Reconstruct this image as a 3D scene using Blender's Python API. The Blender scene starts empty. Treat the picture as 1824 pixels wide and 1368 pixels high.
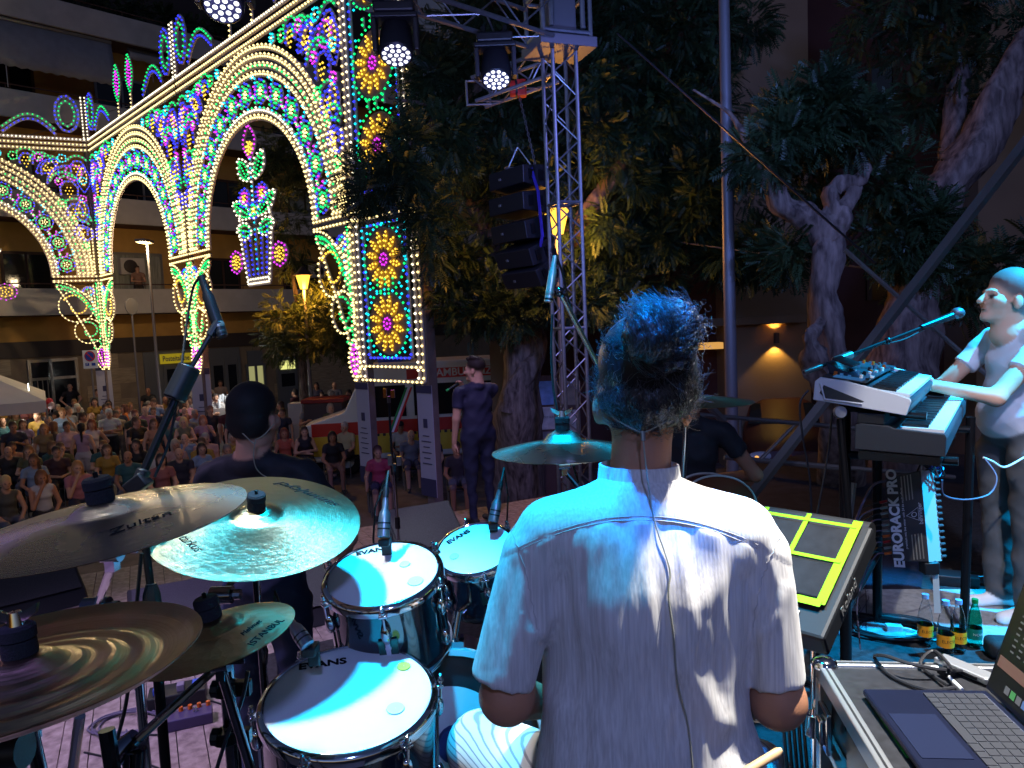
import bpy, math, random
import numpy as np
from mathutils import Vector, Matrix

random.seed(7); RNG = np.random.default_rng(7)
SC = bpy.context.scene
COL = SC.collection
R = math.radians
# ------------------------------------------------------------------ camera
FPX = 1300.0; CAMZ = 2.05; PITCH = R(4.8); ROLL = R(2.5)
CF = Vector((0, math.cos(PITCH), -math.sin(PITCH)))
_r0 = Vector((1, 0, 0)); _u0 = Vector((0, math.sin(PITCH), math.cos(PITCH)))
CU = _u0 * math.cos(ROLL) + _r0 * math.sin(ROLL)
CR = _r0 * math.cos(ROLL) - _u0 * math.sin(ROLL)
CAM = Vector((0, 0, CAMZ))
cd = bpy.data.cameras.new('camera'); cam = bpy.data.objects.new('camera', cd); COL.objects.link(cam)
cd.sensor_width = 36; cd.lens = 36 * FPX / 1824; cd.clip_start = 0.05; cd.clip_end = 500
mw = Matrix.Identity(4)
for i, ax in enumerate((CR, CU, -CF)):
    for j in range(3): mw[j][i] = ax[j]
mw.translation = CAM
cam.matrix_world = mw
SC.camera = cam
# ------------------------------------------------------------------ night sky
w = bpy.data.worlds.new('World'); SC.world = w; w.use_nodes = True
nt = w.node_tree; nt.nodes.clear()
sky = nt.nodes.new('ShaderNodeTexSky'); sky.sky_type = 'NISHITA'; sky.sun_disc = False
sky.sun_elevation = R(-4); sky.sun_rotation = R(200); sky.altitude = 50
bg = nt.nodes.new('ShaderNodeBackground'); bg.inputs[1].default_value = 2.6
wo = nt.nodes.new('ShaderNodeOutputWorld')
tint = nt.nodes.new('ShaderNodeMix'); tint.data_type = 'RGBA'; tint.blend_type = 'MULTIPLY'; tint.inputs[0].default_value = 1; tint.inputs[7].default_value = (.62, .78, 1.25, 1)
nt.links.new(sky.outputs[0], tint.inputs[6]); nt.links.new(tint.outputs[2], bg.inputs[0]); nt.links.new(bg.outputs[0], wo.inputs[0])
moon = bpy.data.lights.new('sun', 'SUN'); moon.energy = 0.02; moon.angle = R(10); moon.color = (.6, .7, 1)
mo = bpy.data.objects.new('sun', moon); COL.objects.link(mo); mo.rotation_euler = (R(40), 0, R(200))
vs = SC.view_settings
vs.view_transform = 'Standard'; vs.look = 'None'; vs.exposure = 0; vs.gamma = 1; vs.use_curve_mapping = False
SC.cycles.use_denoising = True
SC.cycles.max_bounces = 6; SC.cycles.transparent_max_bounces = 12
SC.cycles.sample_clamp_indirect = 4.0
SC.cycles.caustics_reflective = False; SC.cycles.caustics_refractive = False

def spot(name, loc, target, power, color, deg, blend=.3, size=.12):
    l = bpy.data.lights.new(name, 'SPOT'); l.energy = power; l.color = color
    l.spot_size = R(deg); l.spot_blend = blend; l.shadow_soft_size = size
    o = bpy.data.objects.new(name, l); COL.objects.link(o); o.location = loc
    o.rotation_euler = (Vector(target) - Vector(loc)).to_track_quat('-Z', 'Y').to_euler()
    return o
def point(name, loc, power, color, size=.1):
    l = bpy.data.lights.new(name, 'POINT'); l.energy = power; l.color = color; l.shadow_soft_size = size
    o = bpy.data.objects.new(name, l); COL.objects.link(o); o.location = loc; return o
# stage wash lamps on the out-of-frame rig, plus added fill spots marked below
spot('wash_lamp_white', (1.55, 1.46, 5.6), (.56, 1.43, 1.4), 3600, (1, .97, .92), 14, .3, .05)
spot('wash_lamp_white', (-1.5, 1.3, 5.6), (-.44, 1.80, 1.15), 1000, (1, .98, .94), 17, .8, .16)
spot('wash_lamp_cyan', (-.25, 1.72, 5.6), (-.02, 1.85, 1.2), 3100, (.0, .48, 1), 25, .6, .18)
spot('wash_and_fill_blue', (.05, .25, 5.5), (.26, 1.36, 2.02), 14000, (.0, .2, 1), 5.0, .5, .1)
spot('wash_lamp_cyan', (4.3, 2.6, 5.4), (2.2, 3.05, 1.5), 8000, (.0, .46, 1), 25, .5, .1)
spot('wash_lamp_white', (1.0, -.3, 5.6), (2.05, 2.7, .9), 850, (1, .98, .95), 19, .15, .05)
spot('wash_lamp_violet', (-4.0, 2.2, 5.6), (-2.3, 3.7, 0), 1500, (.66, .5, 1), 44, .7, .15)
spot('wash_lamp_violet', (-.5, 4.2, 5.4), (-.2, 8.2, .6), 420, (.62, .45, 1), 60, .8, .15)
spot('wash_and_fill_blue', (2.8, 4.4, 5.4), (.9, 8.8, 3.6), 520, (.26, .26, 1), 46, .6, .15)
spot('wash_and_fill_blue', (.6, -2.6, 4.6), (.9, 1.9, 1.2), 330, (.26, .36, 1), 75, .8, .2)  # added fill from behind the camera, bluish ambience on the shirt
spot('added_fill_lavender', (1.2, -1.0, 5.2), (2.35, 3.5, 1.4), 800, (.55, .62, 1), 20, .8, .15)  # added fill to brighten the keyboard player's shirt
spot('wash_and_fill_blue', (3.2, 2.5, 4.8), (4.2, 9, 4.2), 1100, (.16, .26, .9), 80, .9, .2)  # added spot imitating blue stage spill on the right-hand trees
spot('wash_lamp_warm', (-2.5, 5.8, 5.2), (-9, 17, -1.2), 330, (1, .74, .64), 60, .9, .3)

spot('wash_lamp_violet', (-2.4, .3, 5.6), (-.95, 1.05, 1.3), 900, (.34, .22, 1), 12, .7, .1)
spot('wash_and_fill_blue', (.6, 5.4, 3.4), (1.9, 12.5, 4.6), 300, (.16, .32, 1), 90, .9, .2)  # added spot without a fixture, blue ambience for the middle trees
spot('wash_and_fill_blue', (-.4, 3.6, 2.6), (-1.2, 7.2, 5.5), 420, (.32, .36, 1), 70, .8, .15)  # added spot without a fixture, brightens the truss beam from below
# ------------------------------------------------------------------ pixel helpers
def at(px, py, d):
    return CAM + (CF + CR * ((px - 912) / FPX) + CU * ((684 - py) / FPX)) * d
def ray(px, py): return CF + CR * ((px - 912) / FPX) + CU * ((684 - py) / FPX)
def atz(px, py, z):
    r = ray(px, py); return CAM + r * ((z - CAM.z) / r.z)
def aty(px, py, y):
    r = ray(px, py); return CAM + r * (y / r.y)
def V(*a): return Vector(a)
def c8(r, g, b):
    f = lambda x: (x / 255 / 12.92) if x <= 10 else ((x / 255 + .055) / 1.055) ** 2.4
    return (f(r), f(g), f(b))
GZ = -1.5; RZ = 0.5     # square, drum riser (stage floor is 0)

# ------------------------------------------------------------------ materials
MATS = {}
def mat(name, col=(.5, .5, .5), rough=.5, metal=0., noise=0., nscale=20., bump=0., bscale=60., emit=None, es=0., spec=None,
        trans=0., ior=1.45, aniso=0., coat=0., stretch=None, sheen=0., alpha=1., col2=None):
    if name in MATS: return MATS[name]
    m = bpy.data.materials.new(name); m.use_nodes = True; MATS[name] = m
    n = m.node_tree; b = n.nodes['Principled BSDF']; L = n.links.new
    b.inputs['Base Color'].default_value = (*col, 1); b.inputs['Roughness'].default_value = rough
    b.inputs['Metallic'].default_value = metal
    if spec is not None: b.inputs['Specular IOR Level'].default_value = spec
    b.inputs['Transmission Weight'].default_value = trans; b.inputs['IOR'].default_value = ior
    if aniso: b.inputs['Anisotropic'].default_value = aniso
    if coat: b.inputs['Coat Weight'].default_value = coat; b.inputs['Coat Roughness'].default_value = .08
    if sheen: b.inputs['Sheen Weight'].default_value = sheen
    if alpha < 1: b.inputs['Alpha'].default_value = alpha
    if emit: b.inputs['Emission Color'].default_value = (*emit, 1); b.inputs['Emission Strength'].default_value = es
    if noise or bump or col2:
        tc = n.nodes.new('ShaderNodeTexCoord'); mp = n.nodes.new('ShaderNodeMapping'); L(tc.outputs['Object'], mp.inputs[0])
        if stretch: mp.inputs['Scale'].default_value = stretch
    if noise or col2:
        t = n.nodes.new('ShaderNodeTexNoise'); t.inputs['Scale'].default_value = nscale; t.inputs['Detail'].default_value = 5
        L(mp.outputs[0], t.inputs[0])
        rp = n.nodes.new('ShaderNodeValToRGB'); L(t.outputs[0], rp.inputs[0])
        rp.color_ramp.elements[0].position = .3; rp.color_ramp.elements[1].position = .7
        a = col2 if col2 else tuple(max(0, x * (1 - noise)) for x in col)
        d = col if col2 else tuple(min(1, x * (1 + noise)) for x in col)
        rp.color_ramp.elements[0].color = (*a, 1); rp.color_ramp.elements[1].color = (*d, 1)
        L(rp.outputs[0], b.inputs['Base Color'])
    if bump:
        t2 = n.nodes.new('ShaderNodeTexNoise'); t2.inputs['Scale'].default_value = bscale; t2.inputs['Detail'].default_value = 4
        L(mp.outputs[0], t2.inputs[0]); bp = n.nodes.new('ShaderNodeBump'); bp.inputs['Strength'].default_value = bump
        bp.inputs['Distance'].default_value = .01
        L(t2.outputs[0], bp.inputs['Height']); L(bp.outputs[0], b.inputs['Normal'])
    return m
def emat(name, col, s, sample=True):
    if name in MATS: return MATS[name]
    m = mat(name, (.02, .02, .02), .4, emit=col, es=s)
    m.cycles.emission_sampling = 'AUTO' if sample else 'NONE'
    return m

# ------------------------------------------------------------------ mesh builder
class MB:
    def __init__(s): s.v = []; s.f = []; s.n = 0; s.M = None; s.mi = 0
    def add(s, v, f):
        v = np.asarray(v, float).reshape(-1, 3)
        if s.M is not None:
            m = np.array(s.M); v = v @ m[:3, :3].T + m[:3, 3]
        if isinstance(f, np.ndarray): s.f.append((f + s.n, s.mi))
        else:
            by = {}
            for q in f: by.setdefault(len(q), []).append(q)
            for q in by.values(): s.f.append((np.array(q, int) + s.n, s.mi))
        s.v.append(v); s.n += len(v); return s
    def box(s, c, d, rot=None):
        h = np.array([[x, y, z] for x in (-.5, .5) for y in (-.5, .5) for z in (-.5, .5)]) * np.array(d)
        if rot is not None: h = h @ np.array(rot.to_3x3()).T
        return s.add(h + np.array(c), [(0, 1, 3, 2), (4, 6, 7, 5), (0, 4, 5, 1), (2, 3, 7, 6), (0, 2, 6, 4), (1, 5, 7, 3)])
    def hexa(s, p):   # 4 bottom, 4 top in the same turn
        return s.add([tuple(q) for q in p], [(3, 2, 1, 0), (4, 5, 6, 7), (0, 1, 5, 4), (1, 2, 6, 5), (2, 3, 7, 6), (3, 0, 4, 7)])
    def tube(s, pts, r, n=8, closed=False, caps=True):
        P = np.array([tuple(p) for p in pts], float); k = len(P)
        rr = np.full(k, r) if np.isscalar(r) else np.array(r, float)
        T = np.empty_like(P)
        if closed: T = np.roll(P, -1, 0) - np.roll(P, 1, 0)
        else:
            T[1:-1] = P[2:] - P[:-2]; T[0] = P[1] - P[0]; T[-1] = P[-1] - P[-2]
        T /= np.linalg.norm(T, axis=1)[:, None] + 1e-12
        a = np.array([0, 0, 1.]) if abs(T[0][2]) < .9 else np.array([1., 0, 0])
        u = np.cross(T[0], a); u /= np.linalg.norm(u); vs_ = []
        th = np.arange(n) * 2 * np.pi / n
        for i in range(k):
            u = u - T[i] * (u @ T[i]); u /= np.linalg.norm(u) + 1e-12; w_ = np.cross(T[i], u)
            vs_.append(P[i] + rr[i] * (np.cos(th)[:, None] * u + np.sin(th)[:, None] * w_))
        f = []
        for i in range(k if closed else k - 1):
            i2 = (i + 1) % k
            for j in range(n):
                j2 = (j + 1) % n; f.append((i * n + j, i * n + j2, i2 * n + j2, i2 * n + j))
        if caps and not closed:
            f.append(tuple(range(n))[::-1]); f.append(tuple(range((k - 1) * n, k * n)))
        return s.add(np.concatenate(vs_), f)
    def cyl(s, a, b, r0, r1=None, n=12): return s.tube([a, b], [r0, r0 if r1 is None else r1], n)
    def lathe(s, prof, n=32, M=None):
        P = np.array(prof, float); k = len(P); th = np.arange(n) * 2 * np.pi / n
        v = np.stack([np.outer(P[:, 0], np.cos(th)), np.outer(P[:, 0], np.sin(th)), np.outer(P[:, 1], np.ones(n))], -1).reshape(-1, 3)
        if M is not None: m = np.array(M); v = v @ m[:3, :3].T + m[:3, 3]
        f = [(i * n + j, i * n + (j + 1) % n, (i + 1) * n + (j + 1) % n, (i + 1) * n + j) for i in range(k - 1) for j in range(n)]
        return s.add(v, f)
    def ball(s, c, r, n=12, m=8, M=None):
        r = (r, r, r) if np.isscalar(r) else r
        th = np.arange(n) * 2 * np.pi / n; ph = np.linspace(-np.pi / 2, np.pi / 2, m + 1)
        v = np.stack([np.outer(np.cos(ph), np.cos(th)) * r[0], np.outer(np.cos(ph), np.sin(th)) * r[1], np.outer(np.sin(ph), np.ones(n)) * r[2]], -1).reshape(-1, 3)
        if M is not None: v = v @ np.array(M.to_3x3()).T
        f = [(i * n + j, i * n + (j + 1) % n, (i + 1) * n + (j + 1) % n, (i + 1) * n + j) for i in range(m) for j in range(n)]
        return s.add(v + np.array(tuple(c)), f)
    def prism(s, poly, o, ax, ay, t):   # 2-D outline on plane (o, ax, ay), thickness along the normal
        o, ax, ay = Vector(o), Vector(ax), Vector(ay); nz = ax.cross(ay).normalized() * t; k = len(poly)
        a = [o + ax * p[0] + ay * p[1] for p in poly]
        return s.add([tuple(p) for p in a] + [tuple(p + nz) for p in a],
                     [tuple(range(k))[::-1], tuple(range(k, 2 * k))] + [(i, (i + 1) % k, k + (i + 1) % k, k + i) for i in range(k)])

def mesh_of(name, V_, F_, mats, smooth=35.):
    me = bpy.data.meshes.new(name); V_ = np.asarray(V_, np.float32)
    me.vertices.add(len(V_)); me.vertices.foreach_set('co', V_.ravel())
    tot = np.concatenate([np.full(len(f), f.shape[1]) for f, _ in F_]); lo = np.concatenate([f.ravel() for f, _ in F_])
    mi = np.concatenate([np.broadcast_to(m, len(f)) for f, m in F_])
    me.loops.add(len(lo)); me.loops.foreach_set('vertex_index', lo.astype(np.int32))
    me.polygons.add(len(tot)); me.polygons.foreach_set('loop_start', np.concatenate([[0], np.cumsum(tot)[:-1]]).astype(np.int32))
    me.polygons.foreach_set('loop_total', tot.astype(np.int32)); me.polygons.foreach_set('material_index', mi.astype(np.int32))
    me.polygons.foreach_set('use_smooth', np.full(len(tot), smooth is not None))
    for m in mats: me.materials.append(m)
    me.update(calc_edges=True); me.validate()
    if smooth is not None and smooth < 179: me.set_sharp_from_angle(angle=R(smooth))
    return me
def wloc(o):
    l = Vector((0, 0, 0))
    while o is not None: l = l + o.location; o = o.parent
    return l
def obj(name, mb, m, parent=None, smooth=35., bevel=0., label=None, origin=None, kind=None, local=False):
    """one mesh object; mb is in world coordinates"""
    Vv = np.concatenate(mb.v); mats = m if isinstance(m, (list, tuple)) else [m]
    base = wloc(parent) if parent is not None and not local else Vector((0, 0, 0))
    if local: origin = Vector((0, 0, 0))
    if origin is None:
        origin = Vector(((Vv[:, 0].min() + Vv[:, 0].max()) / 2, (Vv[:, 1].min() + Vv[:, 1].max()) / 2, Vv[:, 2].min())) if parent is None else base
    me = mesh_of(name, Vv - np.array(tuple(origin)), mb.f, mats, smooth)
    o = bpy.data.objects.new(name, me); COL.objects.link(o)
    o.location = Vector(origin) - base
    if parent is not None: o.parent = parent
    if bevel:
        b = o.modifiers.new('bevel', 'BEVEL'); b.width = bevel; b.segments = 2; b.limit_method = 'ANGLE'; b.angle_limit = R(40)
    if label: o['label'] = label
    if kind: o['kind'] = kind
    return o
def tag(o, label, cat, group=None):
    o['label'] = label; o['category'] = cat
    if group: o['group'] = group
    return o
def struct(o): o['kind'] = 'structure'; return o
def thing(name, label, cat, loc, group=None):
    o = bpy.data.objects.new(name, None); COL.objects.link(o); o.location = loc; o.empty_display_size = .1
    return tag(o, label, cat, group)
def part(name, m, parent, fn, **k):
    mb = MB(); fn(mb); return obj(name, mb, m, parent, **k)
def frame(o, x, y=None, z=None):
    """matrix with origin o and given axes (x along, z up-ish)"""
    x = Vector(x).normalized(); z = Vector(z).normalized() if z is not None else Vector((0, 0, 1))
    if y is None: y = z.cross(x).normalized(); z = x.cross(y).normalized()
    else: y = Vector(y).normalized(); z = x.cross(y).normalized(); y = z.cross(x)
    m = Matrix.Identity(4)
    for i, a in enumerate((x, y, z)):
        for j in range(3): m[j][i] = a[j]
    m.translation = Vector(o); return m
def text(name, s, size, M, m, parent, align='CENTER', shear=0., bold=0., ext=.0004, sx=1., warp=None, space=1., local=False):
    cu = bpy.data.curves.new(name, 'FONT'); cu.body = s; cu.size = size; cu.align_x = align; cu.align_y = 'CENTER'
    cu.shear = shear; cu.offset = bold; cu.extrude = ext; cu.resolution_u = 3; cu.space_character = space
    t = bpy.data.objects.new('t', cu); me = t.to_mesh(); v = np.empty(len(me.vertices) * 3); me.vertices.foreach_get('co', v)
    v = v.reshape(-1, 3); v[:, 0] *= sx; fs = [tuple(p.vertices) for p in me.polygons]
    t.to_mesh_clear(); bpy.data.objects.remove(t); bpy.data.curves.remove(cu)
    if warp: v = warp(v)
    mb = MB(); mb.M = M; mb.add(v, fs); return obj(name, mb, m, parent, smooth=None, local=local)

# ------------------------------------------------------------------ soft bodies: blended round cones and ellipsoids -> one skin
def rotm(yaw=0, pitch=0, roll=0):
    return np.array(Matrix.Rotation(yaw, 3, 'Z') @ Matrix.Rotation(pitch, 3, 'X') @ Matrix.Rotation(roll, 3, 'Y'))
def prim_d(p, P):
    if p[0] == 'c':
        a, b, r0, r1 = (np.array(tuple(p[1])), np.array(tuple(p[2])), p[3], p[4]); ba = b - a; l2 = ba @ ba + 1e-9
        t = np.clip(((P - a) @ ba) / l2, 0, 1); return np.linalg.norm(P - a - t[..., None] * ba, axis=-1) - (r0 + (r1 - r0) * t)
    if p[0] == 'k':
        d = prim_d(('c',) + tuple(p[1:]), P); a, b = np.array(tuple(p[1])), np.array(tuple(p[2])); u = (b - a) / np.linalg.norm(b - a); return np.maximum(d, (P - b) @ u)
    q = P - np.array(tuple(p[1])); r = np.array(p[2], float)
    if p[3] is not None: q = q @ np.asarray(p[3])
    k0 = np.linalg.norm(q / r, axis=-1); k1 = np.linalg.norm(q / (r * r), axis=-1) + 1e-9
    return k0 * (k0 - 1) / k1
def prim_box(p):
    if p[0] in 'ck':
        a, b = np.array(tuple(p[1])), np.array(tuple(p[2])); r = max(p[3], p[4]); return np.minimum(a, b) - r, np.maximum(a, b) + r
    c = np.array(tuple(p[1])); r = np.array(p[2]) if p[3] is None else np.full(3, max(p[2])); return c - r, c + r
def nets(D, lo, vox):
    ins = D < 0; s = ins.astype(np.int8)
    n = sum(s[i:D.shape[0] - 1 + i, j:D.shape[1] - 1 + j, k:D.shape[2] - 1 + k] for i in (0, 1) for j in (0, 1) for k in (0, 1))
    act = (n > 0) & (n < 8); idx = np.full(act.shape, -1, np.int64); A = np.argwhere(act); idx[act] = np.arange(len(A))
    acc = np.zeros((len(A), 3)); cnt = np.zeros(len(A))
    cs = [(i, j, k) for i in (0, 1) for j in (0, 1) for k in (0, 1)]
    for a in cs:
        for ax in range(3):
            if a[ax]: continue
            b = list(a); b[ax] = 1; A0 = A + a; A1 = A + b
            d0 = D[A0[:, 0], A0[:, 1], A0[:, 2]]; d1 = D[A1[:, 0], A1[:, 1], A1[:, 2]]; m = (d0 < 0) != (d1 < 0)
            t = d0[m] / (d0[m] - d1[m]); pt = np.tile(np.array(a, float), (m.sum(), 1)); pt[:, ax] += t
            acc[m] += pt; cnt[m] += 1
    Vv = (A + acc / cnt[:, None]) * vox + lo
    F = []
    for ax in range(3):
        o1, o2 = [(1, 2), (2, 0), (0, 1)][ax]
        sl0 = [slice(None)] * 3; sl1 = [slice(None)] * 3; sl0[ax] = slice(0, -1); sl1[ax] = slice(1, None)
        ch = ins[tuple(sl0)] != ins[tuple(sl1)]; E = np.argwhere(ch)
        E = E[(E[:, o1] > 0) & (E[:, o2] > 0) & (E[:, o1] < D.shape[o1] - 1) & (E[:, o2] < D.shape[o2] - 1)]
        def g(d1, d2):
            q = E.copy(); q[:, o1] += d1; q[:, o2] += d2; return idx[q[:, 0], q[:, 1], q[:, 2]]
        Q = np.stack([g(-1, -1), g(0, -1), g(0, 0), g(-1, 0)], 1)
        fl = ~ins[E[:, 0], E[:, 1], E[:, 2]]; Q[fl] = Q[fl][:, ::-1]; F.append(Q)
    return Vv, np.concatenate(F)
def soft(prims, vox=.02, k=.02):
    bx = [prim_box(p) for p in prims]; pad = 2.5 * vox
    lo = np.min([b[0] for b in bx], 0) - pad; hi = np.max([b[1] for b in bx], 0) + pad
    sh = np.ceil((hi - lo) / vox).astype(int) + 1; D = np.full(sh, 9., np.float64)
    ax = [lo[i] + np.arange(sh[i]) * vox for i in range(3)]
    for p, b in zip(prims, bx):
        kk = k if len(p) < 7 or p[0] == 'e' else p[6]
        if p[0] == 'e' and len(p) > 5: kk = p[5]
        m = kk + 2 * vox
        i0 = np.clip(((b[0] - m - lo) / vox).astype(int), 0, sh - 1); i1 = np.clip(((b[1] + m - lo) / vox).astype(int) + 2, 1, sh)
        g = np.stack(np.meshgrid(ax[0][i0[0]:i1[0]], ax[1][i0[1]:i1[1]], ax[2][i0[2]:i1[2]], indexing='ij'), -1)
        d = prim_d(p, g); S = D[i0[0]:i1[0], i0[1]:i1[1], i0[2]:i1[2]]
        h = np.maximum(kk - np.abs(S - d), 0) / kk if kk > 0 else 0
        S[...] = np.minimum(S, d) - h * h * kk * .25
    Vv, F = nets(D, lo, vox)
    L = np.stack([prim_d(p, Vv) for p in prims], 1).argmin(1); ml = np.array([p[4] if p[0] == 'e' else p[5] for p in prims])
    return Vv, F, ml[L]
def soft_col(prims, Vv, cols, eps):
    """colour per vertex: what each primitive is made of, crisp but not stepped"""
    ml = np.array([p[4] if p[0] == 'e' else p[5] for p in prims]); D = np.stack([prim_d(p, Vv) for p in prims], 1); n = ml.max() + 1
    dm = np.stack([D[:, ml == i].min(1) if (ml == i).any() else np.full(len(Vv), 9.) for i in range(n)], 1); w_ = np.exp(-np.clip((dm - dm.min(1)[:, None]) / eps, 0, 40)); w_ /= w_.sum(1)[:, None]
    return w_ @ np.array([tuple(c) for c in cols[:n]])
def relax(Vv, F, it=2, f=.5):
    e = np.concatenate([F[:, [0, 1]], F[:, [1, 2]], F[:, [2, 3]], F[:, [3, 0]]])
    for _ in range(it):
        s = np.zeros_like(Vv); c = np.zeros(len(Vv))
        np.add.at(s, e[:, 0], Vv[e[:, 1]]); np.add.at(c, e[:, 0], 1); np.add.at(s, e[:, 1], Vv[e[:, 0]]); np.add.at(c, e[:, 1], 1)
        Vv = Vv + f * (s / np.maximum(c, 1)[:, None] - Vv)
    return Vv
def vnormals(Vv, F):
    fn = np.cross(Vv[F[:, 2]] - Vv[F[:, 0]], Vv[F[:, 3]] - Vv[F[:, 1]]); n = np.zeros_like(Vv)
    for i in range(4): np.add.at(n, F[:, i], fn)
    return n / (np.linalg.norm(n, axis=1)[:, None] + 1e-12)
# ================================================================== SETTING
asphalt = mat('asphalt', c8(96, 88, 86), .85, noise=.35, nscale=3, bump=.3, bscale=90)
mb = MB(); mb.add([(-90, -20, GZ), (90, -20, GZ), (90, 140, GZ), (-90, 140, GZ)], [(0, 1, 2, 3)])
struct(obj('ground', mb, asphalt, smooth=None))
# stage axes: S along its front edge, N towards the audience
SA = R(27); S2 = V(math.cos(SA), math.sin(SA), 0); N2 = V(-math.sin(SA), math.cos(SA), 0)
SO = V(-3.0, 6.75, 0)                      # a point on the front edge
def st(s, n, z=0): return SO + S2 * s + N2 * n + V(0, 0, z)
wood = mat('stage_wood', c8(176, 158, 150), .6, col2=c8(120, 104, 100), nscale=6, stretch=(3, 3, 3), bump=.25, bscale=50)
darkwood = mat('stage_black', (.03, .028, .028), .7, noise=.4, nscale=8)
steel = mat('galvanised', c8(150, 152, 158), .42, .85, noise=.15, nscale=14)
mb = MB(); mb.hexa([st(-7, -12, -.16), st(9.6, -12, -.16), st(9.6, 0, -.16), st(-7, 0, -.16), st(-7, -12, -.024), st(9.6, -12, -.024), st(9.6, 0, -.024), st(-7, 0, -.024)])
stage = struct(obj('stage_floor', mb, darkwood, smooth=None))
mb = MB(); mb.hexa([st(-7, -.05, GZ), st(9.6, -.05, GZ), st(9.6, -.01, GZ), st(-7, -.01, GZ), st(-7, -.05, -.165), st(9.6, -.05, -.165), st(9.6, -.01, -.165), st(-7, -.01, -.165)])
struct(obj('stage_skirt', mb, darkwood, smooth=None))
# planks: boards 13 cm wide in two-metre panels
pl = MB(); W_, Lp = .132, 1.994
pl.hexa([S2 * a + N2 * b + V(0, 0, c) for c in (-.022, 0) for a, b in ((0, 0), (W_ - .005, 0), (W_ - .005, Lp), (0, Lp))])
plank_me = mesh_of('plank', np.concatenate(pl.v), pl.f, [wood], None)
stage_base = stage.location
for j in range(4):
    for i in range(58):
        s, n = -3.4 + i * W_ + (.03 if j % 2 else 0), -8 + j * 2
        o = bpy.data.objects.new('plank', plank_me); COL.objects.link(o); o.parent = stage
        o.location = st(s, n, random.uniform(-.0015, .0012)) - stage_base
# drum riser
carpet = mat('black_carpet', (.022, .023, .027), .95, noise=.5, nscale=40, bump=.4, bscale=300)
ply = mat('plywood_edge', c8(190, 170, 135), .7, noise=.15, nscale=10)
def rs(a, b, z): return V(0, 0, z) + V(*(S2 * a + N2 * b))
RO = V(-.6, 2.35, 0)
def rp(s, n, z): return RO + S2 * s + N2 * n + V(0, 0, z)
mb = MB(); mb.hexa([rp(-.16, -4.5, .02), rp(5.2, -4.5, .02), rp(5.2, 1.25, .02), rp(-.16, 1.25, .02), rp(-.16, -4.5, RZ - .022), rp(5.2, -4.5, RZ - .022), rp(5.2, 1.25, RZ - .022), rp(-.16, 1.25, RZ - .022)])
riser = struct(obj('drum_riser', mb, ply, smooth=None))
mb = MB(); mb.hexa([rp(-.16, -4.5, RZ - .022), rp(5.2, -4.5, RZ - .022), rp(5.2, 1.25, RZ - .022), rp(-.16, 1.25, RZ - .022), rp(-.16, -4.5, RZ), rp(5.2, -4.5, RZ), rp(5.2, 1.25, RZ), rp(-.16, 1.25, RZ)])
obj('riser_carpet', mb, carpet, riser, smooth=None)
bluelight = mat('blue_light_sheet', c8(10, 18, 40), .95, noise=.4, nscale=30, bump=.4, bscale=200)
greyrug = mat('grey_rug', c8(150, 150, 152), .95, noise=.2, nscale=30, bump=.5, bscale=260)
def sheet(name, pts, m, label, cat, z=RZ, t=.006):
    mb = MB(); q = [atz(px, py, z) for px, py in pts]; mb.hexa([p + V(0, 0, .004) for p in q] + [p + V(0, 0, t) for p in q])
    return tag(obj(name, mb, m, smooth=None), label, cat)
sheet('rug', [(1480, 1128), (1860, 1160), (1860, 1052), (1520, 1052)], greyrug, 'pale grey ribbed rug under the bottles and the white shoes', 'rug', t=.008)
sheet('rug', [(1462, 1048), (1640, 1056), (1650, 990), (1500, 985)], bluelight, 'dark blue sheet standing in for blue light on the carpet under the mixer stand', 'rug', t=.007)  # second sheet paints a pool of blue light on the carpet

# ------------------------------------------------------------------ apartment building on the left
FD = V(.69, .724, 0).normalized(); FN = V(FD.y, -FD.x, 0); FP = V(-17.5, 25, 0)
def fp(t, z, off=0): return FP + FD * t + FN * off + V(0, 0, z)
def ft(px, off=0, py=612):
    r = ray(px, py); o = FP + FN * off; k = FN.dot(o - CAM) / FN.dot(r); return (CAM + r * k - o).dot(FD)
def fbox(mb, t0, t1, z0, z1, o0, o1):
    mb.hexa([fp(t0, z0, o1), fp(t1, z0, o1), fp(t1, z0, o0), fp(t0, z0, o0), fp(t0, z1, o1), fp(t1, z1, o1), fp(t1, z1, o0), fp(t0, z1, o0)])
ochre = mat('ochre_plaster', c8(196, 150, 82), .85, noise=.12, nscale=1.5, bump=.1)
whitepl = mat('pale_plaster', c8(190, 182, 176), .85, noise=.1, nscale=2)
brownpl = mat('brown_plaster', c8(92, 66, 58), .85, noise=.1, nscale=2)
traver = mat('travertine', c8(176, 158, 132), .5, col2=c8(138, 120, 98), nscale=3, stretch=(1, 1, 9))
darkpaint = mat('dark_fascia', c8(62, 52, 50), .6)
glassd = mat('dark_glass', (.012, .014, .018), .08, spec=.6)
alum = mat('aluminium', c8(150, 148, 142), .35, .6)
shutter = mat('brown_shutter', c8(70, 46, 36), .6)
awn = mat('awning_canvas', c8(158, 150, 148), .9, noise=.08, nscale=4)
curtain = mat('curtain', c8(150, 150, 140), .9, noise=.3, nscale=5, stretch=(6, 6, .3))
apt = thing('apartment_building', 'ochre and grey apartment block with long balconies behind the crowd', 'building', fp(6, GZ))
T0, T1 = -9, 26
def f_(mb):
    fbox(mb, T0, T1, 1.54 + .59, 13.3, -1.6, -1.3)
part('wall', ochre, apt, f_, smooth=None)
part('dark_backdrop', darkpaint, apt, lambda m: fbox(m, T0, T1, 13.3, 19, -3.4, -3.2), smooth=None)  # dark backdrop added to hide the pale sky above the top balcony
part('fascia', darkpaint, apt, lambda m: fbox(m, T0, T1, 1.54, 2.13, -1.6, -1.22), smooth=None)
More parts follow.
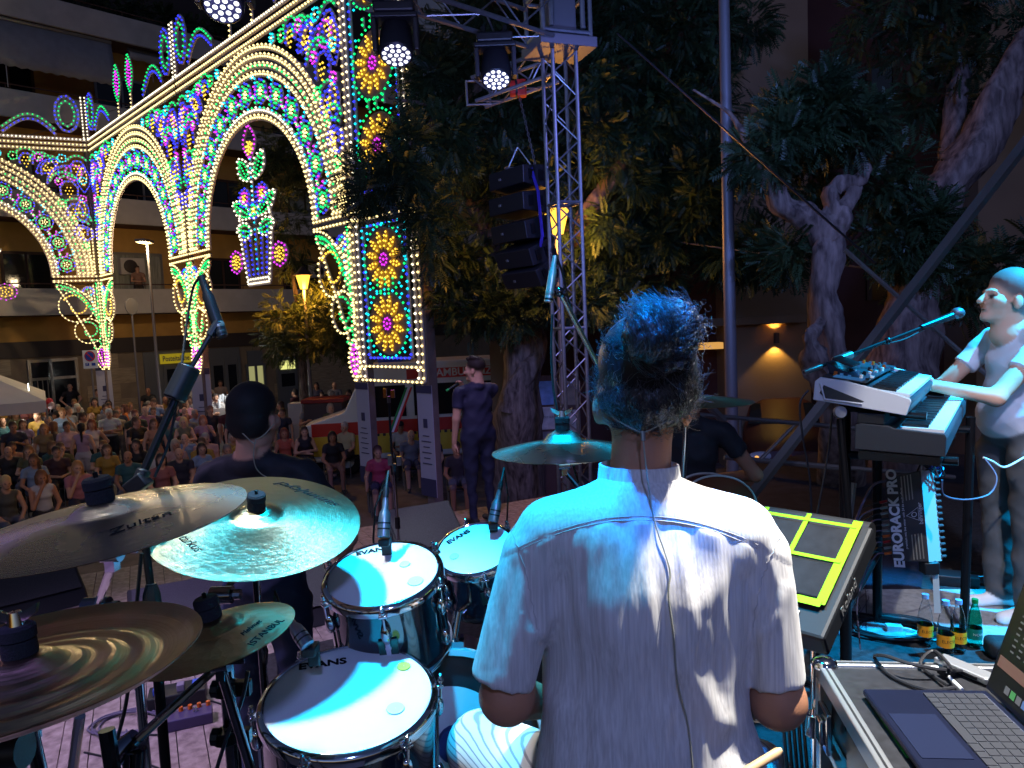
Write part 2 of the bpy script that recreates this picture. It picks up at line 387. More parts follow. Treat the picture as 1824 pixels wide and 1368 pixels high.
gw = part('ground_floor_wall', mat('stone_backing', c8(132, 116, 98), .7, noise=.15, nscale=2), apt, lambda m: fbox(m, T0, T1, GZ, 1.54, -1.6, -1.31), smooth=None)
part('doorstep', whitepl, apt, lambda m: fbox(m, ft(40), ft(150), GZ, GZ + .25, -1.3, -.5), smooth=None)
ZS = [3.03, 6.43, 9.83, 13.23]
for i, z in enumerate(ZS):
    bal = part('balcony', whitepl, apt, lambda m: fbox(m, T0, T1, z, z + .95, -.12, 0), smooth=None, bevel=.02)
    part('balcony_slab', brownpl, bal, lambda m: fbox(m, T0, T1, z, z + .16, -1.3, -.12), smooth=None)
    part('rail', brownpl, bal, lambda m: (m.cyl(fp(T0, z + 1.12, -.06), fp(T1, z + 1.12, -.06), .025, n=6), [m.cyl(fp(t, z + .95, -.06), fp(t, z + 1.12, -.06), .015, n=5) for t in range(T0, T1, 2)]), smooth=None)
    if i == 3: break
    # balcony doors and windows
    for k, (t, wd, h) in enumerate([(-5.5, 1.6, 2.2), (-2.2, 1.4, 2.2), (.6, 1.6, 2.2), (4.2, 2.0, 2.3), (8, 1.5, 2.2), (11.6, 1.8, 2.2), (15.2, 1.6, 2.2), (19, 1.6, 2.2)]):
        t += .5 * (i % 2); z0 = z + .16
        wi = part('window', shutter if k % 3 else alum, apt, lambda m: [fbox(m, t, t + .09, z0, z0 + h, -1.3, -1.24), fbox(m, t + wd - .09, t + wd, z0, z0 + h, -1.3, -1.24), fbox(m, t + .09, t + wd - .09, z0 + h - .1, z0 + h, -1.3, -1.24), fbox(m, t + wd / 2 - .04, t + wd / 2 + .04, z0, z0 + h - .1, -1.3, -1.245)], smooth=None)
        part('pane', curtain if (k + i) % 3 == 0 else glassd, wi, lambda m: fbox(m, t + .09, t + wd - .09, z0, z0 + h - .1, -1.3, -1.27), smooth=None)
# awnings hanging from the upper balcony
def awning(t0, t1, zt, zb, o):
    def g(m):
        n = 24
        a = []
        for j in range(n + 1):
            t = t0 + (t1 - t0) * j / n; a.append((t, zb - .06 * abs(math.sin(j * math.pi / 2))))
        top = [fp(t, zt, o - .1) for t, _ in a]; mid = [fp(t, zb + .22, o + .12) for t, _ in a]; bot = [fp(t, z, o + .12) for t, z in a]
        q = [tuple(p) for p in top + mid + bot]; k = n + 1
        m.add(q, [(i, i + 1, k + i + 1, k + i) for i in range(n)] + [(k + i, k + i + 1, 2 * k + i + 1, 2 * k + i) for i in range(n)])
    a = part('awning', awn, apt, g, smooth=60); sd = a.modifiers.new('thick', 'SOLIDIFY'); sd.thickness = .015
    part('awning_roller', alum, a, lambda m: m.cyl(fp(t0, zt + .05, o - .1), fp(t1, zt + .05, o - .1), .07, n=8))
    part('awning_cord', whitepl, a, lambda m: m.cyl(fp(t0 + .8, zb, o + .12), fp(t0 + .8, zb - .75, o + .12), .015, n=5))
awning(.25, 4.55, 13.1, 11.55, -.05); awning(-5, .05, 13.1, 11.5, -.05); awning(5.2, 11, 13.1, 12.75, -.3)
for t, z in ((ft(245, -1.2), 3.9), (13.4, 3.9)):
    ac = part('air_conditioner', whitepl, apt, lambda m: fbox(m, t - .45, t + .45, z + .7, z + 1.35, -1.3, -.95), smooth=None, bevel=.02)
    part('fan_grille', darkpaint, ac, lambda m: m.lathe([(.001, 0), (.24, 0), (.26, .02), (.24, .03), (.001, .02)], 20, frame(fp(t - .1, z + 1.02, -.95), FD, None, FN) @ Matrix.Rotation(0, 4, 'X')))
# ground floor cladding: travertine panels around the openings
OPEN = [(40, 136), (250, 425), (432, 470)]
rows = 5; ph = (1.54 - GZ) / rows
def in_open(t0, t1):
    return any(t1 > ft(a, -1.3) - .02 and t0 < ft(b, -1.3) + .02 for a, b in OPEN)
t = T0
while t < 16:
    for r_ in range(rows):
        a = t + (.6 if r_ % 2 else 0)
        if not in_open(a, a + 1.19):
            part('stone_panel', traver, gw, lambda m: fbox(m, a + .006, a + 1.194, GZ + r_ * ph + .006, GZ + (r_ + 1) * ph - .006, -1.31, -1.285 + random.uniform(-.003, .004)), smooth=None)
    t += 1.2
# glazed entrance door with fanlight
a, b = ft(44, -1.3), ft(134, -1.3)
dr = part('door', alum, apt, lambda m: [fbox(m, x, x + .1, GZ + .25, 1.45, -1.31, -1.2) for x in (a, a + .42 * (b - a), b - .1)] + [fbox(m, a + .1, b - .1, z, z + .1, -1.31, -1.21) for z in (.68, 1.35)], smooth=None)
part('pane', glassd, dr, lambda m: fbox(m, a + .1, b - .1, GZ + .25, 1.35, -1.31, -1.27), smooth=None)
part('grille', alum, dr, lambda m: [fbox(m, a + .1 + k * .16, a + .13 + k * .16, GZ + .3, .68, -1.27, -1.25) for k in range(1, 5)], smooth=None)
# post office front
greym = mat('grey_shopfront', c8(112, 114, 118), .5, .3); yel = mat('post_yellow', c8(240, 200, 20), .5); navy = mat('sign_navy', c8(10, 30, 110), .5)
a, b = ft(252, -1.3), ft(424, -1.3)
sf = part('shopfront', greym, apt, lambda m: [fbox(m, a, b, GZ, 1.5, -1.31, -1.24)] + [fbox(m, a + x * (b - a), a + x * (b - a) + .12, GZ, 1.1, -1.24, -1.18) for x in (0, .18, .32, .5, .66, .82, .97)], smooth=None)
for x, wd in ((.2, .1), (.36, .12), (.55, .09), (.7, .1), (.86, .09)):
    part('pane', glassd, sf, lambda m: fbox(m, a + x * (b - a), a + (x + wd) * (b - a), GZ + .5, .75, -1.24, -1.22), smooth=None)
part('yellow_strip', yel, sf, lambda m: fbox(m, a + .33 * (b - a), b - .3, GZ + .28, GZ + .45, -1.24, -1.17), smooth=None)
yl = emat('sign_yellow_lit', (.75, .55, .02), .35)
sg = part('shop_sign', yl, apt, lambda m: fbox(m, ft(283, -1.2), ft(336, -1.2), .98, 1.38, -1.24, -1.1), smooth=None)
M = frame(fp((ft(284, -1.2) + ft(335, -1.2)) / 2, 1.18, -1.095), FD, V(0, 0, 1))
text('lettering', 'Posteitaliane', .3, M, navy, sg, bold=.006, sx=.72)
# lit interior window + cash machine
lit = emat('lit_room', (.62, .6, .25), .5)
a, b = ft(434, -1.3), ft(468, -1.3)
lw = part('shop_window', greym, apt, lambda m: [fbox(m, x, x + .1, GZ + .3, .7, -1.31, -1.2) for x in (a, a + .45 * (b - a), b - .1)] + [fbox(m, a + .1, b - .1, .6, 1.3, -1.31, -1.21)], smooth=None)
part('pane', lit, lw, lambda m: fbox(m, a + .1, b - .1, GZ + .3, .6, -1.31, -1.28), smooth=None)
a, b = ft(488, -1.3), ft(522, -1.3)
at_ = part('cash_machine', greym, apt, lambda m: fbox(m, a, b, GZ, .9, -1.31, -1.1), smooth=None)
part('lit_panel', emat('atm_light', (.8, .8, .25), 1.1), at_, lambda m: fbox(m, a + .1, b - .1, .35, .75, -1.1, -1.07), smooth=None)
part('screen', glassd, at_, lambda m: fbox(m, a + .15, b - .15, -.45, .15, -1.1, -1.08), smooth=None)

# ------------------------------------------------------------------ dark building on the right
rb_beige = mat('beige_plaster', c8(150, 122, 96), .9, noise=.1, nscale=1.2)
rb_dark = mat('brick_red_plaster', c8(84, 50, 44), .9, noise=.15, nscale=1.2)
rbld = thing('corner_building', 'dark beige and red building behind the gnarled trees', 'building', V(9, 17, GZ))
def xbox(m, x0, x1, y0, y1, z0, z1): m.box(((x0 + x1) / 2, (y0 + y1) / 2, (z0 + z1) / 2), (abs(x1 - x0), abs(y1 - y0), abs(z1 - z0)))
YB = 16.0
def bx_(px): return aty(px, 400, YB).x
part('wall', rb_dark, rbld, lambda m: xbox(m, bx_(860), bx_(2100), YB + 1.2, YB + 1.6, GZ, 16), smooth=None)
part('pier', rb_beige, rbld, lambda m: xbox(m, bx_(1300), bx_(1442), YB, YB + 1.2, GZ, 16), smooth=None)
part('pier', rb_beige, rbld, lambda m: xbox(m, bx_(1742), bx_(1980), YB, YB + 1.2, GZ, 16), smooth=None)
part('pier', rb_beige, rbld, lambda m: xbox(m, bx_(862), bx_(935), YB - .2, YB + 1.2, GZ, 6), smooth=None)
part('ledge', rb_beige, rbld, lambda m: xbox(m, bx_(1180), bx_(1428), YB - .35, YB, 1.78, 1.95), smooth=None, bevel=.02)
for px0, px1, z0, z1 in ((1590, 1640, 5.9, 7.6), (1590, 1640, 2.2, 4.0), (905, 930, .2, 1.6)):
    yy = YB + 1.2 if px0 > 1000 else YB - .2
    wi = part('window', shutter, rbld, lambda m: [xbox(m, bx_(px0), bx_(px0) + .12, yy - .06, yy, z0, z1), xbox(m, bx_(px1), bx_(px1) + .12, yy - .06, yy, z0, z1), xbox(m, bx_(px0) + .12, bx_(px1), yy - .06, yy, z1 - .1, z1)], smooth=None)
    part('pane', glassd, wi, lambda m: xbox(m, bx_(px0) + .12, bx_(px1), yy - .03, yy - .005, z0, z1 - .1), smooth=None)
part('lit_soffit', emat('soffit_light', (1, .5, .12), .7), rbld, lambda m: xbox(m, bx_(1222), bx_(1284), YB - .02, YB + .3, 1.28, 1.42), smooth=None)
sp = aty(1383, 602, YB - .12)
sc = part('wall_lamp', darkpaint, rbld, lambda m: m.lathe([(.001, -.11), (.06, -.11), (.06, .11), (.05, .11), (.05, -.09), (.001, -.09)], 12, Matrix.Translation(sp)))
spot('sconce_up', sp + V(0, .0, .13), sp + V(0, .12, 1.2), 30, (1, .6, .1), 100, .3, .03)
spot('sconce_down', sp - V(0, .0, .13), sp + V(0, .12, -1.2), 30, (1, .62, .12), 100, .3, .03)

# ------------------------------------------------------------------ trees
bark = mat('bark', c8(142, 122, 108), .95, col2=c8(62, 48, 42), nscale=9, stretch=(1.6, 1.6, .35), bump=1., bscale=24)
leafm = mat('leaf', c8(54, 74, 40), .5, col2=c8(26, 44, 24), nscale=1.3)
leafy = mat('leaf_light', c8(92, 100, 46), .55, col2=c8(50, 66, 32), nscale=1.3)
def spray_mesh(P, Dv, Ln, rng, pairs=8):
    N = len(P); Dv = Dv / np.linalg.norm(Dv, axis=1)[:, None]
    up = np.tile([0, 0, 1.], (N, 1)) + rng.normal(0, .45, (N, 3)); side = np.cross(Dv, up); side /= np.linalg.norm(side, axis=1)[:, None] + 1e-9
    nz = np.cross(side, Dv)
    T = []
    for i in range(pairs):
        x = .12 + .88 * i / pairs; l = .30 * (1 - .45 * abs(i / pairs - .4)); wv = .065; z = -.25 * x * x
        for sg in (-1, 1):
            T += [(x, 0, z), (x + .02, sg * l * .5, z - .02), (x + .13, sg * l, z - .07), (x + wv * 2, sg * l * .5, z - .02)]
    T += [(.9, 0, -.22), (1.0, .05, -.27), (1.18, 0, -.36), (1.0, -.05, -.27)]
    T = np.array(T); k = len(T)
    Vv = P[:, None] + Ln[:, None, None] * (T[None, :, 0:1] * Dv[:, None] + T[None, :, 1:2] * side[:, None] + T[None, :, 2:3] * nz[:, None])
    return Vv.reshape(-1, 3), np.arange(N * k).reshape(-1, 4)
def crown(name, blobs, parent, m, seed, ln=(.3, .5), dens=26, rc=.45, kind=None):
    rng = np.random.default_rng(seed); P = []; D = []
    for c, r, n in blobs:
        q = rng.normal(size=(n, 3)); q /= np.linalg.norm(q, axis=1)[:, None]; q *= (rng.random((n, 1)) ** .45) * np.array(r)
        for cc in q + np.array(tuple(c)):
            o = rng.normal(size=(dens, 3)); o /= np.linalg.norm(o, axis=1)[:, None]; rr = rc * rng.uniform(.35, 1, (dens, 1))
            P.append(cc + o * rr * .6); D.append(o + rng.normal(0, .35, (dens, 3)) + np.array([0, 0, -.1]) + (cc - np.array(tuple(c))) / np.array(r) * .5)
    P = np.concatenate(P); D = np.concatenate(D); Vv, F = spray_mesh(P, D, rng.uniform(*ln, len(P)), rng)
    mb = MB(); mb.add(Vv, F); return obj(name, mb, m, parent, smooth=None)
def limb(m, pts, rs_, n=10, seed=0, amp=.12):
    """gnarled tapered limb through the given points"""
    rng = np.random.default_rng(seed); P = np.array([tuple(p) for p in pts]); k = len(P); tt = np.linspace(0, k - 1, (k - 1) * 7 + 1)
    Q = np.stack([np.interp(tt, range(k), P[:, i]) for i in range(3)], 1); rr = np.interp(tt, range(k), rs_)
    Q[1:-1] = .25 * Q[:-2] + .5 * Q[1:-1] + .25 * Q[2:]; Q[1:-1] = .25 * Q[:-2] + .5 * Q[1:-1] + .25 * Q[2:]
    i0 = m.n; m.tube(Q, rr, n)
    v = m.v[-1]; ring = np.repeat(np.arange(len(Q)), n); j = np.tile(np.arange(n), len(Q)); ph = rng.random(3) * 6
    a = 1 + amp * (np.sin(j * 2 * np.pi / n * 3 + ring * .25 + ph[0]) + .7 * np.sin(j * 2 * np.pi / n * 2 - ring * .4 + ph[1]) + .6 * np.sin(ring * .9 + ph[2])) + rng.normal(0, amp * .35, len(v))
    m.v[-1] = Q[ring] + (v - Q[ring]) * a[:, None]
def tree(name, label, base, fn_trunk, blobs, seed, m=leafm, group='trees on the square', **k):
    t = thing(name, label, 'tree', base, group); part('trunk', bark, t, fn_trunk, smooth=80); crown('crown', blobs, t, m, seed, **k); return t
# big tree behind the singer
b0 = atz(925, 905, GZ); d0 = 13.2
def trk(m):
    limb(m, [b0, at(922, 740, d0), at(930, 640, d0), at(945, 520, d0), at(930, 380, d0), at(905, 200, d0)], [.5, .42, .34, .3, .24, .14], 14, 1, .14)
    limb(m, [at(935, 600, d0), at(985, 480, d0 - .5), at(1080, 330, d0 - 1), at(1180, 180, d0 - 1)], [.26, .2, .14, .07], 10, 2)
    limb(m, [at(940, 560, d0), at(860, 400, d0), at(780, 250, d0 - .4)], [.2, .14, .06], 10, 3)
    limb(m, [at(905, 735, d0 - .3), at(915, 690, d0 - .3), at(960, 640, d0 - .3), at(950, 560, d0 - .1)], [.2, .17, .14, .1], 10, 9, .2)
def E(px, py, d, rx, ry, rz, n): return (at(px, py, d), (rx, ry, rz), n)
tree('pagoda_tree', 'large dark tree with twisted trunk behind the standing singer', b0, trk,
     [E(880, 180, 12.6, 1.7, 1.3, 1.9, 60), E(1010, 320, 12.2, 1.5, 1.2, 1.4, 45), E(1150, 180, 12.2, 2.0, 1.3, 2.2, 75), E(840, 470, 12.8, 1.0, 1.0, .8, 26),
      E(1120, 450, 12.6, 1.3, .8, .8, 36), E(1240, 330, 11.8, 1.0, 1.0, 1.2, 34), E(930, 30, 12.6, 2.4, 1.4, 1.0, 44), E(1200, 40, 12, 1.6, 1.2, .9, 36), E(890, 555, 12.2, .8, .7, .4, 16),
      E(1320, 450, 11.8, .9, .8, .5, 20), E(1030, 530, 12.4, 1.0, .8, .5, 18), E(790, 290, 12.2, .8, .8, 1.4, 24)], 11, ln=(.15, .3), dens=46, rc=.5)
# branch hanging in front of the light panel
b1 = atz(800, 900, GZ)
# tree behind the arch with a lantern in it
b2 = atz(545, 860, GZ); d2 = 21
tree('young_street_tree', 'smaller tree glowing amber around the street lantern', b2, lambda m: (limb(m, [b2, at(542, 720, d2), at(538, 600, d2), at(520, 480, d2)], [.16, .13, .1, .05], 8, 5), limb(m, [at(540, 640, d2), at(590, 560, d2)], [.08, .03], 7, 6)),
     [E(545, 560, 20.6, 1.2, 1.0, .9, 34), E(600, 610, 20.4, .9, .9, .8, 22), E(500, 600, 20.8, .7, .8, .6, 14), E(500, 380, 21, 1.0, 1.0, 2.0, 34), E(520, 280, 21.5, .9, 1, 1.2, 20)], 12, m=leafy, ln=(.18, .3), dens=34)
# gnarled tree on the right
d3 = 8.0; b3 = atz(1490, 1010, GZ)
def trk3(m):
    limb(m, [b3, at(1500, 760, d3), at(1487, 640, d3), at(1462, 520, d3), at(1480, 420, d3), at(1492, 372, d3)], [.24, .21, .18, .14, .16, .14], 16, 21, .16)
    limb(m, [at(1478, 430, d3), at(1440, 385, d3), at(1392, 370, d3), at(1372, 320, d3), at(1378, 300, d3)], [.15, .14, .12, .12, .07], 12, 22, .14)
    limb(m, [at(1490, 390, d3), at(1478, 345, d3), at(1492, 328, d3), at(1530, 325, d3), at(1545, 300, d3), at(1528, 296, d3)], [.12, .09, .075, .08, .06, .03], 12, 23, .18)
    limb(m, [at(1490, 380, d3), at(1508, 362, d3), at(1528, 330, d3)], [.1, .085, .06], 12, 24, .14)
    limb(m, [at(1375, 330, d3), at(1325, 240, d3 + .2), at(1300, 200, d3 + .4), at(1235, 160, d3 + .6)], [.06, .04, .025, .01], 7, 25)
    limb(m, [at(1490, 700, d3 - .2), at(1450, 640, d3 - .2), at(1440, 600, d3 - .2), at(1465, 570, d3 - .1)], [.16, .12, .08, .05], 10, 26, .25)
tree('pruned_tree', 'gnarled pruned tree with a ring-shaped knot behind the keyboards', b3, trk3,
     [E(1430, 220, 8.0, .5, .4, .36, 26), E(1370, 270, 7.9, .34, .4, .26, 14), E(1505, 225, 8.1, .45, .4, .3, 20), E(1575, 330, 8.6, .4, .4, .35, 15), E(1620, 390, 8.6, .5, .4, .4, 18),
      E(1470, 170, 8.0, .3, .3, .2, 9), E(1590, 440, 8.6, .5, .4, .4, 15), E(1410, 460, 8.4, .3, .4, .25, 7), E(1680, 440, 8.6, .35, .4, .35, 9), E(1430, 320, 8.7, .4, .4, .25, 9)], 13, ln=(.17, .27), dens=22, rc=.28)
d4 = 9.0; b4 = atz(1600, 980, GZ)
def trk4(m):
    limb(m, [b4, at(1612, 800, d4), at(1605, 650, d4), at(1622, 540, d4), at(1640, 440, d4), at(1690, 330, d4), at(1745, 255, d4), at(1790, 150, d4), at(1850, 40, d4)], [.5, .42, .4, .33, .26, .25, .26, .2, .13], 16, 31, .13)
    limb(m, [at(1760, 240, d4), at(1800, 140, d4), at(1860, 110, d4)], [.2, .17, .15], 12, 32, .12)
    limb(m, [at(1700, 320, d4 + .6), at(1700, 200, d4 + .8), at(1720, 100, d4 + 1)], [.2, .14, .08], 10, 33)
tree('leaning_tree', 'thick leaning trunk at the right behind the keyboard player', b4, trk4,
     [E(1650, 40, 9.8, 1.1, 1.0, .5, 22), E(1700, 150, 10, .6, .8, .5, 9), E(1780, 470, 9.6, .6, .6, .4, 12), E(1840, 40, 9.4, .6, .6, .4, 8), E(1690, 520, 9.6, .4, .5, .3, 7)], 14, ln=(.2, .34), dens=26, rc=.38)
# low hanging branch of the pagoda tree's neighbour, in front of the panel
d5 = 11.0
tb = thing('overhanging_branch', 'leafy dark branch hanging in front of the tall light panel', 'branch', at(820, 160, d5))
part('limb', bark, tb, lambda m: (limb(m, [at(900, 120, 12.2), at(800, 190, 11.4), at(700, 290, d5), at(650, 330, d5)], [.12, .08, .05, .02], 8, 41), limb(m, [at(800, 190, 11.4), at(690, 175, d5)], [.05, .015], 6, 42)), smooth=80)
crown('crown', [E(700, 318, d5, .5, .5, .24, 22), E(765, 400, 11.3, .3, .4, .6, 14), E(790, 250, 11.4, .35, .5, .7, 22), E(770, 130, 11.4, .35, .4, .4, 12), E(660, 345, d5, .25, .3, .14, 8), E(735, 260, d5, .2, .3, .3, 8)], tb, leafm, 15, ln=(.25, .4), dens=14, rc=.3)
rfp = thing('roof_planting', 'dark shrubs growing over the top balcony of the apartment block', 'shrubs', fp(4, ZS[3] + .9, -.4)); crown('crown', [(fp(t_, ZS[3] + 1.5, -.8), (.7, .5, .55), 9) for t_ in np.arange(-3, 14, .9)], rfp, leafm, 77, ln=(.25, .4), dens=16, rc=.4)
# ================================================================== FESTIVAL LIGHTS
BC = {'Y': ((1, .78, .30), 3.0), 'W': ((1, .9, .62), 3.0), 'G': ((.0, 1, .2), 1.7), 'B': ((.02, .03, 1), 2.6), 'P': ((.75, .03, .9), 2.0), 'C': ((0, .65, .85), 2.4), 'A': ((1, .58, .05), 2.4)}
BM = {k: emat('bulb_' + k, c, s) for k, (c, s) in BC.items()}
board = mat('painted_lath', c8(205, 190, 188), .7, noise=.1, nscale=5)
OCT = np.array([[1, 0, 0], [-1, 0, 0], [0, 1, 0], [0, -1, 0], [0, 0, 1], [0, 0, -1.]]); OCF = np.array([[0, 2, 4], [2, 1, 4], [1, 3, 4], [3, 0, 4], [2, 0, 5], [1, 2, 5], [3, 1, 5], [0, 3, 5]])
class Lum:
    """a lath panel with bulbs; 2-D coordinates (u along the wall, v height)"""
    def __init__(s, O, d, nrm): s.O, s.d, s.n = V(*O), V(*d).normalized(), V(*nrm).normalized(); s.b = {}; s.mb = MB()
    def p(s, u, v, off=0): return s.O + s.d * u + V(0, 0, v) + s.n * off
    def bulbs(s, pts, c): s.b.setdefault(c, []).extend([s.p(u, v, .05) for u, v in pts])
    def line(s, pts, c, sp=.112, wd=.09, off=0., jit=0):
        P = np.array(pts, float); L = np.concatenate([[0], np.cumsum(np.linalg.norm(np.diff(P, axis=0), axis=1))])
        if wd: s.strip(P, wd)
        if c:
            n = max(1, int(round(L[-1] / sp))); q = (np.arange(n) + .5) * L[-1] / n
            for i, x in enumerate(q):
                cc = c[i % len(c)]; s.bulbs([(np.interp(x, L, P[:, 0]), np.interp(x, L, P[:, 1]) + off)], cc)
    def strip(s, P, wd):
        T = np.gradient(P, axis=0); T /= np.linalg.norm(T, axis=1)[:, None] + 1e-9; nn = np.stack([-T[:, 1], T[:, 0]], 1) * wd / 2
        a, b = P + nn, P - nn; k = len(P)
        v = [tuple(s.p(u, w_, o)) for arr, o in ((a, 0), (b, 0), (a, .03), (b, .03)) for u, w_ in arr]; f = []
        for i in range(k - 1):
            f += [(2 * k + i, 2 * k + i + 1, 3 * k + i + 1, 3 * k + i), (i, k + i, k + i + 1, i + 1), (i, i + 1, 2 * k + i + 1, 2 * k + i), (k + i, 3 * k + i, 3 * k + i + 1, k + i + 1)]
        s.mb.add(v, f)
    def arc(s, cu, cv, r, a0, a1, c, ry=None, n=None, **k):
        n = n or max(6, int(abs(a1 - a0) * r * 6)); t = np.linspace(a0, a1, n)
        s.line(np.stack([cu + r * np.cos(t), cv + (ry or r) * np.sin(t)], 1), c, **k)
    def spiral(s, cu, cv, r0, r1, a0, a1, c, **k):
        t = np.linspace(0, 1, 40); a = a0 + (a1 - a0) * t; r = r0 + (r1 - r0) * t
        s.line(np.stack([cu + r * np.cos(a), cv + r * np.sin(a)], 1), c, **k)
    def leaf(s, u, v, l, w_, ang, c, edge=None, fill=None, sp=.1):
        t = np.linspace(0, 1, 14); x = t * l; y = w_ * np.sin(np.pi * t); ca, sa = math.cos(ang), math.sin(ang)
        for sg in (1, -1): s.line(np.stack([u + x * ca - sg * y * sa, v + x * sa + sg * y * ca], 1), c, sp=sp, wd=.03)
        if fill: s.line([(u + l * .15 * ca, v + l * .15 * sa), (u + l * .85 * ca, v + l * .85 * sa)], fill, sp=sp * .9, wd=0)
    def rosette(s, u, v, r, cs='GBY', inner='Y'):
        s.arc(u, v, r, 0, 2 * math.pi, cs[1], wd=.03, sp=.11); s.arc(u, v, r * .66, 0, 2 * math.pi, cs[0], wd=.07, sp=.1); s.arc(u, v, r * .33, 0, 2 * math.pi, inner, wd=0, sp=.1)
        s.bulbs([(u, v)], inner)
    def build(s, name, label, group, origin, rb=.0265):
        t = thing(name, label, 'festival lights', origin, group)
        obj('lath_frame', s.mb, board, t, smooth=None)
        for c, pts in s.b.items():
            P = np.array([tuple(p) for p in pts]); Vv = (P[:, None] + OCT[None] * rb).reshape(-1, 3); F = (OCF[None] + (np.arange(len(P)) * 6)[:, None, None]).reshape(-1, 3)
            mb = MB(); mb.add(Vv, F); o = obj('bulbs', mb, BM[c], t, smooth=179); o['kind'] = 'stuff'
        return t
PI = math.pi
Z0, ZC, ZB = 4.24, 8.38, 1.09      # springing, cornice, lowest tip
def bay(L, w_):
    """one arched bay, u from 0 to w_"""
    h = w_ / 2; ri = 2.55 * w_ / 7.7; ro = h - .12; ky = (ZC - Z0 - .1) / ro
    for r, c in ((ri, 'Y'), (ri + .13, 'W'), (ro - .45, 'Y'), (ro - .31, 'YG'), (ro - .17, 'Y'), (ro - .03, 'Y')):
        yy = r * (1 + (ky - 1) * (r - ri + .0) / (ro - ri)); L.arc(h, Z0, r + .055, 0, PI, 'Y' if r != ri + .13 else 'GWC', ry=yy + .055, wd=0, sp=.19)
        L.arc(h, Z0, r, 0, PI, c, ry=yy, wd=.12)
    rm = (ri + .13 + ro - .45) / 2; rad = (ro - .45 - ri - .13) / 2 - .02; n = 13
    for i in range(n):
        a = PI * (i + .5) / n; yy = rm * (1 + (ky - 1) * .45); u, v = h + rm * math.cos(a), Z0 + yy * math.sin(a)
        L.rosette(u, v, rad * .9, ('G', 'BBG', 'Y'))
        a2 = PI * (i + 1) / n
        if i < n - 1:
            u2, v2 = h + rm * math.cos(a2), Z0 + yy * math.sin(a2); L.arc(u2, v2, .13, a2, a2 + PI * 1.6, 'P', wd=.06, sp=.1)
            for q in (-1, 1):
                rr = rm + q * rad * .7; L.arc(h + rr * math.cos(a2), Z0 + rr * (1 + (ky - 1) * .45) * math.sin(a2), .12, a2 - 1, a2 + 2.2, 'GC'[q > 0], wd=.05, sp=.09)
                L.bulbs([(h + (rr + .1) * math.cos(a2), Z0 + (rr + .1) * (1 + (ky - 1) * .45) * math.sin(a2))], 'Y')
    # spandrels
    for sx, x0 in ((1, 0), (-1, w_)):
        U = lambda x: x0 + sx * x
        for (x, v, l, wd, a) in ((.18, ZC - .5, .9, .2, -PI / 2), (.3, ZC - 1.6, .8, .2, -PI / 2), (.85, ZC - .35, .8, .2, -.6)):
            L.leaf(U(x), v, l, wd, a if sx > 0 else PI - a, 'B', sp=.1); L.leaf(U(x), v - .05, l * .7, wd * .5, a if sx > 0 else PI - a, 'A', sp=.12)
        for x, v, r, c in ((.2, ZC - 1.0, .12, 'C'), (.85, ZC - 1.75, .14, 'G'), (.75, ZC - .3, .14, 'C'), (1.4, ZC - .3, .13, 'P'), (.28, ZC - 3.15, .12, 'G'), (2.1, ZC - .28, .14, 'G'), (2.5, ZC - .22, .1, 'C'), (.9, ZC - 1.05, .12, 'P'), (.25, ZC - 1.6, .12, 'P')): L.arc(U(x), v, r, 0, 2 * PI, c, sp=.09, wd=.04); L.bulbs([(U(x), v)], 'Y')
        L.arc(U(.75), ZC - 1.15, .42, .2, 2.6, 'G', sp=.1); L.arc(U(.6), ZC - 1.15, .62, .0, 1.7 if sx > 0 else 3.1, 'B', sp=.1)
        L.arc(U(1.35), ZC - .45, .32, 0, PI, 'G', sp=.1); L.arc(U(.45), ZC - .75, .25, 0, 2 * PI, 'P', sp=.11)
        L.arc(U(.35), ZC - 2.35, .3, 0, PI, 'G', sp=.1); L.arc(U(.25), ZC - 2.75, .22, 0, 2 * PI, 'B', sp=.1)
        for x, v, r in ((.38, ZC - 2.7, .2), (.5, ZC - 2.05, .24), (.62, ZC - 1.35, .27), (1.12, ZC - .72, .26), (.32, ZC - .62, .22), (1.75, ZC - .42, .2)):
            L.arc(U(x), v, r, -.5, PI + .5, 'B', ry=r * 1.25, sp=.11, wd=.06); L.arc(U(x), v + .1, r * 1.5, .5, PI - .5, 'G', sp=.12, wd=.08)
            L.bulbs([(U(x) + .1 * math.cos(k), v + .12 * math.sin(k)) for k in np.linspace(0, 2 * PI, 7)[:-1]] + [(U(x), v - .2), (U(x), v)], 'A')
        for k in range(3): L.line([(U(.08 + .1 * k), Z0 + .05), (U(.08 + .1 * k), Z0 + 1.6 - .45 * k)], 'Y', wd=.05)
    # cornice and crest
    for z, c in ((ZC, 'Y'), (ZC + .17, 'Y'), (ZC + .34, 'W')): L.line([(0, z), (w_, z)], c, wd=.1)
    for x in (h,):
        for q in (-.55, .55):
            L.line([(x + q, ZC + .34), (x + q, ZC + .8)], 'Y', wd=.04); L.leaf(x + q, ZC + .8, 1.1, .27, PI / 2, 'G', fill='PP'); L.leaf(x + q, ZC + .98, .74, .13, PI / 2, 'P')
    for sx, x0 in ((1, 0), (-1, w_)):
        L.line([(x0 + sx * .06, ZC + .34), (x0 + sx * .06, ZC + 1.75)], 'W', wd=.05)
        for r, c in ((.34, 'B'), (.24, 'G')): L.arc(x0 + sx * .5, ZC + 1.15, r, 0, 2 * PI, c, ry=r * 1.7, sp=.14)
        t = np.linspace(0, 1, 20)
        for dz, c in ((0, 'B'), (.15, 'G')): L.line(np.stack([x0 + sx * (.85 + t * 1.5), ZC + .45 + dz + .55 * np.sin(PI * t) * (1 - .3 * t)], 1), c, sp=.14)
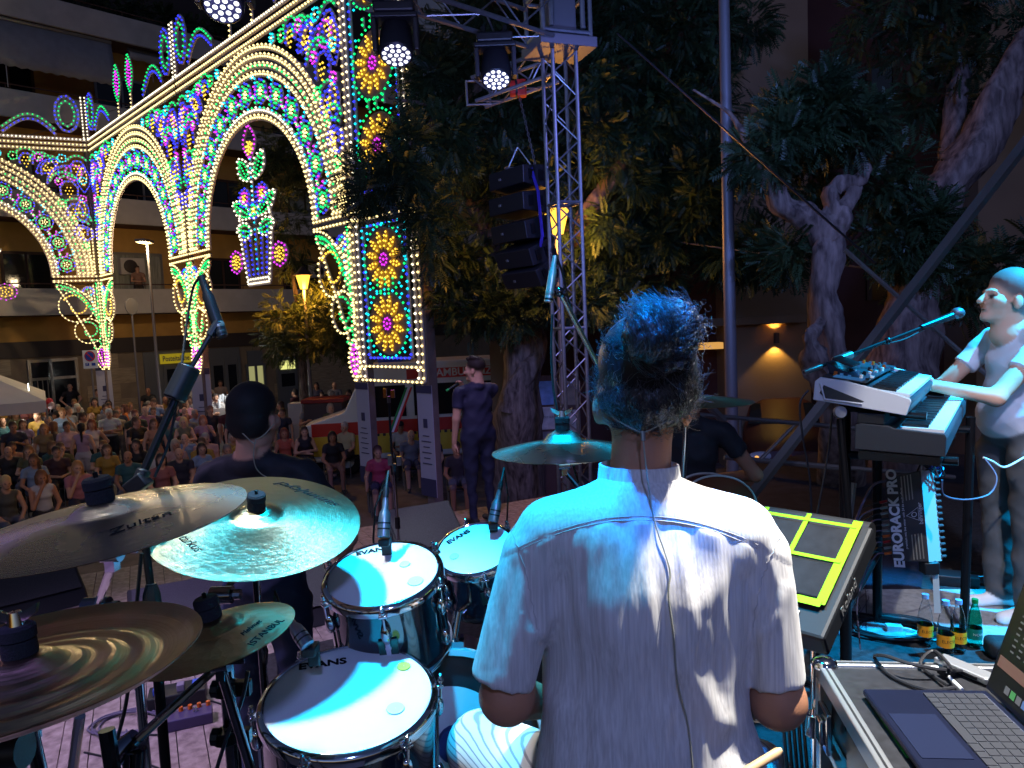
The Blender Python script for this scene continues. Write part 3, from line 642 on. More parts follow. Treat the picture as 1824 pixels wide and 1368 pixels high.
    # capitals and hanging brackets below them
    for sx, x0 in ((1, 0), (-1, w_)):
        U = lambda x: x0 + sx * x
        for z in (Z0 - .02, Z0 - .16): L.line([(U(0), z), (U(1.35), z)], 'Y', wd=.06, sp=.12)
        t = np.linspace(0, 1, 24)
        for dz, c in ((-.3, 'G'), (-.42, 'G')): L.line(np.stack([U(1.15 * (1 - t) + .12), Z0 + dz - 1.05 * t ** 2.2], 1), c, sp=.11, wd=.05)
        L.line(np.stack([U(1.25 * (1 - t) + .1), Z0 - .2 - .95 * t ** 2.4], 1), 'Y', sp=.12, wd=.03)
        L.spiral(U(.72), Z0 - 1.02, .42, .16, .5, .5 + sx * 3.6 * PI / 2, 'A', sp=.1, wd=.05); L.arc(U(.72), Z0 - 1.02, .52, 0, 2 * PI, 'Y', sp=.12, wd=.03)
        L.spiral(U(.42), Z0 - 1.85, .32, .1, 1.2, 1.2 + sx * 3.4 * PI / 2, 'G', sp=.1, wd=.05); L.arc(U(.42), Z0 - 1.85, .42, 0, 2 * PI, 'Y', sp=.12, wd=.03)
        L.spiral(U(.25), Z0 - 2.35, .22, .08, .8, .8 + sx * 3.2 * PI / 2, 'G', sp=.09, wd=.04)
        L.leaf(U(.1), Z0 - 2.45, .62, .12, -PI / 2, 'P', fill='P', sp=.08); L.leaf(U(.1), Z0 - 2.35, .85, .2, -PI / 2, 'Y', sp=.1)
        L.line(np.stack([U(1.0 * (1 - t) + .12), Z0 - .36 - 1.1 * t ** 2.2], 1), 'G', sp=.11, wd=.1)
        for k in range(4): L.line([(U(.08 + .1 * k), Z0 - .25 - .05 * k), (U(.08 + .07 * k), Z0 - 2.0 + .42 * k)], 'GYC'[k % 3] + 'Y', sp=.11, wd=.04)
        L.line(np.stack([U(1.2 * (1 - t) ** 1.3 + .06), Z0 - .3 - (Z0 - .3 - ZB) * t], 1), 'Y', sp=.11, wd=.05)
        L.line([(U(.02), Z0 - .2), (U(.02), ZB)], 'Y', wd=.06); L.line([(U(.1), Z0 - .2), (U(.1), Z0 - 2.2)], 'G', wd=0); L.spiral(U(.3), Z0 - .55, .2, .1, 0, 4, 'B', sp=.09)
WP = V(-2.90, 14, 0); WQ = V(-13.75, 25, 0); WD = (WQ - WP).normalized(); WN = V(WD.y, -WD.x, 0)
if WN.dot(WP) > 0: WN = -WN
WL = (WQ - WP).length / 2
L1 = Lum(WP, WD, WN); bay(L1, WL); L1.build('light_arch', 'tall arch of coloured bulbs holding the flower vase, nearest the stage', 'arches of the festival lights', WP + WD * (WL / 2) + V(0, 0, GZ))
L2 = Lum(WP + WD * (WL + .05), WD, WN); bay(L2, WL - .05); L2.build('light_arch', 'middle arch of coloured bulbs with an empty opening', 'arches of the festival lights', WP + WD * (WL * 1.5) + V(0, 0, GZ))
LD = V(-.905, -.42, 0).normalized(); LNv = V(-LD.y, LD.x, 0)
if LNv.dot(WQ) > 0: LNv = -LNv
L3 = Lum(WQ + LD * .08, LD, LNv); bay(L3, WL); L3.build('light_arch', 'leftmost arch of coloured bulbs cut by the picture edge', 'arches of the festival lights', WQ + LD * 3.5 + V(0, 0, GZ))
# hanging vase of flowers
def vase(O, d, n, cu, label):
    L = Lum(O, d, n); b = 3.2; L.p = lambda u, v, off=0: Lum.p(L, cu + (u - cu) * 1.3, v, off)
    for x in np.linspace(-.4, .4, 5): L.line([(cu + x * .8, b + .15), (cu + x * 1.15, b + 1.25)], 'BC' if abs(x) < .1 else 'B', sp=.11, wd=.05)
    L.line([(cu - .42, b), (cu + .42, b)], 'W', sp=.07, wd=.12); L.line([(cu - .42, b + .1), (cu + .42, b + .1)], 'W', sp=.09)
    for sx in (-1, 1):
        L.line([(cu + sx * .4, b), (cu + sx * .62, b + 1.3), (cu + sx * .5, b + 1.75)], 'W', sp=.11)
        L.rosette(cu + sx * .82, b + .55, .26, 'AP', 'A')
        for a, v, l in ((.55, 1.5, .75), (1.0, 2.3, .6), (.25, 1.15, .55)):
            L.leaf(cu + sx * .12, b + v, l, .13, a if sx > 0 else PI - a, 'G', fill='G'); L.leaf(cu + sx * .1, b + v - .02, l + .1, .2, a if sx > 0 else PI - a, 'W', sp=.13)
        L.rosette(cu + sx * .33, b + 1.95, .22, 'PBA', 'A')
    L.rosette(cu, b + 1.62, .2, 'GBA', 'A'); L.leaf(cu, b + 2.75, .75, .22, PI / 2, 'P'); L.rosette(cu, b + 3.0, .15, 'AA', 'A'); L.line([(cu, b + 1.3), (cu, b + 2.8)], 'CW', sp=.1, wd=.03)
    return L.build('light_vase', label, 'vases of the festival lights', L.p(cu, b), .0255)
vase(WP, WD, WN, WL / 2, 'vase of flowers in coloured bulbs hanging inside the arch nearest the stage')
vase(WQ, LD, LNv, WL / 2 - .05, 'vase of flowers in coloured bulbs cut by the left picture edge')
# tall panel with wheel rosettes
PW = 1.98; PP = WP - WD * (PW + .06)
LP_ = Lum(PP, WD, WN); top = 10.6
for u in (.02, .16, PW - .16, PW - .02): LP_.line([(u, ZB), (u, top)], 'Y' if u in (.02, PW - .02) else 'W', sp=.14, wd=.06)
for k in range(18):
    z = ZB + .2 + k * .5
    for a, b in ((.02, .16), (PW - .16, PW - .02)): LP_.line([(a, z), (b, z + .12)], None, wd=.03)
for z in (ZB, ZB + .26, Z0 - .02, Z0 - .18): LP_.line([(.02, z), (PW - .02, z)], 'Y', sp=.13, wd=.05)
for z0, z1 in ((ZB + .42, Z0 - .32), (Z0 + .3, 9.4)):
    for u in (.34, PW - .34): LP_.line([(u, z0), (u, z1)], 'BCCB', sp=.13, wd=.05)
    LP_.line([(.34, z0), (PW - .34, z0)], 'B', sp=.12, wd=.04); LP_.line([(.34, z1), (PW - .34, z1)], 'BC', sp=.12, wd=.04)
RC = [1.09 + .42 + .62, Z0 - .32 - .62 - .02, Z0 + .3 + .75, Z0 + 2.45, Z0 + 4.0]
for i, z in enumerate(RC):
    LP_.arc(PW / 2, z, .62, 0, 2 * PI, 'GC' if i < 2 else 'G', wd=.0, sp=.125)
    for a in np.linspace(0, 2 * PI, 5)[:-1] + PI / 4: LP_.bulbs([(PW / 2 + .68 * math.cos(a), z + .72 * math.sin(a))], 'C')
    if i in (0, 2, 3):
        for q in (-.12, 0, .12): LP_.line([(PW / 2 + q * 2, z + .66), (PW / 2 + q * 2, z + .85)], 'G', sp=.09, wd=.03)
pan = LP_.build('light_pillar', 'tall panel of bulbs with yellow wheel rosettes at the end of the arches', None, PP + V(0, 0, GZ))
disc = mat('rosette_board', c8(150, 120, 112), .8)
amber_glow = emat('petal_glow', (1, .45, .02), .35)
for i, z in enumerate(RC):
    c = LP_.p(PW / 2, z, .0); M = frame(c, LP_.d, V(0, 0, 1))
    if M.to_3x3().col[2].dot(LP_.n) < 0: M = frame(c, -LP_.d, V(0, 0, 1))
    wh = part('wheel_rosette', disc, pan, lambda m: m.lathe([(.001, .0), (.555, .0), (.565, .02), (.555, .04), (.001, .04)], 40, M))
    for k in range(12):
        a = k * PI / 6 + PI / 12; Mk = M @ Matrix.Rotation(a, 4, 'Z')
        part('petal', amber_glow, wh, lambda m: (setattr(m, 'M', Mk), m.add([(.17 + .36 * t, s * .075 * math.sin(PI * t ** .8) , .046) for t in np.linspace(0, 1, 8) for s in (-1, 1)], [(2 * q, 2 * q + 2, 2 * q + 3, 2 * q + 1) for q in range(7)])), smooth=None)
        def pb(m):
            m.M = Mk
            for t, s in ((.24, 0), (.33, .03), (.33, -.03), (.42, .035), (.42, -.035), (.49, 0)): m.add(OCT * .024 + np.array([t, s, .07]), OCF)
        o = part('petal_bulbs', BM['A'], wh, pb, smooth=179); o['kind'] = 'stuff'
    def hub(m):
        m.M = M
        for k in range(9): m.add(OCT * .024 + np.array([.1 * math.cos(k * .7), .1 * math.sin(k * .7), .06]), OCF)
        m.add(OCT * .03 + np.array([0, 0, .06]), OCF)
    o = part('hub_bulbs', BM['P'], wh, hub, smooth=179); o['kind'] = 'stuff'
# wooden posts with paper banners
postm = mat('timber_post', c8(130, 112, 106), .8, noise=.2, nscale=4)
ban = mat('banner_paper', c8(190, 184, 192), .7); bandark = mat('banner_print', c8(70, 66, 92), .7)
def banner(name, top, wd, h, rt, label, parent=None):
    """printed paper banner: pale sheet, dark band at foot, small motifs and lines"""
    t = thing(name, label, 'banner', top - V(0, 0, h), 'printed banners')
    nz = rt.cross(V(0, 0, 1)).normalized(); nz = nz if nz.dot(CAM - top) > 0 else -nz
    def q(x0, x1, y0, y1, o): return lambda m: m.hexa([top + rt * a + V(0, 0, -b) + nz * c for c in (o, o + .012) for a, b in ((x0, y1), (x1, y1), (x1, y0), (x0, y0))])
    part('sheet', ban, t, q(-wd / 2, wd / 2, 0, h, 0), smooth=None)
    part('printed_foot', bandark, t, q(-wd / 2, wd / 2, h * .84, h, .013), smooth=None); part('printed_head', bandark, t, q(-wd / 2, wd / 2, 0, h * .07, .013), smooth=None)
    part('printed_motif', bandark, t, q(-wd * .12, wd * .12, h * .3, h * .38, .013), smooth=None)
    for k in range(6): part('printed_line', bandark, t, q(-wd * (.2 + .1 * (k % 2)), wd * (.2 + .1 * (k % 2)), h * (.45 + .05 * k), h * (.457 + .05 * k), .013), smooth=None)
    return t
POSTS = [(LP_.p(.05, 0, -.1), 11, 'at the far edge of the tall light panel'), (LP_.p(PW, 0, -.1), 11, 'at the inner edge of the tall light panel'),
         (L2.p(0, 0, -.15), 9.5, 'between the two bulb arches'), (L3.p(0, 0, -.15), 9.5, 'at the corner of the bulb arches')]
for k, (p, h, w_) in enumerate(POSTS):
    mb = MB(); mb.box((p.x, p.y, (GZ + h) / 2), (.2, .2, h - GZ), Matrix.Rotation(R(45), 3, 'Z'))
    tag(obj('timber_post', mb, postm, smooth=None, bevel=.01), 'square timber post ' + w_, 'post', 'posts of the festival lights')
    if k < 2: nm = ('banner', p + WN * .12 + V(0, 0, ZB - GZ + GZ - .05), .42, 1.95, WD)
    else: nm = ('banner', p + WN * .12 + V(0, 0, ZB + .1), .52, 2.3, V(1, 0, 0))
    banner(*nm, 'printed paper banner on the post ' + w_)
# ================================================================== RIG
def truss(t, p0, p1, w_, up, n, rch=.025, rbr=.01, skip=()):
    p0, p1, up = V(*p0), V(*p1), V(*up); d = (p1 - p0).normalized(); a = d.cross(up).normalized(); b = a.cross(d).normalized(); h = w_ / 2
    C = [a * h + b * h, -a * h + b * h, -a * h - b * h, a * h - b * h]
    for c in C: part('chord', steel, t, lambda m: m.cyl(p0 + c, p1 + c, rch, n=10))
    for i in range(n):
        q0, q1 = p0 + (p1 - p0) * (i / n), p0 + (p1 - p0) * ((i + 1) / n)
        for k in range(4):
            A, B = C[k], C[(k + 1) % 4]
            if i % 2: A, B = B, A
            part('brace', steel, t, lambda m: m.cyl(q0 + A, q1 + B, rbr, n=6))
TD = 8.8
tw = at(1003, 300, TD); tw = V(tw.x, tw.y, 0)
tower = thing('truss_tower', 'aluminium lattice tower holding up the lighting beam', 'truss', tw + V(0, 0, GZ))
UPV = V(math.cos(R(20)), math.sin(R(20)), 0)
truss(tower, tw + V(0, 0, GZ), tw + V(0, 0, 5.2), .30, UPV, 26)
for z in (.35, 1.95, 3.45): part('joint_frame', steel, tower, lambda m: [m.cyl(tw + V(0, 0, z) + a, tw + V(0, 0, z) + b, .022, n=6) for a, b in [(UPV * x + UPV.cross(V(0, 0, 1)) * y, UPV * x2 + UPV.cross(V(0, 0, 1)) * y2) for x, y, x2, y2 in ((.15, .15, -.15, .15), (-.15, .15, -.15, -.15), (-.15, -.15, .15, -.15), (.15, -.15, .15, .15))]])
part('base_plate', steel, tower, lambda m: m.box((tw.x, tw.y, GZ + .02), (.6, .6, .03), Matrix.Rotation(R(20), 3, 'Z')), smooth=None)
# sleeve block at the top
rot20 = Matrix.Rotation(R(20), 3, 'Z')
wooden = mat('truss_pad', c8(120, 118, 124), .5, .5)
blk = part('sleeve_plate', wooden, tower, lambda m: m.box((tw.x, tw.y, 5.27), (.72, .62, .12), rot20), smooth=None, bevel=.012)
part('sleeve_block', steel, tower, lambda m: [m.cyl(tw + V(0, 0, z) + V(*(rot20 @ V(a, b, 0))), tw + V(0, 0, z) + V(*(rot20 @ V(c, d, 0))), .028, n=8) for z in (5.38, 5.84) for a, b, c, d in ((.3, .25, -.3, .25), (-.3, .25, -.3, -.25), (-.3, -.25, .3, -.25), (.3, -.25, .3, .25))] + [m.cyl(tw + V(*(rot20 @ V(a, b, 0))) + V(0, 0, 5.34), tw + V(*(rot20 @ V(a, b, 0))) + V(0, 0, 5.9), .028, n=8) for a in (-.3, .3) for b in (-.25, .25)])
part('sleeve_side', wooden, tower, lambda m: [m.box((tw.x, tw.y, 5.6), (.34, .3, .5), rot20)], smooth=None, bevel=.01)
for s_ in (-1, 1): part('roller', steel, tower, lambda m: [m.cyl(tw + V(*(rot20 @ V(.2 * s, -.26, 0))) + V(0, 0, 5.42), tw + V(*(rot20 @ V(.2 * s, -.26, 0))) + V(0, 0, 5.8), .03, n=8) for s in (s_,)])
truss(tower, tw + V(0, 0, 5.9), tw + V(0, 0, 7.4), .30, UPV, 5)
# lighting beam from the tower towards the left, over the stage
bd = V(-.746, -.666, 0).normalized(); b0_ = tw + V(0, 0, 5.5) + bd * .3
beam = thing('lighting_beam', 'horizontal aluminium truss beam carrying the moving lights', 'truss', b0_)
truss(beam, b0_, b0_ + bd * 7.0, .42, (0, 0, 1), 14, .026, .011)
# outrigger that carries the speakers
od = V(-.95, .62, 0).normalized(); o0 = tw + V(0, 0, 4.95) + od * .35
outr = thing('outrigger_beam', 'short truss arm behind the tower holding the chain hoist', 'truss', o0)
o0b = at(985, 118, 9.1); o1b = at(852, 165, 9.5)
truss(outr, o0b, o1b, .30, (0, 0, 1), 4, .024, .012)
part('end_frame', steel, outr, lambda m: m.tube([o1b + V(0, -.0, .0) + x for x in (V(-.15, 0, -.15), V(.15, 0, -.15), V(.15, 0, .15), V(-.15, 0, .15))], .022, 8, closed=True), smooth=None)
# moving head lights
black = mat('black_plastic', (.012, .012, .015), .45, bump=.05, bscale=300); blackm = mat('black_metal', (.01, .01, .012), .3, .4)
ledm = emat('led_white', (.9, .94, 1), 2.5); lensm = mat('lens_plate', (.16, .16, .24), .3)
def mover(px, py, d, aim, label):
    c = at(px, py, d)                       # centre of lens
    aim = V(*aim).normalized(); t = thing('moving_head_light', label, 'stage light', c - aim * .32 + V(0, 0, .42), 'moving head lights on the beam')
    piv = c - aim * .16
    ax = aim.cross(V(0, 0, 1)).normalized(); M = frame(c, ax, aim.cross(ax), None)
    M = frame(c, ax, -aim.cross(ax))       # z axis = -aim or aim
    if V(*M.to_3x3().col[2]).dot(aim) < 0: M = frame(c, -ax, -aim.cross(ax))
    hd = part('head', black, t, lambda m: m.lathe([(.001, -.37), (.1, -.37), (.15, -.33), (.165, -.2), (.17, -.06), (.165, .0), (.15, .012), (.15, -.008), (.001, -.008)], 28, M), smooth=40)
    part('lens_plate', lensm, hd, lambda m: m.lathe([(.001, 0), (.148, 0), (.148, .004), (.001, .004)], 28, M))
    pts = [(0, 0)] + [(.062 * math.cos(k * PI / 3), .062 * math.sin(k * PI / 3)) for k in range(6)] + [(.12 * math.cos(k * PI / 6 + .26), .12 * math.sin(k * PI / 6 + .26)) for k in range(12)]
    for x, y in pts:
        part('led', ledm, hd, lambda m: (setattr(m, 'M', M), m.lathe([(.001, .014), (.014, .011), (.0215, .006), (.0215, .004)], 10, Matrix.Translation((x, y, 0)))))
    yk = part('yoke', black, t, lambda m: [m.hexa([piv + ax * (s * .205) + ax * a + V(0, 0, z) + V(*(aim.cross(ax))) * 0 + (V(aim.x, aim.y, 0).normalized() if abs(aim.x) + abs(aim.y) > .01 else V(0, 1, 0)) * b for z, k in ((-.1, .08), (.2, .12)) for a, b in ((-.025, -k), (.025, -k), (.025, k), (-.025, k))]) for s in (-1, 1)] + [m.box(piv + V(0, 0, .225), (.46, .26, .05), Matrix.Rotation(math.atan2(ax.y, ax.x), 3, 'Z'))], smooth=None, bevel=.012)
    bs = part('base', black, t, lambda m: m.box(piv + V(0, 0, .30), (.40, .30, .10), Matrix.Rotation(math.atan2(ax.y, ax.x), 3, 'Z')), smooth=None, bevel=.02)
    part('clamp', blackm, t, lambda m: [m.box(piv + ax * s + V(0, 0, .40), (.05, .06, .12), Matrix.Rotation(math.atan2(ax.y, ax.x), 3, 'Z')) for s in (-.12, .12)], smooth=None, bevel=.008)
    spot('moving_head_beam', c + aim * .05, c + aim * 3, 160, (.9, .94, 1), 30, .5, .12)
mover(706, 98, 7.23, (.02, -.42, -.9), 'moving head light with lit white lens, middle of the three on the beam')
mover(884, 142, 8.1, (.0, -.45, -.9), 'moving head light with lit white lens, nearest the tower')
mover(397, 12, 6.0, (.05, -.5, -.85), 'moving head light with lit white lens, cut by the top edge')
# chain hoist and line array
red = mat('hoist_red', c8(200, 45, 35), .45); darkred = mat('dark_red', c8(120, 20, 26), .5)
hp = at(922, 158, 9.3)
hoist = thing('chain_hoist', 'small red chain hoist hanging under the truss arm', 'hoist', hp)
part('housing', red, hoist, lambda m: (m.cyl(hp + V(-.1, 0, 0), hp + V(-.02, 0, 0), .1, n=16), m.box(hp + V(.05, 0, 0), (.12, .14, .2))), smooth=None, bevel=.01)
part('motor_cap', black, hoist, lambda m: m.cyl(hp + V(-.03, 0, 0), hp + V(.0, 0, 0), .104, n=16))
part('hook', steel, hoist, lambda m: m.tube([hp + V(0, 0, .1), hp + V(0, 0, .22), hp + V(.04, 0, .27)], .015, 6))
lp_ = at(955, 300, 9.4)
part('chain', steel, hoist, lambda m: [m.tube([hp + (lp_ - hp) * f + V(.012 * math.cos(a) if k % 2 else 0, .012 * math.cos(a) if not k % 2 else 0, .03 * math.sin(a)) for a in np.linspace(0, 2 * PI, 9)[:-1]], .005, 4, closed=True) for k, f in enumerate(np.linspace(.1, 1, 26))])
grille = mat('speaker_grille', (.02, .02, .024), .6, noise=.3, nscale=200)
la = thing('line_array_speaker', 'curved stack of black line array speakers hanging beside the tower', 'speaker', at(925, 500, 9.5))
pts = [(922, 320, 0), (922, 365, 2), (926, 412, 9), (934, 455, 18), (946, 488, 26)]
for i, (px, py, tl) in enumerate(pts):
    c = at(px, py, 9.5); M = Matrix.Translation(c) @ Matrix.Rotation(R(128), 4, 'Z') @ Matrix.Rotation(R(-tl), 4, 'X')
    cb = part('speaker_box', black, la, lambda m: (setattr(m, 'M', M), m.hexa([(-.36, -.24, -.15), (.36, -.24, -.15), (.36, .2, -.11), (-.36, .2, -.11), (-.36, -.24, .15), (.36, -.24, .15), (.36, .2, .11), (-.36, .2, .11)])), smooth=None, bevel=.01)
    part('grille', grille, cb, lambda m: (setattr(m, 'M', M), m.box((0, -.245, 0), (.68, .014, .27))), smooth=None)
    for s in (-1, 1):
        part('handle', blackm, cb, lambda m: (setattr(m, 'M', M), [m.box((s * .365, y, .0), (.02, .07, .13)) for y in (-.08, .08)]), smooth=None)
    part('port_light', alum, cb, lambda m: (setattr(m, 'M', M), m.box((.12, .2, .0), (.04, .02, .03))), smooth=None)
part('rigging_frame', steel, la, lambda m: [m.cyl(at(900, 300, 9.5), at(960, 300, 9.3), .02, n=6), m.cyl(at(905, 300, 9.5), at(922, 262, 9.4), .01, n=5), m.cyl(at(950, 300, 9.4), at(922, 262, 9.4), .01, n=5)])
tag(part('ratchet_strap', mat('violet_strap', c8(70, 50, 170), .8), None, lambda m: m.tube([at(945, 296, 9.2), at(958, 340, 9.15), at(966, 420, 9.2), at(962, 440, 9.2)], .022, 6)), 'violet strap hanging beside the black speaker stack', 'strap')

# ------------------------------------------------------------------ poles, braces, railing at stage right
polem = mat('grey_pole', c8(120, 116, 118), .5, .4)
pb = V(at(1297, 400, 9.2).x, at(1297, 400, 9.2).y, GZ)
tag(part('lamp_pole', polem, None, lambda m: (m.tube([pb, pb + V(0, 0, 4), pb + V(0, 0, 9)], [.085, .075, .06], 14), m.lathe([(.001, 0), (.13, 0), (.13, .25), (.1, .3), (.09, .32)], 16, Matrix.Translation(pb))), smooth=50), 'tall grey pole standing behind the drummer to the right', 'pole')
railm = mat('rail_tube', c8(120, 112, 112), .4, .6)
rl = thing('guard_rail', 'grey tube guard rail along the side of the stage', 'railing', at(1400, 900, 5.6))
def rt(px, py): return at(px, py, 5.2 + (px - 1240) / 400 * .3)
for a, b in (((1236, 738), (1700, 778)), ((1290, 814), (1700, 850)), ((1290, 815), (1500, 835))): part('rail', railm, rl, lambda m: m.cyl(rt(*a), rt(*b), .017, n=8))
for x, y0, y1 in ((1252, 740, 900), (1318, 744, 905), (1640, 772, 960), (1500, 760, 930)): part('post', railm, rl, lambda m: m.cyl(rt(x, y0), rt(x + 3, y1), .017, n=8))
part('diagonal', railm, rl, lambda m: m.cyl(rt(1420, 752), rt(1355, 818), .014, n=8))
part('diagonal', railm, rl, lambda m: m.cyl(rt(1262, 722), rt(1290, 752), .03, n=6))
br = thing('roof_brace', 'long flat metal brace slanting up to the right corner', 'brace', at(1300, 930, 4.6))
part('brace_tube', polem, br, lambda m: m.cyl(at(1290, 945, 4.9), at(1850, 225, 4.3), .036, n=4), smooth=None)
part('brace_tube', polem, br, lambda m: m.cyl(at(1505, 445, 4.9), at(1760, 670, 4.6), .016, n=6))
part('cable_wire', black, br, lambda m: m.cyl(at(1100, 60, 8), at(1560, 470, 5.2), .010, n=5))
for k, (a, b) in enumerate((((0, 256, 24.5), (360, 150, 24)), ((1200, 430, 12), (1560, 480, 9)))):
    tag(part('overhead_wire', polem, None, lambda m: m.cyl(at(*a), at(*b), .012, n=5)), ['thin overhead wire above the leftmost bulb arch', 'thin wire stretched between the dark trees'][k], 'wire')

# ------------------------------------------------------------------ street furniture
lampglow = emat('sodium_glow', (1, .72, .18), 6.)
def street_lamp(px, pyt, d, label):
    b = V(at(px, pyt, d).x, at(px, pyt, d).y, GZ); top = at(px, pyt, d).z
    t = thing('street_lamp', label, 'street lamp', b)
    part('pole', polem, t, lambda m: m.tube([b, b + V(0, 0, 2), V(b.x, b.y, top)], [.065, .05, .035], 12))
    hd = part('lamp_head', polem, t, lambda m: m.box((b.x, b.y - .15, top + .06), (.32, .6, .09)), smooth=None, bevel=.02)
    part('diffuser', lampglow, hd, lambda m: m.box((b.x, b.y - .18, top + .005), (.26, .44, .02)), smooth=None)
    point('street_light', (b.x, b.y - .2, top - .15), 300, (1, .74, .42), .15)
street_lamp(262, 434, 22.5, 'slim street lamp lit at its top in front of the balconies')
# lantern in the young tree, lantern behind the truss
def lantern(px, py, d, power, label):
    c = at(px, py, d); b = V(c.x, c.y, GZ); t = thing('street_lantern', label, 'street lamp', b)
    part('pole', polem, t, lambda m: m.tube([b, b + V(0, 0, 1.2), V(c.x, c.y, c.z - .3)], [.1, .06, .045], 12))
    part('lantern_glass', emat('lantern_glow', (1, .5, .05), 2.2), t, lambda m: m.lathe([(.001, -.28), (.1, -.28), (.2, .1), (.001, .1)], 8, Matrix.Translation(c)))
    part('lantern_cap', darkpaint, t, lambda m: m.lathe([(.001, .36), (.04, .34), (.1, .26), (.26, .12), (.27, .1), (.001, .1)], 8, Matrix.Translation(c)))
    point('lantern_light', c - V(-.1, .3, .35), power, (1, .42, .06), .12)
lantern(540, 497, 20.2, 260, 'amber lantern glowing among the leaves beside the light panel')
lantern(991, 385, 11.4, 150, 'amber lantern glowing behind the lattice tower')
# no parking sign
s0 = at(161, 640, 23.3); sb = V(s0.x, s0.y, GZ)
ns = thing('parking_sign', 'white no-parking sign with blue and red disc on a thin pole', 'sign', sb)
signw = mat('sign_white', (.75, .75, .75), .4); signb = mat('sign_blue', c8(20, 60, 160), .4); signr = mat('sign_red', c8(190, 25, 30), .4)
part('pole', polem, ns, lambda m: m.cyl(sb, s0 + V(0, .03, .2), .03, n=8))
pn = part('panel', signw, ns, lambda m: m.box(s0, (.46, .03, .58)), smooth=None)
Ms = frame(s0 + V(0, -.018, .1), (1, 0, 0), (0, 0, 1))
part('red_disc', signr, pn, lambda m: m.lathe([(.001, .006), (.17, .006), (.17, 0)], 28, Ms)); part('blue_disc', signb, pn, lambda m: m.lathe([(.001, .01), (.135, .01), (.135, 0)], 28, Ms))
part('red_bar', signr, pn, lambda m: (setattr(m, 'M', Ms @ Matrix.Rotation(R(-45), 4, 'Z')), m.box((0, 0, .012), (.28, .035, .004))), smooth=None)
for x in (-.1, .1): part('blue_plate', signb, pn, lambda m: (setattr(m, 'M', Ms), m.box((x, -.26, .004), (.12, .09, .006))), smooth=None)
text('lettering', 'P', .1, Ms @ Matrix.Translation((-.1, -.26, .01)), signw, pn)
# tall round mirror pole
s1 = at(235, 560, 23); tag(part('signpost', polem, None, lambda m: (m.cyl(V(s1.x, s1.y, GZ), s1 + V(0, 0, .5), .03, n=8), m.lathe([(.001, 0), (.26, 0), (.26, .03), (.001, .03)], 20, frame(s1 + V(0, 0, .25), (.3, 1, 0), (0, 0, 1)))), smooth=40), 'thin post with a round sign seen edge-on below the arches', 'signpost')
# gazebo at far left
canvas = mat('gazebo_canvas', c8(214, 205, 200), .9, noise=.05, nscale=3)
gz = thing('gazebo', 'white market gazebo roof at the left edge of the crowd', 'gazebo', atz(20, 830, GZ))
gc = at(-60, 690, 18.6); ga = at(82, 714, 18)
gF = V(ga.x, ga.y, 0).normalized(); gR = V(gF.y, -gF.x, 0)
def gzb(m):
    q = [V(ga.x, ga.y, ga.z) + gR * a + gF * b for a, b in ((-4.5, 0), (0, 0), (0, 4.5), (-4.5, 4.5))]; ap = V(ga.x, ga.y, ga.z + 1.3) - gR * 2.25 + gF * 2.25
    m.add([tuple(p) for p in q] + [tuple(ap)] + [tuple(p - V(0, 0, .28)) for p in q], [(0, 1, 4), (1, 2, 4), (2, 3, 4), (3, 0, 4), (0, 5, 6, 1), (1, 6, 7, 2), (2, 7, 8, 3), (3, 8, 5, 0)])
part('canopy', canvas, gz, gzb, smooth=None)
for a, b in ((0, 0), (-4.5, 0), (0, 4.5), (-4.5, 4.5)): gp = gR * a + gF * b; part('pole', alum, gz, lambda m: m.cyl(V(ga.x, ga.y, GZ) + gp, V(ga.x, ga.y, ga.z - .2) + gp, .025, n=8))
gl = at(54, 724, 19); tag(part('stall_lamp', emat('stall_bulb', (.95, 1, .85), 12), None, lambda m: (m.ball(gl, .07, 10, 6), m.cyl(gl, gl + V(0, 0, .6), .008, n=5))), 'bright white bulb hanging under the gazebo', 'lamp'); point('stall_light', gl - V(0, .2, .1), 16, (1, 1, .85), .1)
# balloons / flowers over the crowd
bl = thing('balloon_bunch', 'bunch of red and yellow balloons beside the gazebo pole', 'balloons', atz(82, 790, GZ))
for k, (px, py, cm) in enumerate(((80, 722, c8(220, 60, 50)), (88, 716, c8(210, 50, 70)), (76, 716, c8(230, 120, 60)), (70, 718, c8(190, 190, 60)), (91, 722, c8(190, 170, 180)))):
    part('balloon', mat('balloon%d' % k, cm, .3), bl, lambda m: (m.ball(at(px, py, 19.5), (.09, .09, .11), 10, 8), m.cyl(at(px, py, 19.5) - V(0, 0, .1), at(82, 745, 19.5), .003, n=4)))
# drinks stall with plastic cups
stl = thing('drinks_stall', 'drinks counter crowded with stacked plastic cups under a bright bulb', 'stall', atz(425, 800, GZ))
sl = at(425, 712, 22.5)
part('counter', whitepl, stl, lambda m: m.box((sl.x, sl.y, (sl.z + GZ) / 2 - .1), (1.7, .6, sl.z - GZ - .2)), smooth=None, bevel=.02)
cupm = mat('clear_plastic', (.8, .82, .85), .2, spec=.6)
def cups(m):
    rr = random.Random(5)
    for k in range(90):
        x = sl.x + rr.uniform(-.82, .82); y = sl.y + rr.uniform(-.28, .28); z = sl.z - .2; h = rr.uniform(.12, .4)
        m.lathe([(.03, 0), (.042, h), (.04, h), (.028, .0)], 7, Matrix.Translation((x, y, z)))
o = part('cups', cupm, stl, cups); o['kind'] = 'stuff'
part('bulb', emat('stall_bulb', (.95, 1, .85), 12), stl, lambda m: m.ball(sl + V(.1, -.3, .25), .06, 8, 6)); point('stall_light', sl + V(.1, -.45, .4), 40, (.95, 1, 1), .1)
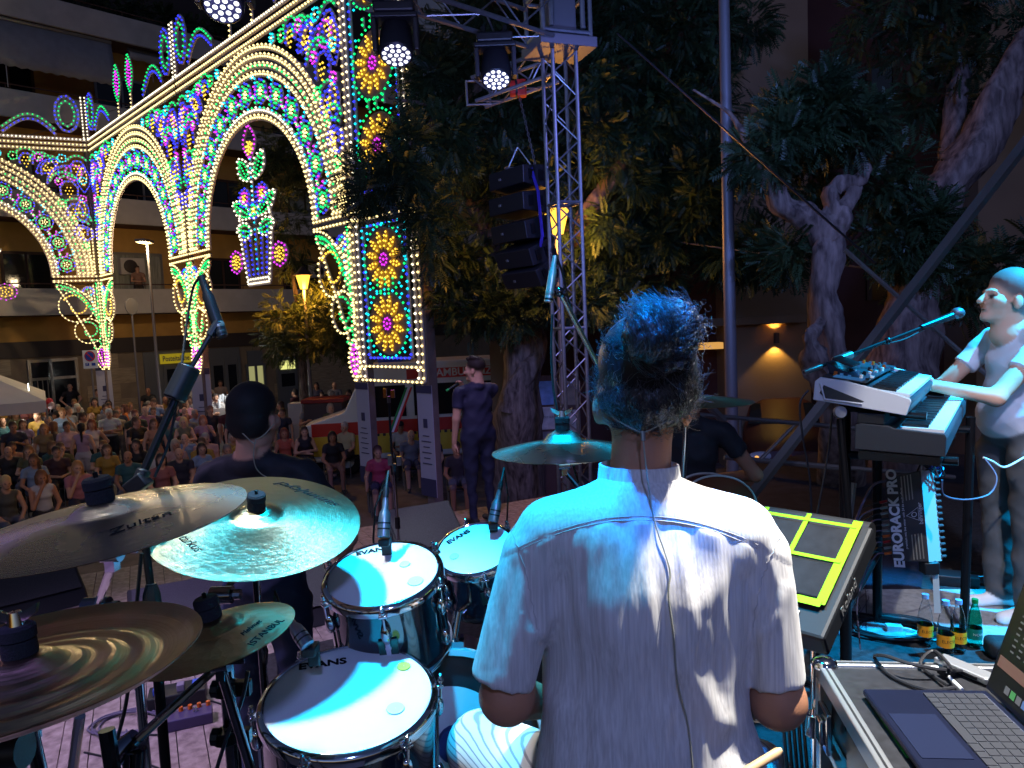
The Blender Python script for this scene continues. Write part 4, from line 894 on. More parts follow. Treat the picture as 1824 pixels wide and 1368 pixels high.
# red-topped bin box and pale boxes beside it
cr = thing('covered_cart', 'dark cart with a red lid between the crowd and the ambulance', 'cart', atz(583, 810, GZ))
cc = at(583, 745, 19.2)
part('cart_body', mat('cart_dark', c8(60, 50, 56), .7), cr, lambda m: m.box((cc.x, cc.y, (cc.z + .45 + GZ) / 2), (1.0, .8, cc.z + .45 - GZ)), smooth=None, bevel=.02)
part('lid', darkred, cr, lambda m: m.box((cc.x, cc.y, cc.z + .5), (1.1, .9, .1)), smooth=None, bevel=.02)
bxp = at(530, 735, 20)
for (dx, dy, z0, z1, wx, wy), lab in zip(((0, 0, GZ, bxp.z - .9, .7, .6), (-.1, -.1, bxp.z - .898, bxp.z - .29, .5, .4), (0, 0, bxp.z - .288, bxp.z + .275, .4, .4)), ('wide pale crate at the foot of the stack by the cart', 'middle pale carton of the stack by the cart', 'topmost pale carton of the stack by the cart')):
    tag(part('carton', whitepl, None, lambda m: m.box((bxp.x + dx, bxp.y + dy, (z0 + z1) / 2), (wx, wy, z1 - z0)), smooth=None, bevel=.01), lab, 'box', 'cartons by the cart')
# wall posters on hoarding behind the tower
pz = at(985, 730, 14.2)
hb = thing('poster_board', 'board of pasted posters seen through the lattice tower', 'poster board', V(pz.x, pz.y, GZ))
part('board', brownpl, hb, lambda m: m.box((pz.x, pz.y, (at(985, 668, 14.2).z + GZ) / 2), (1.0, .06, at(985, 668, 14.2).z - GZ)), smooth=None)
ps = [(972, 700, .34, .42, c8(120, 150, 190)), (972, 745, .34, .4, c8(200, 190, 180)), (972, 790, .34, .42, c8(130, 125, 125)), (1015, 700, .34, .42, c8(150, 130, 110)), (1015, 750, .34, .4, c8(170, 160, 150)), (1015, 795, .34, .4, c8(110, 100, 100))]
for k, (px, py, w_, h, cl) in enumerate(ps):
    c = aty(px, py, pz.y - .04); pp = part('poster', mat('poster%d' % k, cl, .7, noise=.35, nscale=6), hb, lambda m: m.box(c, (w_ * 1.2, .012, h * 1.1)), smooth=None)
    if k == 1: text('lettering', 'FRANCESCO AURO', .06, frame(c + V(0, -.01, .02), (1, 0, 0), (0, 0, 1)), darkpaint, pp, sx=.7)

# ------------------------------------------------------------------ ambulance
av = thing('ambulance', 'red yellow and white ambulance parked behind the light panel', 'ambulance', at(745, 740, 19.5))
ao = atz(748, 838, GZ); AX = V(1, .12, 0).normalized(); AY = V(-AX.y, AX.x, 0)
def ap(x, y, z): return V(ao.x, ao.y, GZ) + AX * x + AY * y + V(0, 0, z)
vred = mat('ambulance_red', c8(200, 50, 40), .35, coat=.4); vyel = mat('ambulance_yellow', c8(226, 190, 60), .35, coat=.4); vwhite = mat('ambulance_white', (.72, .72, .7), .35, coat=.4); tyre = mat('tyre', (.015, .015, .015), .9)
def ab(m, x0, x1, y0, y1, z0, z1): m.hexa([ap(x0, y0, z0), ap(x1, y0, z0), ap(x1, y1, z0), ap(x0, y1, z0), ap(x0, y0, z1), ap(x1, y0, z1), ap(x1, y1, z1), ap(x0, y1, z1)])
body = part('body', vwhite, av, lambda m: m.prism([(-2.1, .35), (2.9, .35), (2.9, 2.55), (2.7, 2.7), (-1.0, 2.7), (-1.25, 2.55), (-1.75, 1.55), (-2.75, 1.25), (-2.85, .8), (-2.75, .35)], ap(0, 2, 0), AX, V(0, 0, 1), 2.0), smooth=None, bevel=.05)
part('yellow_panel', vyel, av, lambda m: ab(m, -2.6, 2.88, -.012, .0, .5, .98), smooth=None)
part('red_stripe', vred, av, lambda m: ab(m, -2.55, 2.88, -.014, .0, .985, 1.3), smooth=None)
part('red_roof_stripe', vred, av, lambda m: ab(m, -.2, 2.88, -.014, .0, 2.28, 2.52), smooth=None)
for k in range(24): part('check', darkpaint, av, lambda m: ab(m, -1 + k * .15, -.93 + k * .15, -.018, -.014, .92, .985), smooth=None)
for a, b in ((-1.15, -.25), (-.05, 1.1), (1.4, 2.7)): part('side_window', glassd, av, lambda m: ab(m, a, b, -.02, 0, 1.38, 2.15), smooth=None)
for x in (-1.75, 1.85):
    wh = part('wheel', tyre, av, lambda m: m.lathe([(.18, -.1), (.33, -.1), (.36, -.06), (.36, .06), (.33, .1), (.18, .1)], 24, frame(ap(x, .1, .36), AX, V(0, 0, 1))))
    part('rim', alum, wh, lambda m: m.lathe([(.001, .06), (.1, .08), (.18, .1), (.18, -.1)], 20, frame(ap(x, .1, .36), AX, V(0, 0, 1))))
text('lettering', 'AMBULANZA', .26, frame(ap(1.3, -.016, 2.4), AX, V(0, 0, 1)), vwhite, av, bold=.006)
part('light_bar', mat('blue_lens', (.02, .06, .4), .2), av, lambda m: ab(m, -.9, -.3, .5, 1.5, 2.7, 2.85), smooth=None)
for k in range(4): part('chevron', vred if k % 2 else vyel, av, lambda m: m.prism([(2.05 + .0, .9 + k * .16), (2.45, 1.1 + k * .16), (2.45, 1.22 + k * .16), (2.05, 1.02 + k * .16)], ap(0, -.03, .35), AX, V(0, 0, 1), .008), smooth=None)
# small purple flag banner and tricolour ribbon
fb = at(752, 745, 17); tag(part('feather_flag', mat('flag_plum', c8(90, 20, 50), .8), None, lambda m: (m.prism([(-.12, -.45), (.14, -.45), (.17, .35), (.05, .5), (-.1, .35)], fb, V(1, 0, 0), V(0, 0, 1), .015), m.cyl(V(fb.x, fb.y + .02, GZ), fb + V(0, .02, .4), .015, n=6)), smooth=None), 'small plum feather flag in front of the ambulance', 'flag')
rb0, rb1 = at(722, 690, 13.5), at(693, 770, 13.5)
tri = thing('tricolour_ribbon', 'slanting green white and red ribbon under the light panel', 'ribbon', rb1)
for k, cm in enumerate(((.02, .2, .05), (.6, .6, .6), (.5, .03, .03))): part('stripe', mat('ribbon%d' % k, cm, .8), tri, lambda m: m.hexa([rb1 + V(k * .045, 0, 0), rb1 + V(k * .045 + .042, 0, 0), rb1 + V(k * .045 + .042, .01, 0), rb1 + V(k * .045, .01, 0), rb0 + V(k * .045, 0, 0), rb0 + V(k * .045 + .042, 0, 0), rb0 + V(k * .045 + .042, .01, 0), rb0 + V(k * .045, .01, 0)]), smooth=None)

# ------------------------------------------------------------------ parked red car seen through the rail
co = atz(1400, 850, GZ); co = V(at(1400, 800, 15).x, 14.8, GZ); carred = mat('car_red', c8(70, 36, 36), .55)
car = thing('parked_car', 'dull red parked car nose seen through the guard rail', 'car', co)
cx = V(.96, -.28, 0).normalized(); cy = V(.28, .96, 0)
def cp(x, y, z): return co + cx * x + cy * y + V(0, 0, z)
secs = [(-1.05, .35, .6, .55), (-.95, .3, .85, .8), (-.2, .28, 1.05, .88), (.5, .28, 1.15, .9), (1.0, .28, 1.62, .78), (2.2, .28, 1.68, .76), (3.0, .3, 1.25, .86), (3.3, .35, .9, .8)]
def cars(m):
    v = []; f = []; k = 10
    for y, z0, z1, hw in secs:
        v += [tuple(cp(a * hw, y, z0 + (z1 - z0) * b)) for a, b in ((-1, .0), (-1.03, .35), (-1, .62), (-.86, .9), (-.5, 1), (.5, 1), (.86, .9), (1, .62), (1.03, .35), (1, 0))]
    for i in range(len(secs) - 1):
        f += [(i * k + j, i * k + (j + 1) % k, (i + 1) * k + (j + 1) % k, (i + 1) * k + j) for j in range(k)]
    f += [tuple(range(k)), tuple(range((len(secs) - 1) * k, len(secs) * k))]
    m.add(v, f)
part('body', carred, car, cars, smooth=50)
headl = mat('headlight_glass', (.5, .5, .52), .08, spec=.8)
for s in (-1, 1):
    hl = part('headlight', headl, car, lambda m: m.ball(cp(s * .55, -.98, .74), (.26, .1, .11), 16, 8))
    part('headlight_bulb', emat('headlight_amber', (1, .45, .1), 1.5), hl, lambda m: m.ball(cp(s * .62, -1.08, .74), .045, 8, 6))
part('windscreen', glassd, car, lambda m: m.hexa([cp(-.72, .52, 1.17), cp(.72, .52, 1.17), cp(.72, .58, 1.17), cp(-.72, .58, 1.17), cp(-.62, .95, 1.56), cp(.62, .95, 1.56), cp(.62, 1.0, 1.56), cp(-.62, 1.0, 1.56)]), smooth=None)
part('grille', black, car, lambda m: m.hexa([cp(-.4, -1.1, .4), cp(.4, -1.1, .4), cp(.4, -1.0, .4), cp(-.4, -1.0, .4), cp(-.35, -1.06, .6), cp(.35, -1.06, .6), cp(.35, -.95, .6), cp(-.35, -.95, .6)]), smooth=None)
for s in (-1, 1):
    for y in (-.35, 2.4): part('wheel', tyre, car, lambda m: m.lathe([(.001, -.1), (.3, -.1), (.33, -.05), (.33, .05), (.3, .1), (.001, .1)], 20, frame(cp(s * .8, y, .33), cy, V(0, 0, 1))))
# ================================================================== PEOPLE
SK = [c8(196, 146, 118), c8(178, 124, 96), c8(210, 160, 132), c8(160, 110, 84)]
PMAT = mat('skin_and_cloth', (.5, .5, .5), .7, bump=.45, bscale=9)
_n = PMAT.node_tree; _a = _n.nodes.new('ShaderNodeVertexColor'); _a.layer_name = 'Col'; _t = _n.nodes.new('ShaderNodeTexNoise'); _t.inputs['Scale'].default_value = 14; _m = _n.nodes.new('ShaderNodeMix'); _m.data_type = 'RGBA'; _m.blend_type = 'MULTIPLY'; _m.inputs[0].default_value = .35
_n.links.new(_a.outputs[0], _m.inputs[6]); _n.links.new(_t.outputs[0], _m.inputs[7]); _n.links.new(_a.outputs[0], _n.nodes['Principled BSDF'].inputs['Base Color'])
def head_prims(c, yaw, pitch=0, roll=0, s=1., hair='short', sk=0, hr=1, lip=0, eye=None, fine=False):
    Rm = rotm(yaw, pitch, roll); c = np.array(tuple(c)); P = []
    def e(o, r, m, kk=.012): P.append(('e', c + Rm @ (np.array(o) * s), np.array(r) * s, Rm, m, kk))
    def cc(a, b, r0, r1, m, kk=.01): P.append(('c', c + Rm @ (np.array(a) * s), c + Rm @ (np.array(b) * s), r0 * s, r1 * s, m, kk))
    e((0, -.015, .035), (.074, .094, .084), sk); e((0, .028, -.035), (.056, .06, .078), sk, .03); e((0, .07, -.09), (.026, .022, .022), sk, .02)
    e((0, .078, .02), (.045, .014, .012), sk, .015)
    cc((0, .088, .012), (0, .110, -.028), .008, .014, sk); e((0, .09, -.06), (.024, .010, .008), lip, .006)
    for q in (-1, 1):
        e((q * .077, -.008, -.012), (.011, .021, .034), sk, .008); e((q * .045, .055, -.02), (.022, .028, .026), sk, .02)
        if eye is not None: e((q * .030, .080, -.001), (.013, .009, .007), eye, .002)
    cc((0, -.03, -.05), (0, -.035, -.15), .056, .062, sk, .02)
    if hair != 'bald':
        e((0, -.024, .056), (.086, .099, .092), hr, .008)
        if hair in ('short', 'long', 'bob', 'tail'): e((0, -.05, .0), (.082, .07, .078), hr, .01)
    else:
        e((0, -.06, -.02), (.074, .052, .045), hr, .004)
    if hair == 'long':
        for q in (-1, 1): cc((q * .07, -.02, .02), (q * .085, -.03, -.2), .035, .03, hr, .02)
        e((0, -.07, -.1), (.085, .045, .15), hr, .02)
    if hair == 'bob':
        for q in (-1, 1): cc((q * .072, -.015, .03), (q * .08, -.01, -.09), .036, .03, hr, .02)
        e((0, -.06, -.04), (.085, .055, .1), hr, .02)
    if hair == 'tail': cc((0, -.1, .05), (0, -.12, -.3), .03, .02, hr, .02)
    if hair == 'cap': e((0, -.01, .07), (.09, .11, .06), hr, .006); cc((-.03, .09, .06), (.03, .09, .06), .03, .03, hr, .01)
    return P
def hand_prims(wr, d, nrm, s=1., m=0, curl=.5, side=1):
    """palm and five fingers; d = hand direction, nrm = out of the back of the hand"""
    d = np.array(tuple(V(*d).normalized())); n = np.array(tuple(V(*nrm))); n = n - d * (n @ d); n /= np.linalg.norm(n) + 1e-9; w_ = np.cross(d, n) * side; wr = np.array(tuple(wr)); P = []
    k0 = wr + d * .05 * s; P.append(('e', k0, np.array([.042, .05, .016]) * s, np.stack([w_, d, n], 1), m, .012))
    for i, (o, l) in enumerate(((-.03, .06), (-.01, .075), (.011, .078), (.031, .068))):
        a = wr + (d * .092 + w_ * o) * s; d1 = d * math.cos(curl * .6) - n * math.sin(curl * .6); b = a + d1 * l * .55 * s; d2 = d * math.cos(curl * 1.6) - n * math.sin(curl * 1.6); c = b + d2 * l * .5 * s
        P += [('c', a - d * .02 * s, b, .0095 * s, .0085 * s, m, .004), ('c', b, c, .0085 * s, .007 * s, m, .003)]
    a = wr + (d * .025 + w_ * .034) * s; b = a + (d * .035 + w_ * .028 - n * .01) * s; c = b + (d * .034 + w_ * .004 - n * .012) * s
    P += [('c', a, b, .012 * s, .0105 * s, m, .008), ('c', b, c, .0105 * s, .008 * s, m, .003)]
    return P
ARM = {'down': ((.245, .0, 1.13), (.25, .06, .88)), 'cross': ((.25, .06, 1.14), (-.06, .22, 1.16)), 'front': ((.24, .06, 1.12), (.06, .26, 1.1)), 'phone': ((.24, .16, 1.2), (.1, .3, 1.42)),
       'hip': ((.33, -.04, 1.15), (.19, .06, .98)), 'clap': ((.25, .08, 1.14), (.035, .26, 1.24)), 'lap': ((.24, .06, 1.12), (.12, .28, .98)), 'chin': ((.2, .2, 1.1), (.04, .17, 1.43))}
def person(label, foot, h=1.7, yaw=PI, shirt=(.3, .3, .3), pants=(.05, .05, .07), hairc=(.02, .015, .012), hair='short', sk=0, arms=('down', 'down'), seat=None, legs='long', woman=False, sleeve=.5, wide=1., group='people in the audience', vox=.024, shoes=(.05, .05, .05), lean=0., hyaw=0., hpitch=0., armpts=None, hands=None, extra=None, headoff=(0, 0, 0), curl=.6, hs=1., noface=False, folds=.0045):
    s = h / 1.72; P = []; cy, sy = math.cos(yaw), math.sin(yaw); foot = np.array(tuple(foot)); dz = 0 if seat is None else (seat + .10) / s - .95
    def X(p):
        x, y, z = p
        if z > .95: y += lean * (z - .95)
        z += dz if z > .85 else 0
        return foot + s * np.array([x * cy - y * sy, x * sy + y * cy, z])
    Rm = rotm(yaw)
    def e(o, r, m, k=.04): P.append(('e', X(o), np.array(r) * s, Rm, m, k))
    def c(a, b, r0, r1, m, k=.02): P.append(('c', X(a), X(b), r0 * s, r1 * s, m, k))
    sw = (.9 if woman else 1.0) * (1 + (wide - 1) * .5); hp = (1.05 if woman else 1.0) * wide
    # materials: 0 skin 1 hair 2 shirt 3 pants 4 shoes
    e((0, 0, .97), (.165 * hp, .118 * wide, .12), 3); e((0, .012 * wide, 1.1), ((.14 if woman else .152) * wide, .112 * wide, .16), 2); e((0, .005, 1.27), (.16 * sw, .115 * wide ** .5, .16), 2)
    if woman: e((0, .09, 1.27), (.12, .055, .06), 2)
    c((-.145 * sw, 0, 1.40), (.145 * sw, 0, 1.40), .06, .06, 2, .04); c((0, -.01, 1.43), (0, 0, 1.5), .06, .052, 0)
    e((0, -.02, 1.435), (.088, .076, .045), 2, .01)
    for q in (-1, 1): c((0, -.012, 1.455), (q * .13 * sw, -.005, 1.41), .048, .058, 2, .03)
    if seat is None:
        J = lambda q: ((q * .095, 0, .9), (q * .1, .012, .5), (q * .105, -.015, .1))
    else:
        kz = seat + .07; J = lambda q: ((q * .1, .0, .951), (q * .13, .42, kz / s), (q * .13, .40, .1))
    for q in (-1, 1):
        a, b, d = J(q); c(a, b, .088 * hp, .062 * wide ** .5, 3 if legs != 'bare' else 0)
        c(b, d, .06, .042, 3 if legs == 'long' else 0)
        if legs == 'short': P.append(('k', X(a), X(tuple(np.array(a) * .2 + np.array(b) * .8)), .1 * hp * s, .088 * s, 3, .01))
        c((d[0], d[1] - .03, .045), (d[0] * 1.1, d[1] + .15, .036), .042, .034, 4)
    if legs == 'skirt':
        if seat is None: c((0, 0, .95), (0, 0, .6), .14 * hp, .19 * hp, 3)
    if legs == 'dress' and seat is None: c((0, 0, 1.0), (0, 0, .45), .14, .22, 2)
    for q, nm in zip((-1, 1), arms):
        (ex, ey, ez), (wx, wy, wz) = ARM[nm] if nm in ARM else nm; S_ = (q * .185 * sw, 0, 1.395); E_ = (q * ex, ey, ez); W_2 = (q * wx, wy, wz)
        if seat is not None and nm == 'lap': W_2 = (q * .11, .3, .97)
        if q > 0 and nm == 'cross': E_ = (ex, ey, ez - .01); W_2 = (-.04, .2, 1.1)
        c(S_, E_, .05, .04, 0); c(E_, W_2, .039, .028, 0); dv = np.array(W_2) - np.array(E_); dv /= np.linalg.norm(dv)
        if hands:
            for hp_ in hand_prims(X(W_2), X(np.array(W_2) + dv) - X(W_2), Rm @ np.array(hands[0 if q < 0 else 1]), s, 0, curl, q): P.append(hp_)
        else: c(W_2, tuple(np.array(W_2) + dv * .11), .034, .024, 0, .01)
        if sleeve: P.append(('k', X(S_), X(tuple(np.array(S_) * (1 - sleeve) + np.array(E_) * sleeve)), .064 * s, .061 * s, 2, .008))
    hc = X((headoff[0], .02 + (.02 if seat else 0) + headoff[1], 1.605 + headoff[2])); P += head_prims(hc, yaw + hyaw, hpitch, 0, s * hs, hair, 0, 1, 5, 6)
    if extra: P += extra(X, c, e, Rm, s)
    Vv, F, L = soft(P, vox, .02)
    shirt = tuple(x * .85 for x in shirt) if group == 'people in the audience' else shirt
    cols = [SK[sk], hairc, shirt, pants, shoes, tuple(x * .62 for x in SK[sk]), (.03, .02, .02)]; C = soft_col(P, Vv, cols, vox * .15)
    if folds:
        rg = np.random.default_rng(len(label)); nv = vnormals(Vv, F); q = Vv - foot; fz = 0
        for i_ in range(5):
            kv = rg.normal(0, 1, 3); kv[2] = abs(kv[2]) + .8; kv *= 2 * np.pi / (np.linalg.norm(kv) * rg.uniform(.07, .16)); fz = fz + (1 - 2 * np.abs(np.sin(q @ kv * .5 + 1.2 * np.sin(q @ rg.normal(0, 9, 3)) + i_)))
        cw = 1 - np.clip(np.abs(C - np.array(SK[sk])).sum(1) < .02, 0, 1) - (np.abs(C - np.array(hairc)).sum(1) < .01); Vv = Vv + nv * (fz * folds / 2.5 * np.clip(cw, 0, 1))[:, None]
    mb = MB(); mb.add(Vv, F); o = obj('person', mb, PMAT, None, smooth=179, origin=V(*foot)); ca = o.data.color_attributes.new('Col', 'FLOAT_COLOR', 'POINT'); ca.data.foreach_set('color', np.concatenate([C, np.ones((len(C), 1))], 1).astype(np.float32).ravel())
    return tag(o, label, 'person', group)
def folding_chair(foot, yaw, label, sz=.44, col=None):
    m_ = col or mat('chair_plastic', c8(60, 58, 60), .5); t = thing('chair', label, 'chair', V(*foot), 'audience chairs'); M = Matrix.Translation(V(*foot)) @ Matrix.Rotation(yaw, 4, 'Z')
    part('seat', m_, t, lambda m: (setattr(m, 'M', M), m.box((0, .18, sz - .02), (.42, .4, .03))), smooth=None, bevel=.008)
    part('backrest', m_, t, lambda m: (setattr(m, 'M', M), m.box((0, -.06, .72), (.42, .03, .3))), smooth=None, bevel=.008)
    for x in (-.2, .2):
        for a, b in (((x, -.1, 0), (x, -.05, .86)), ((x, .34, 0), (x, .34, sz - .03))): part('leg', alum, t, lambda m: (setattr(m, 'M', M), m.cyl(a, b, .013, n=6)))
cl = c8
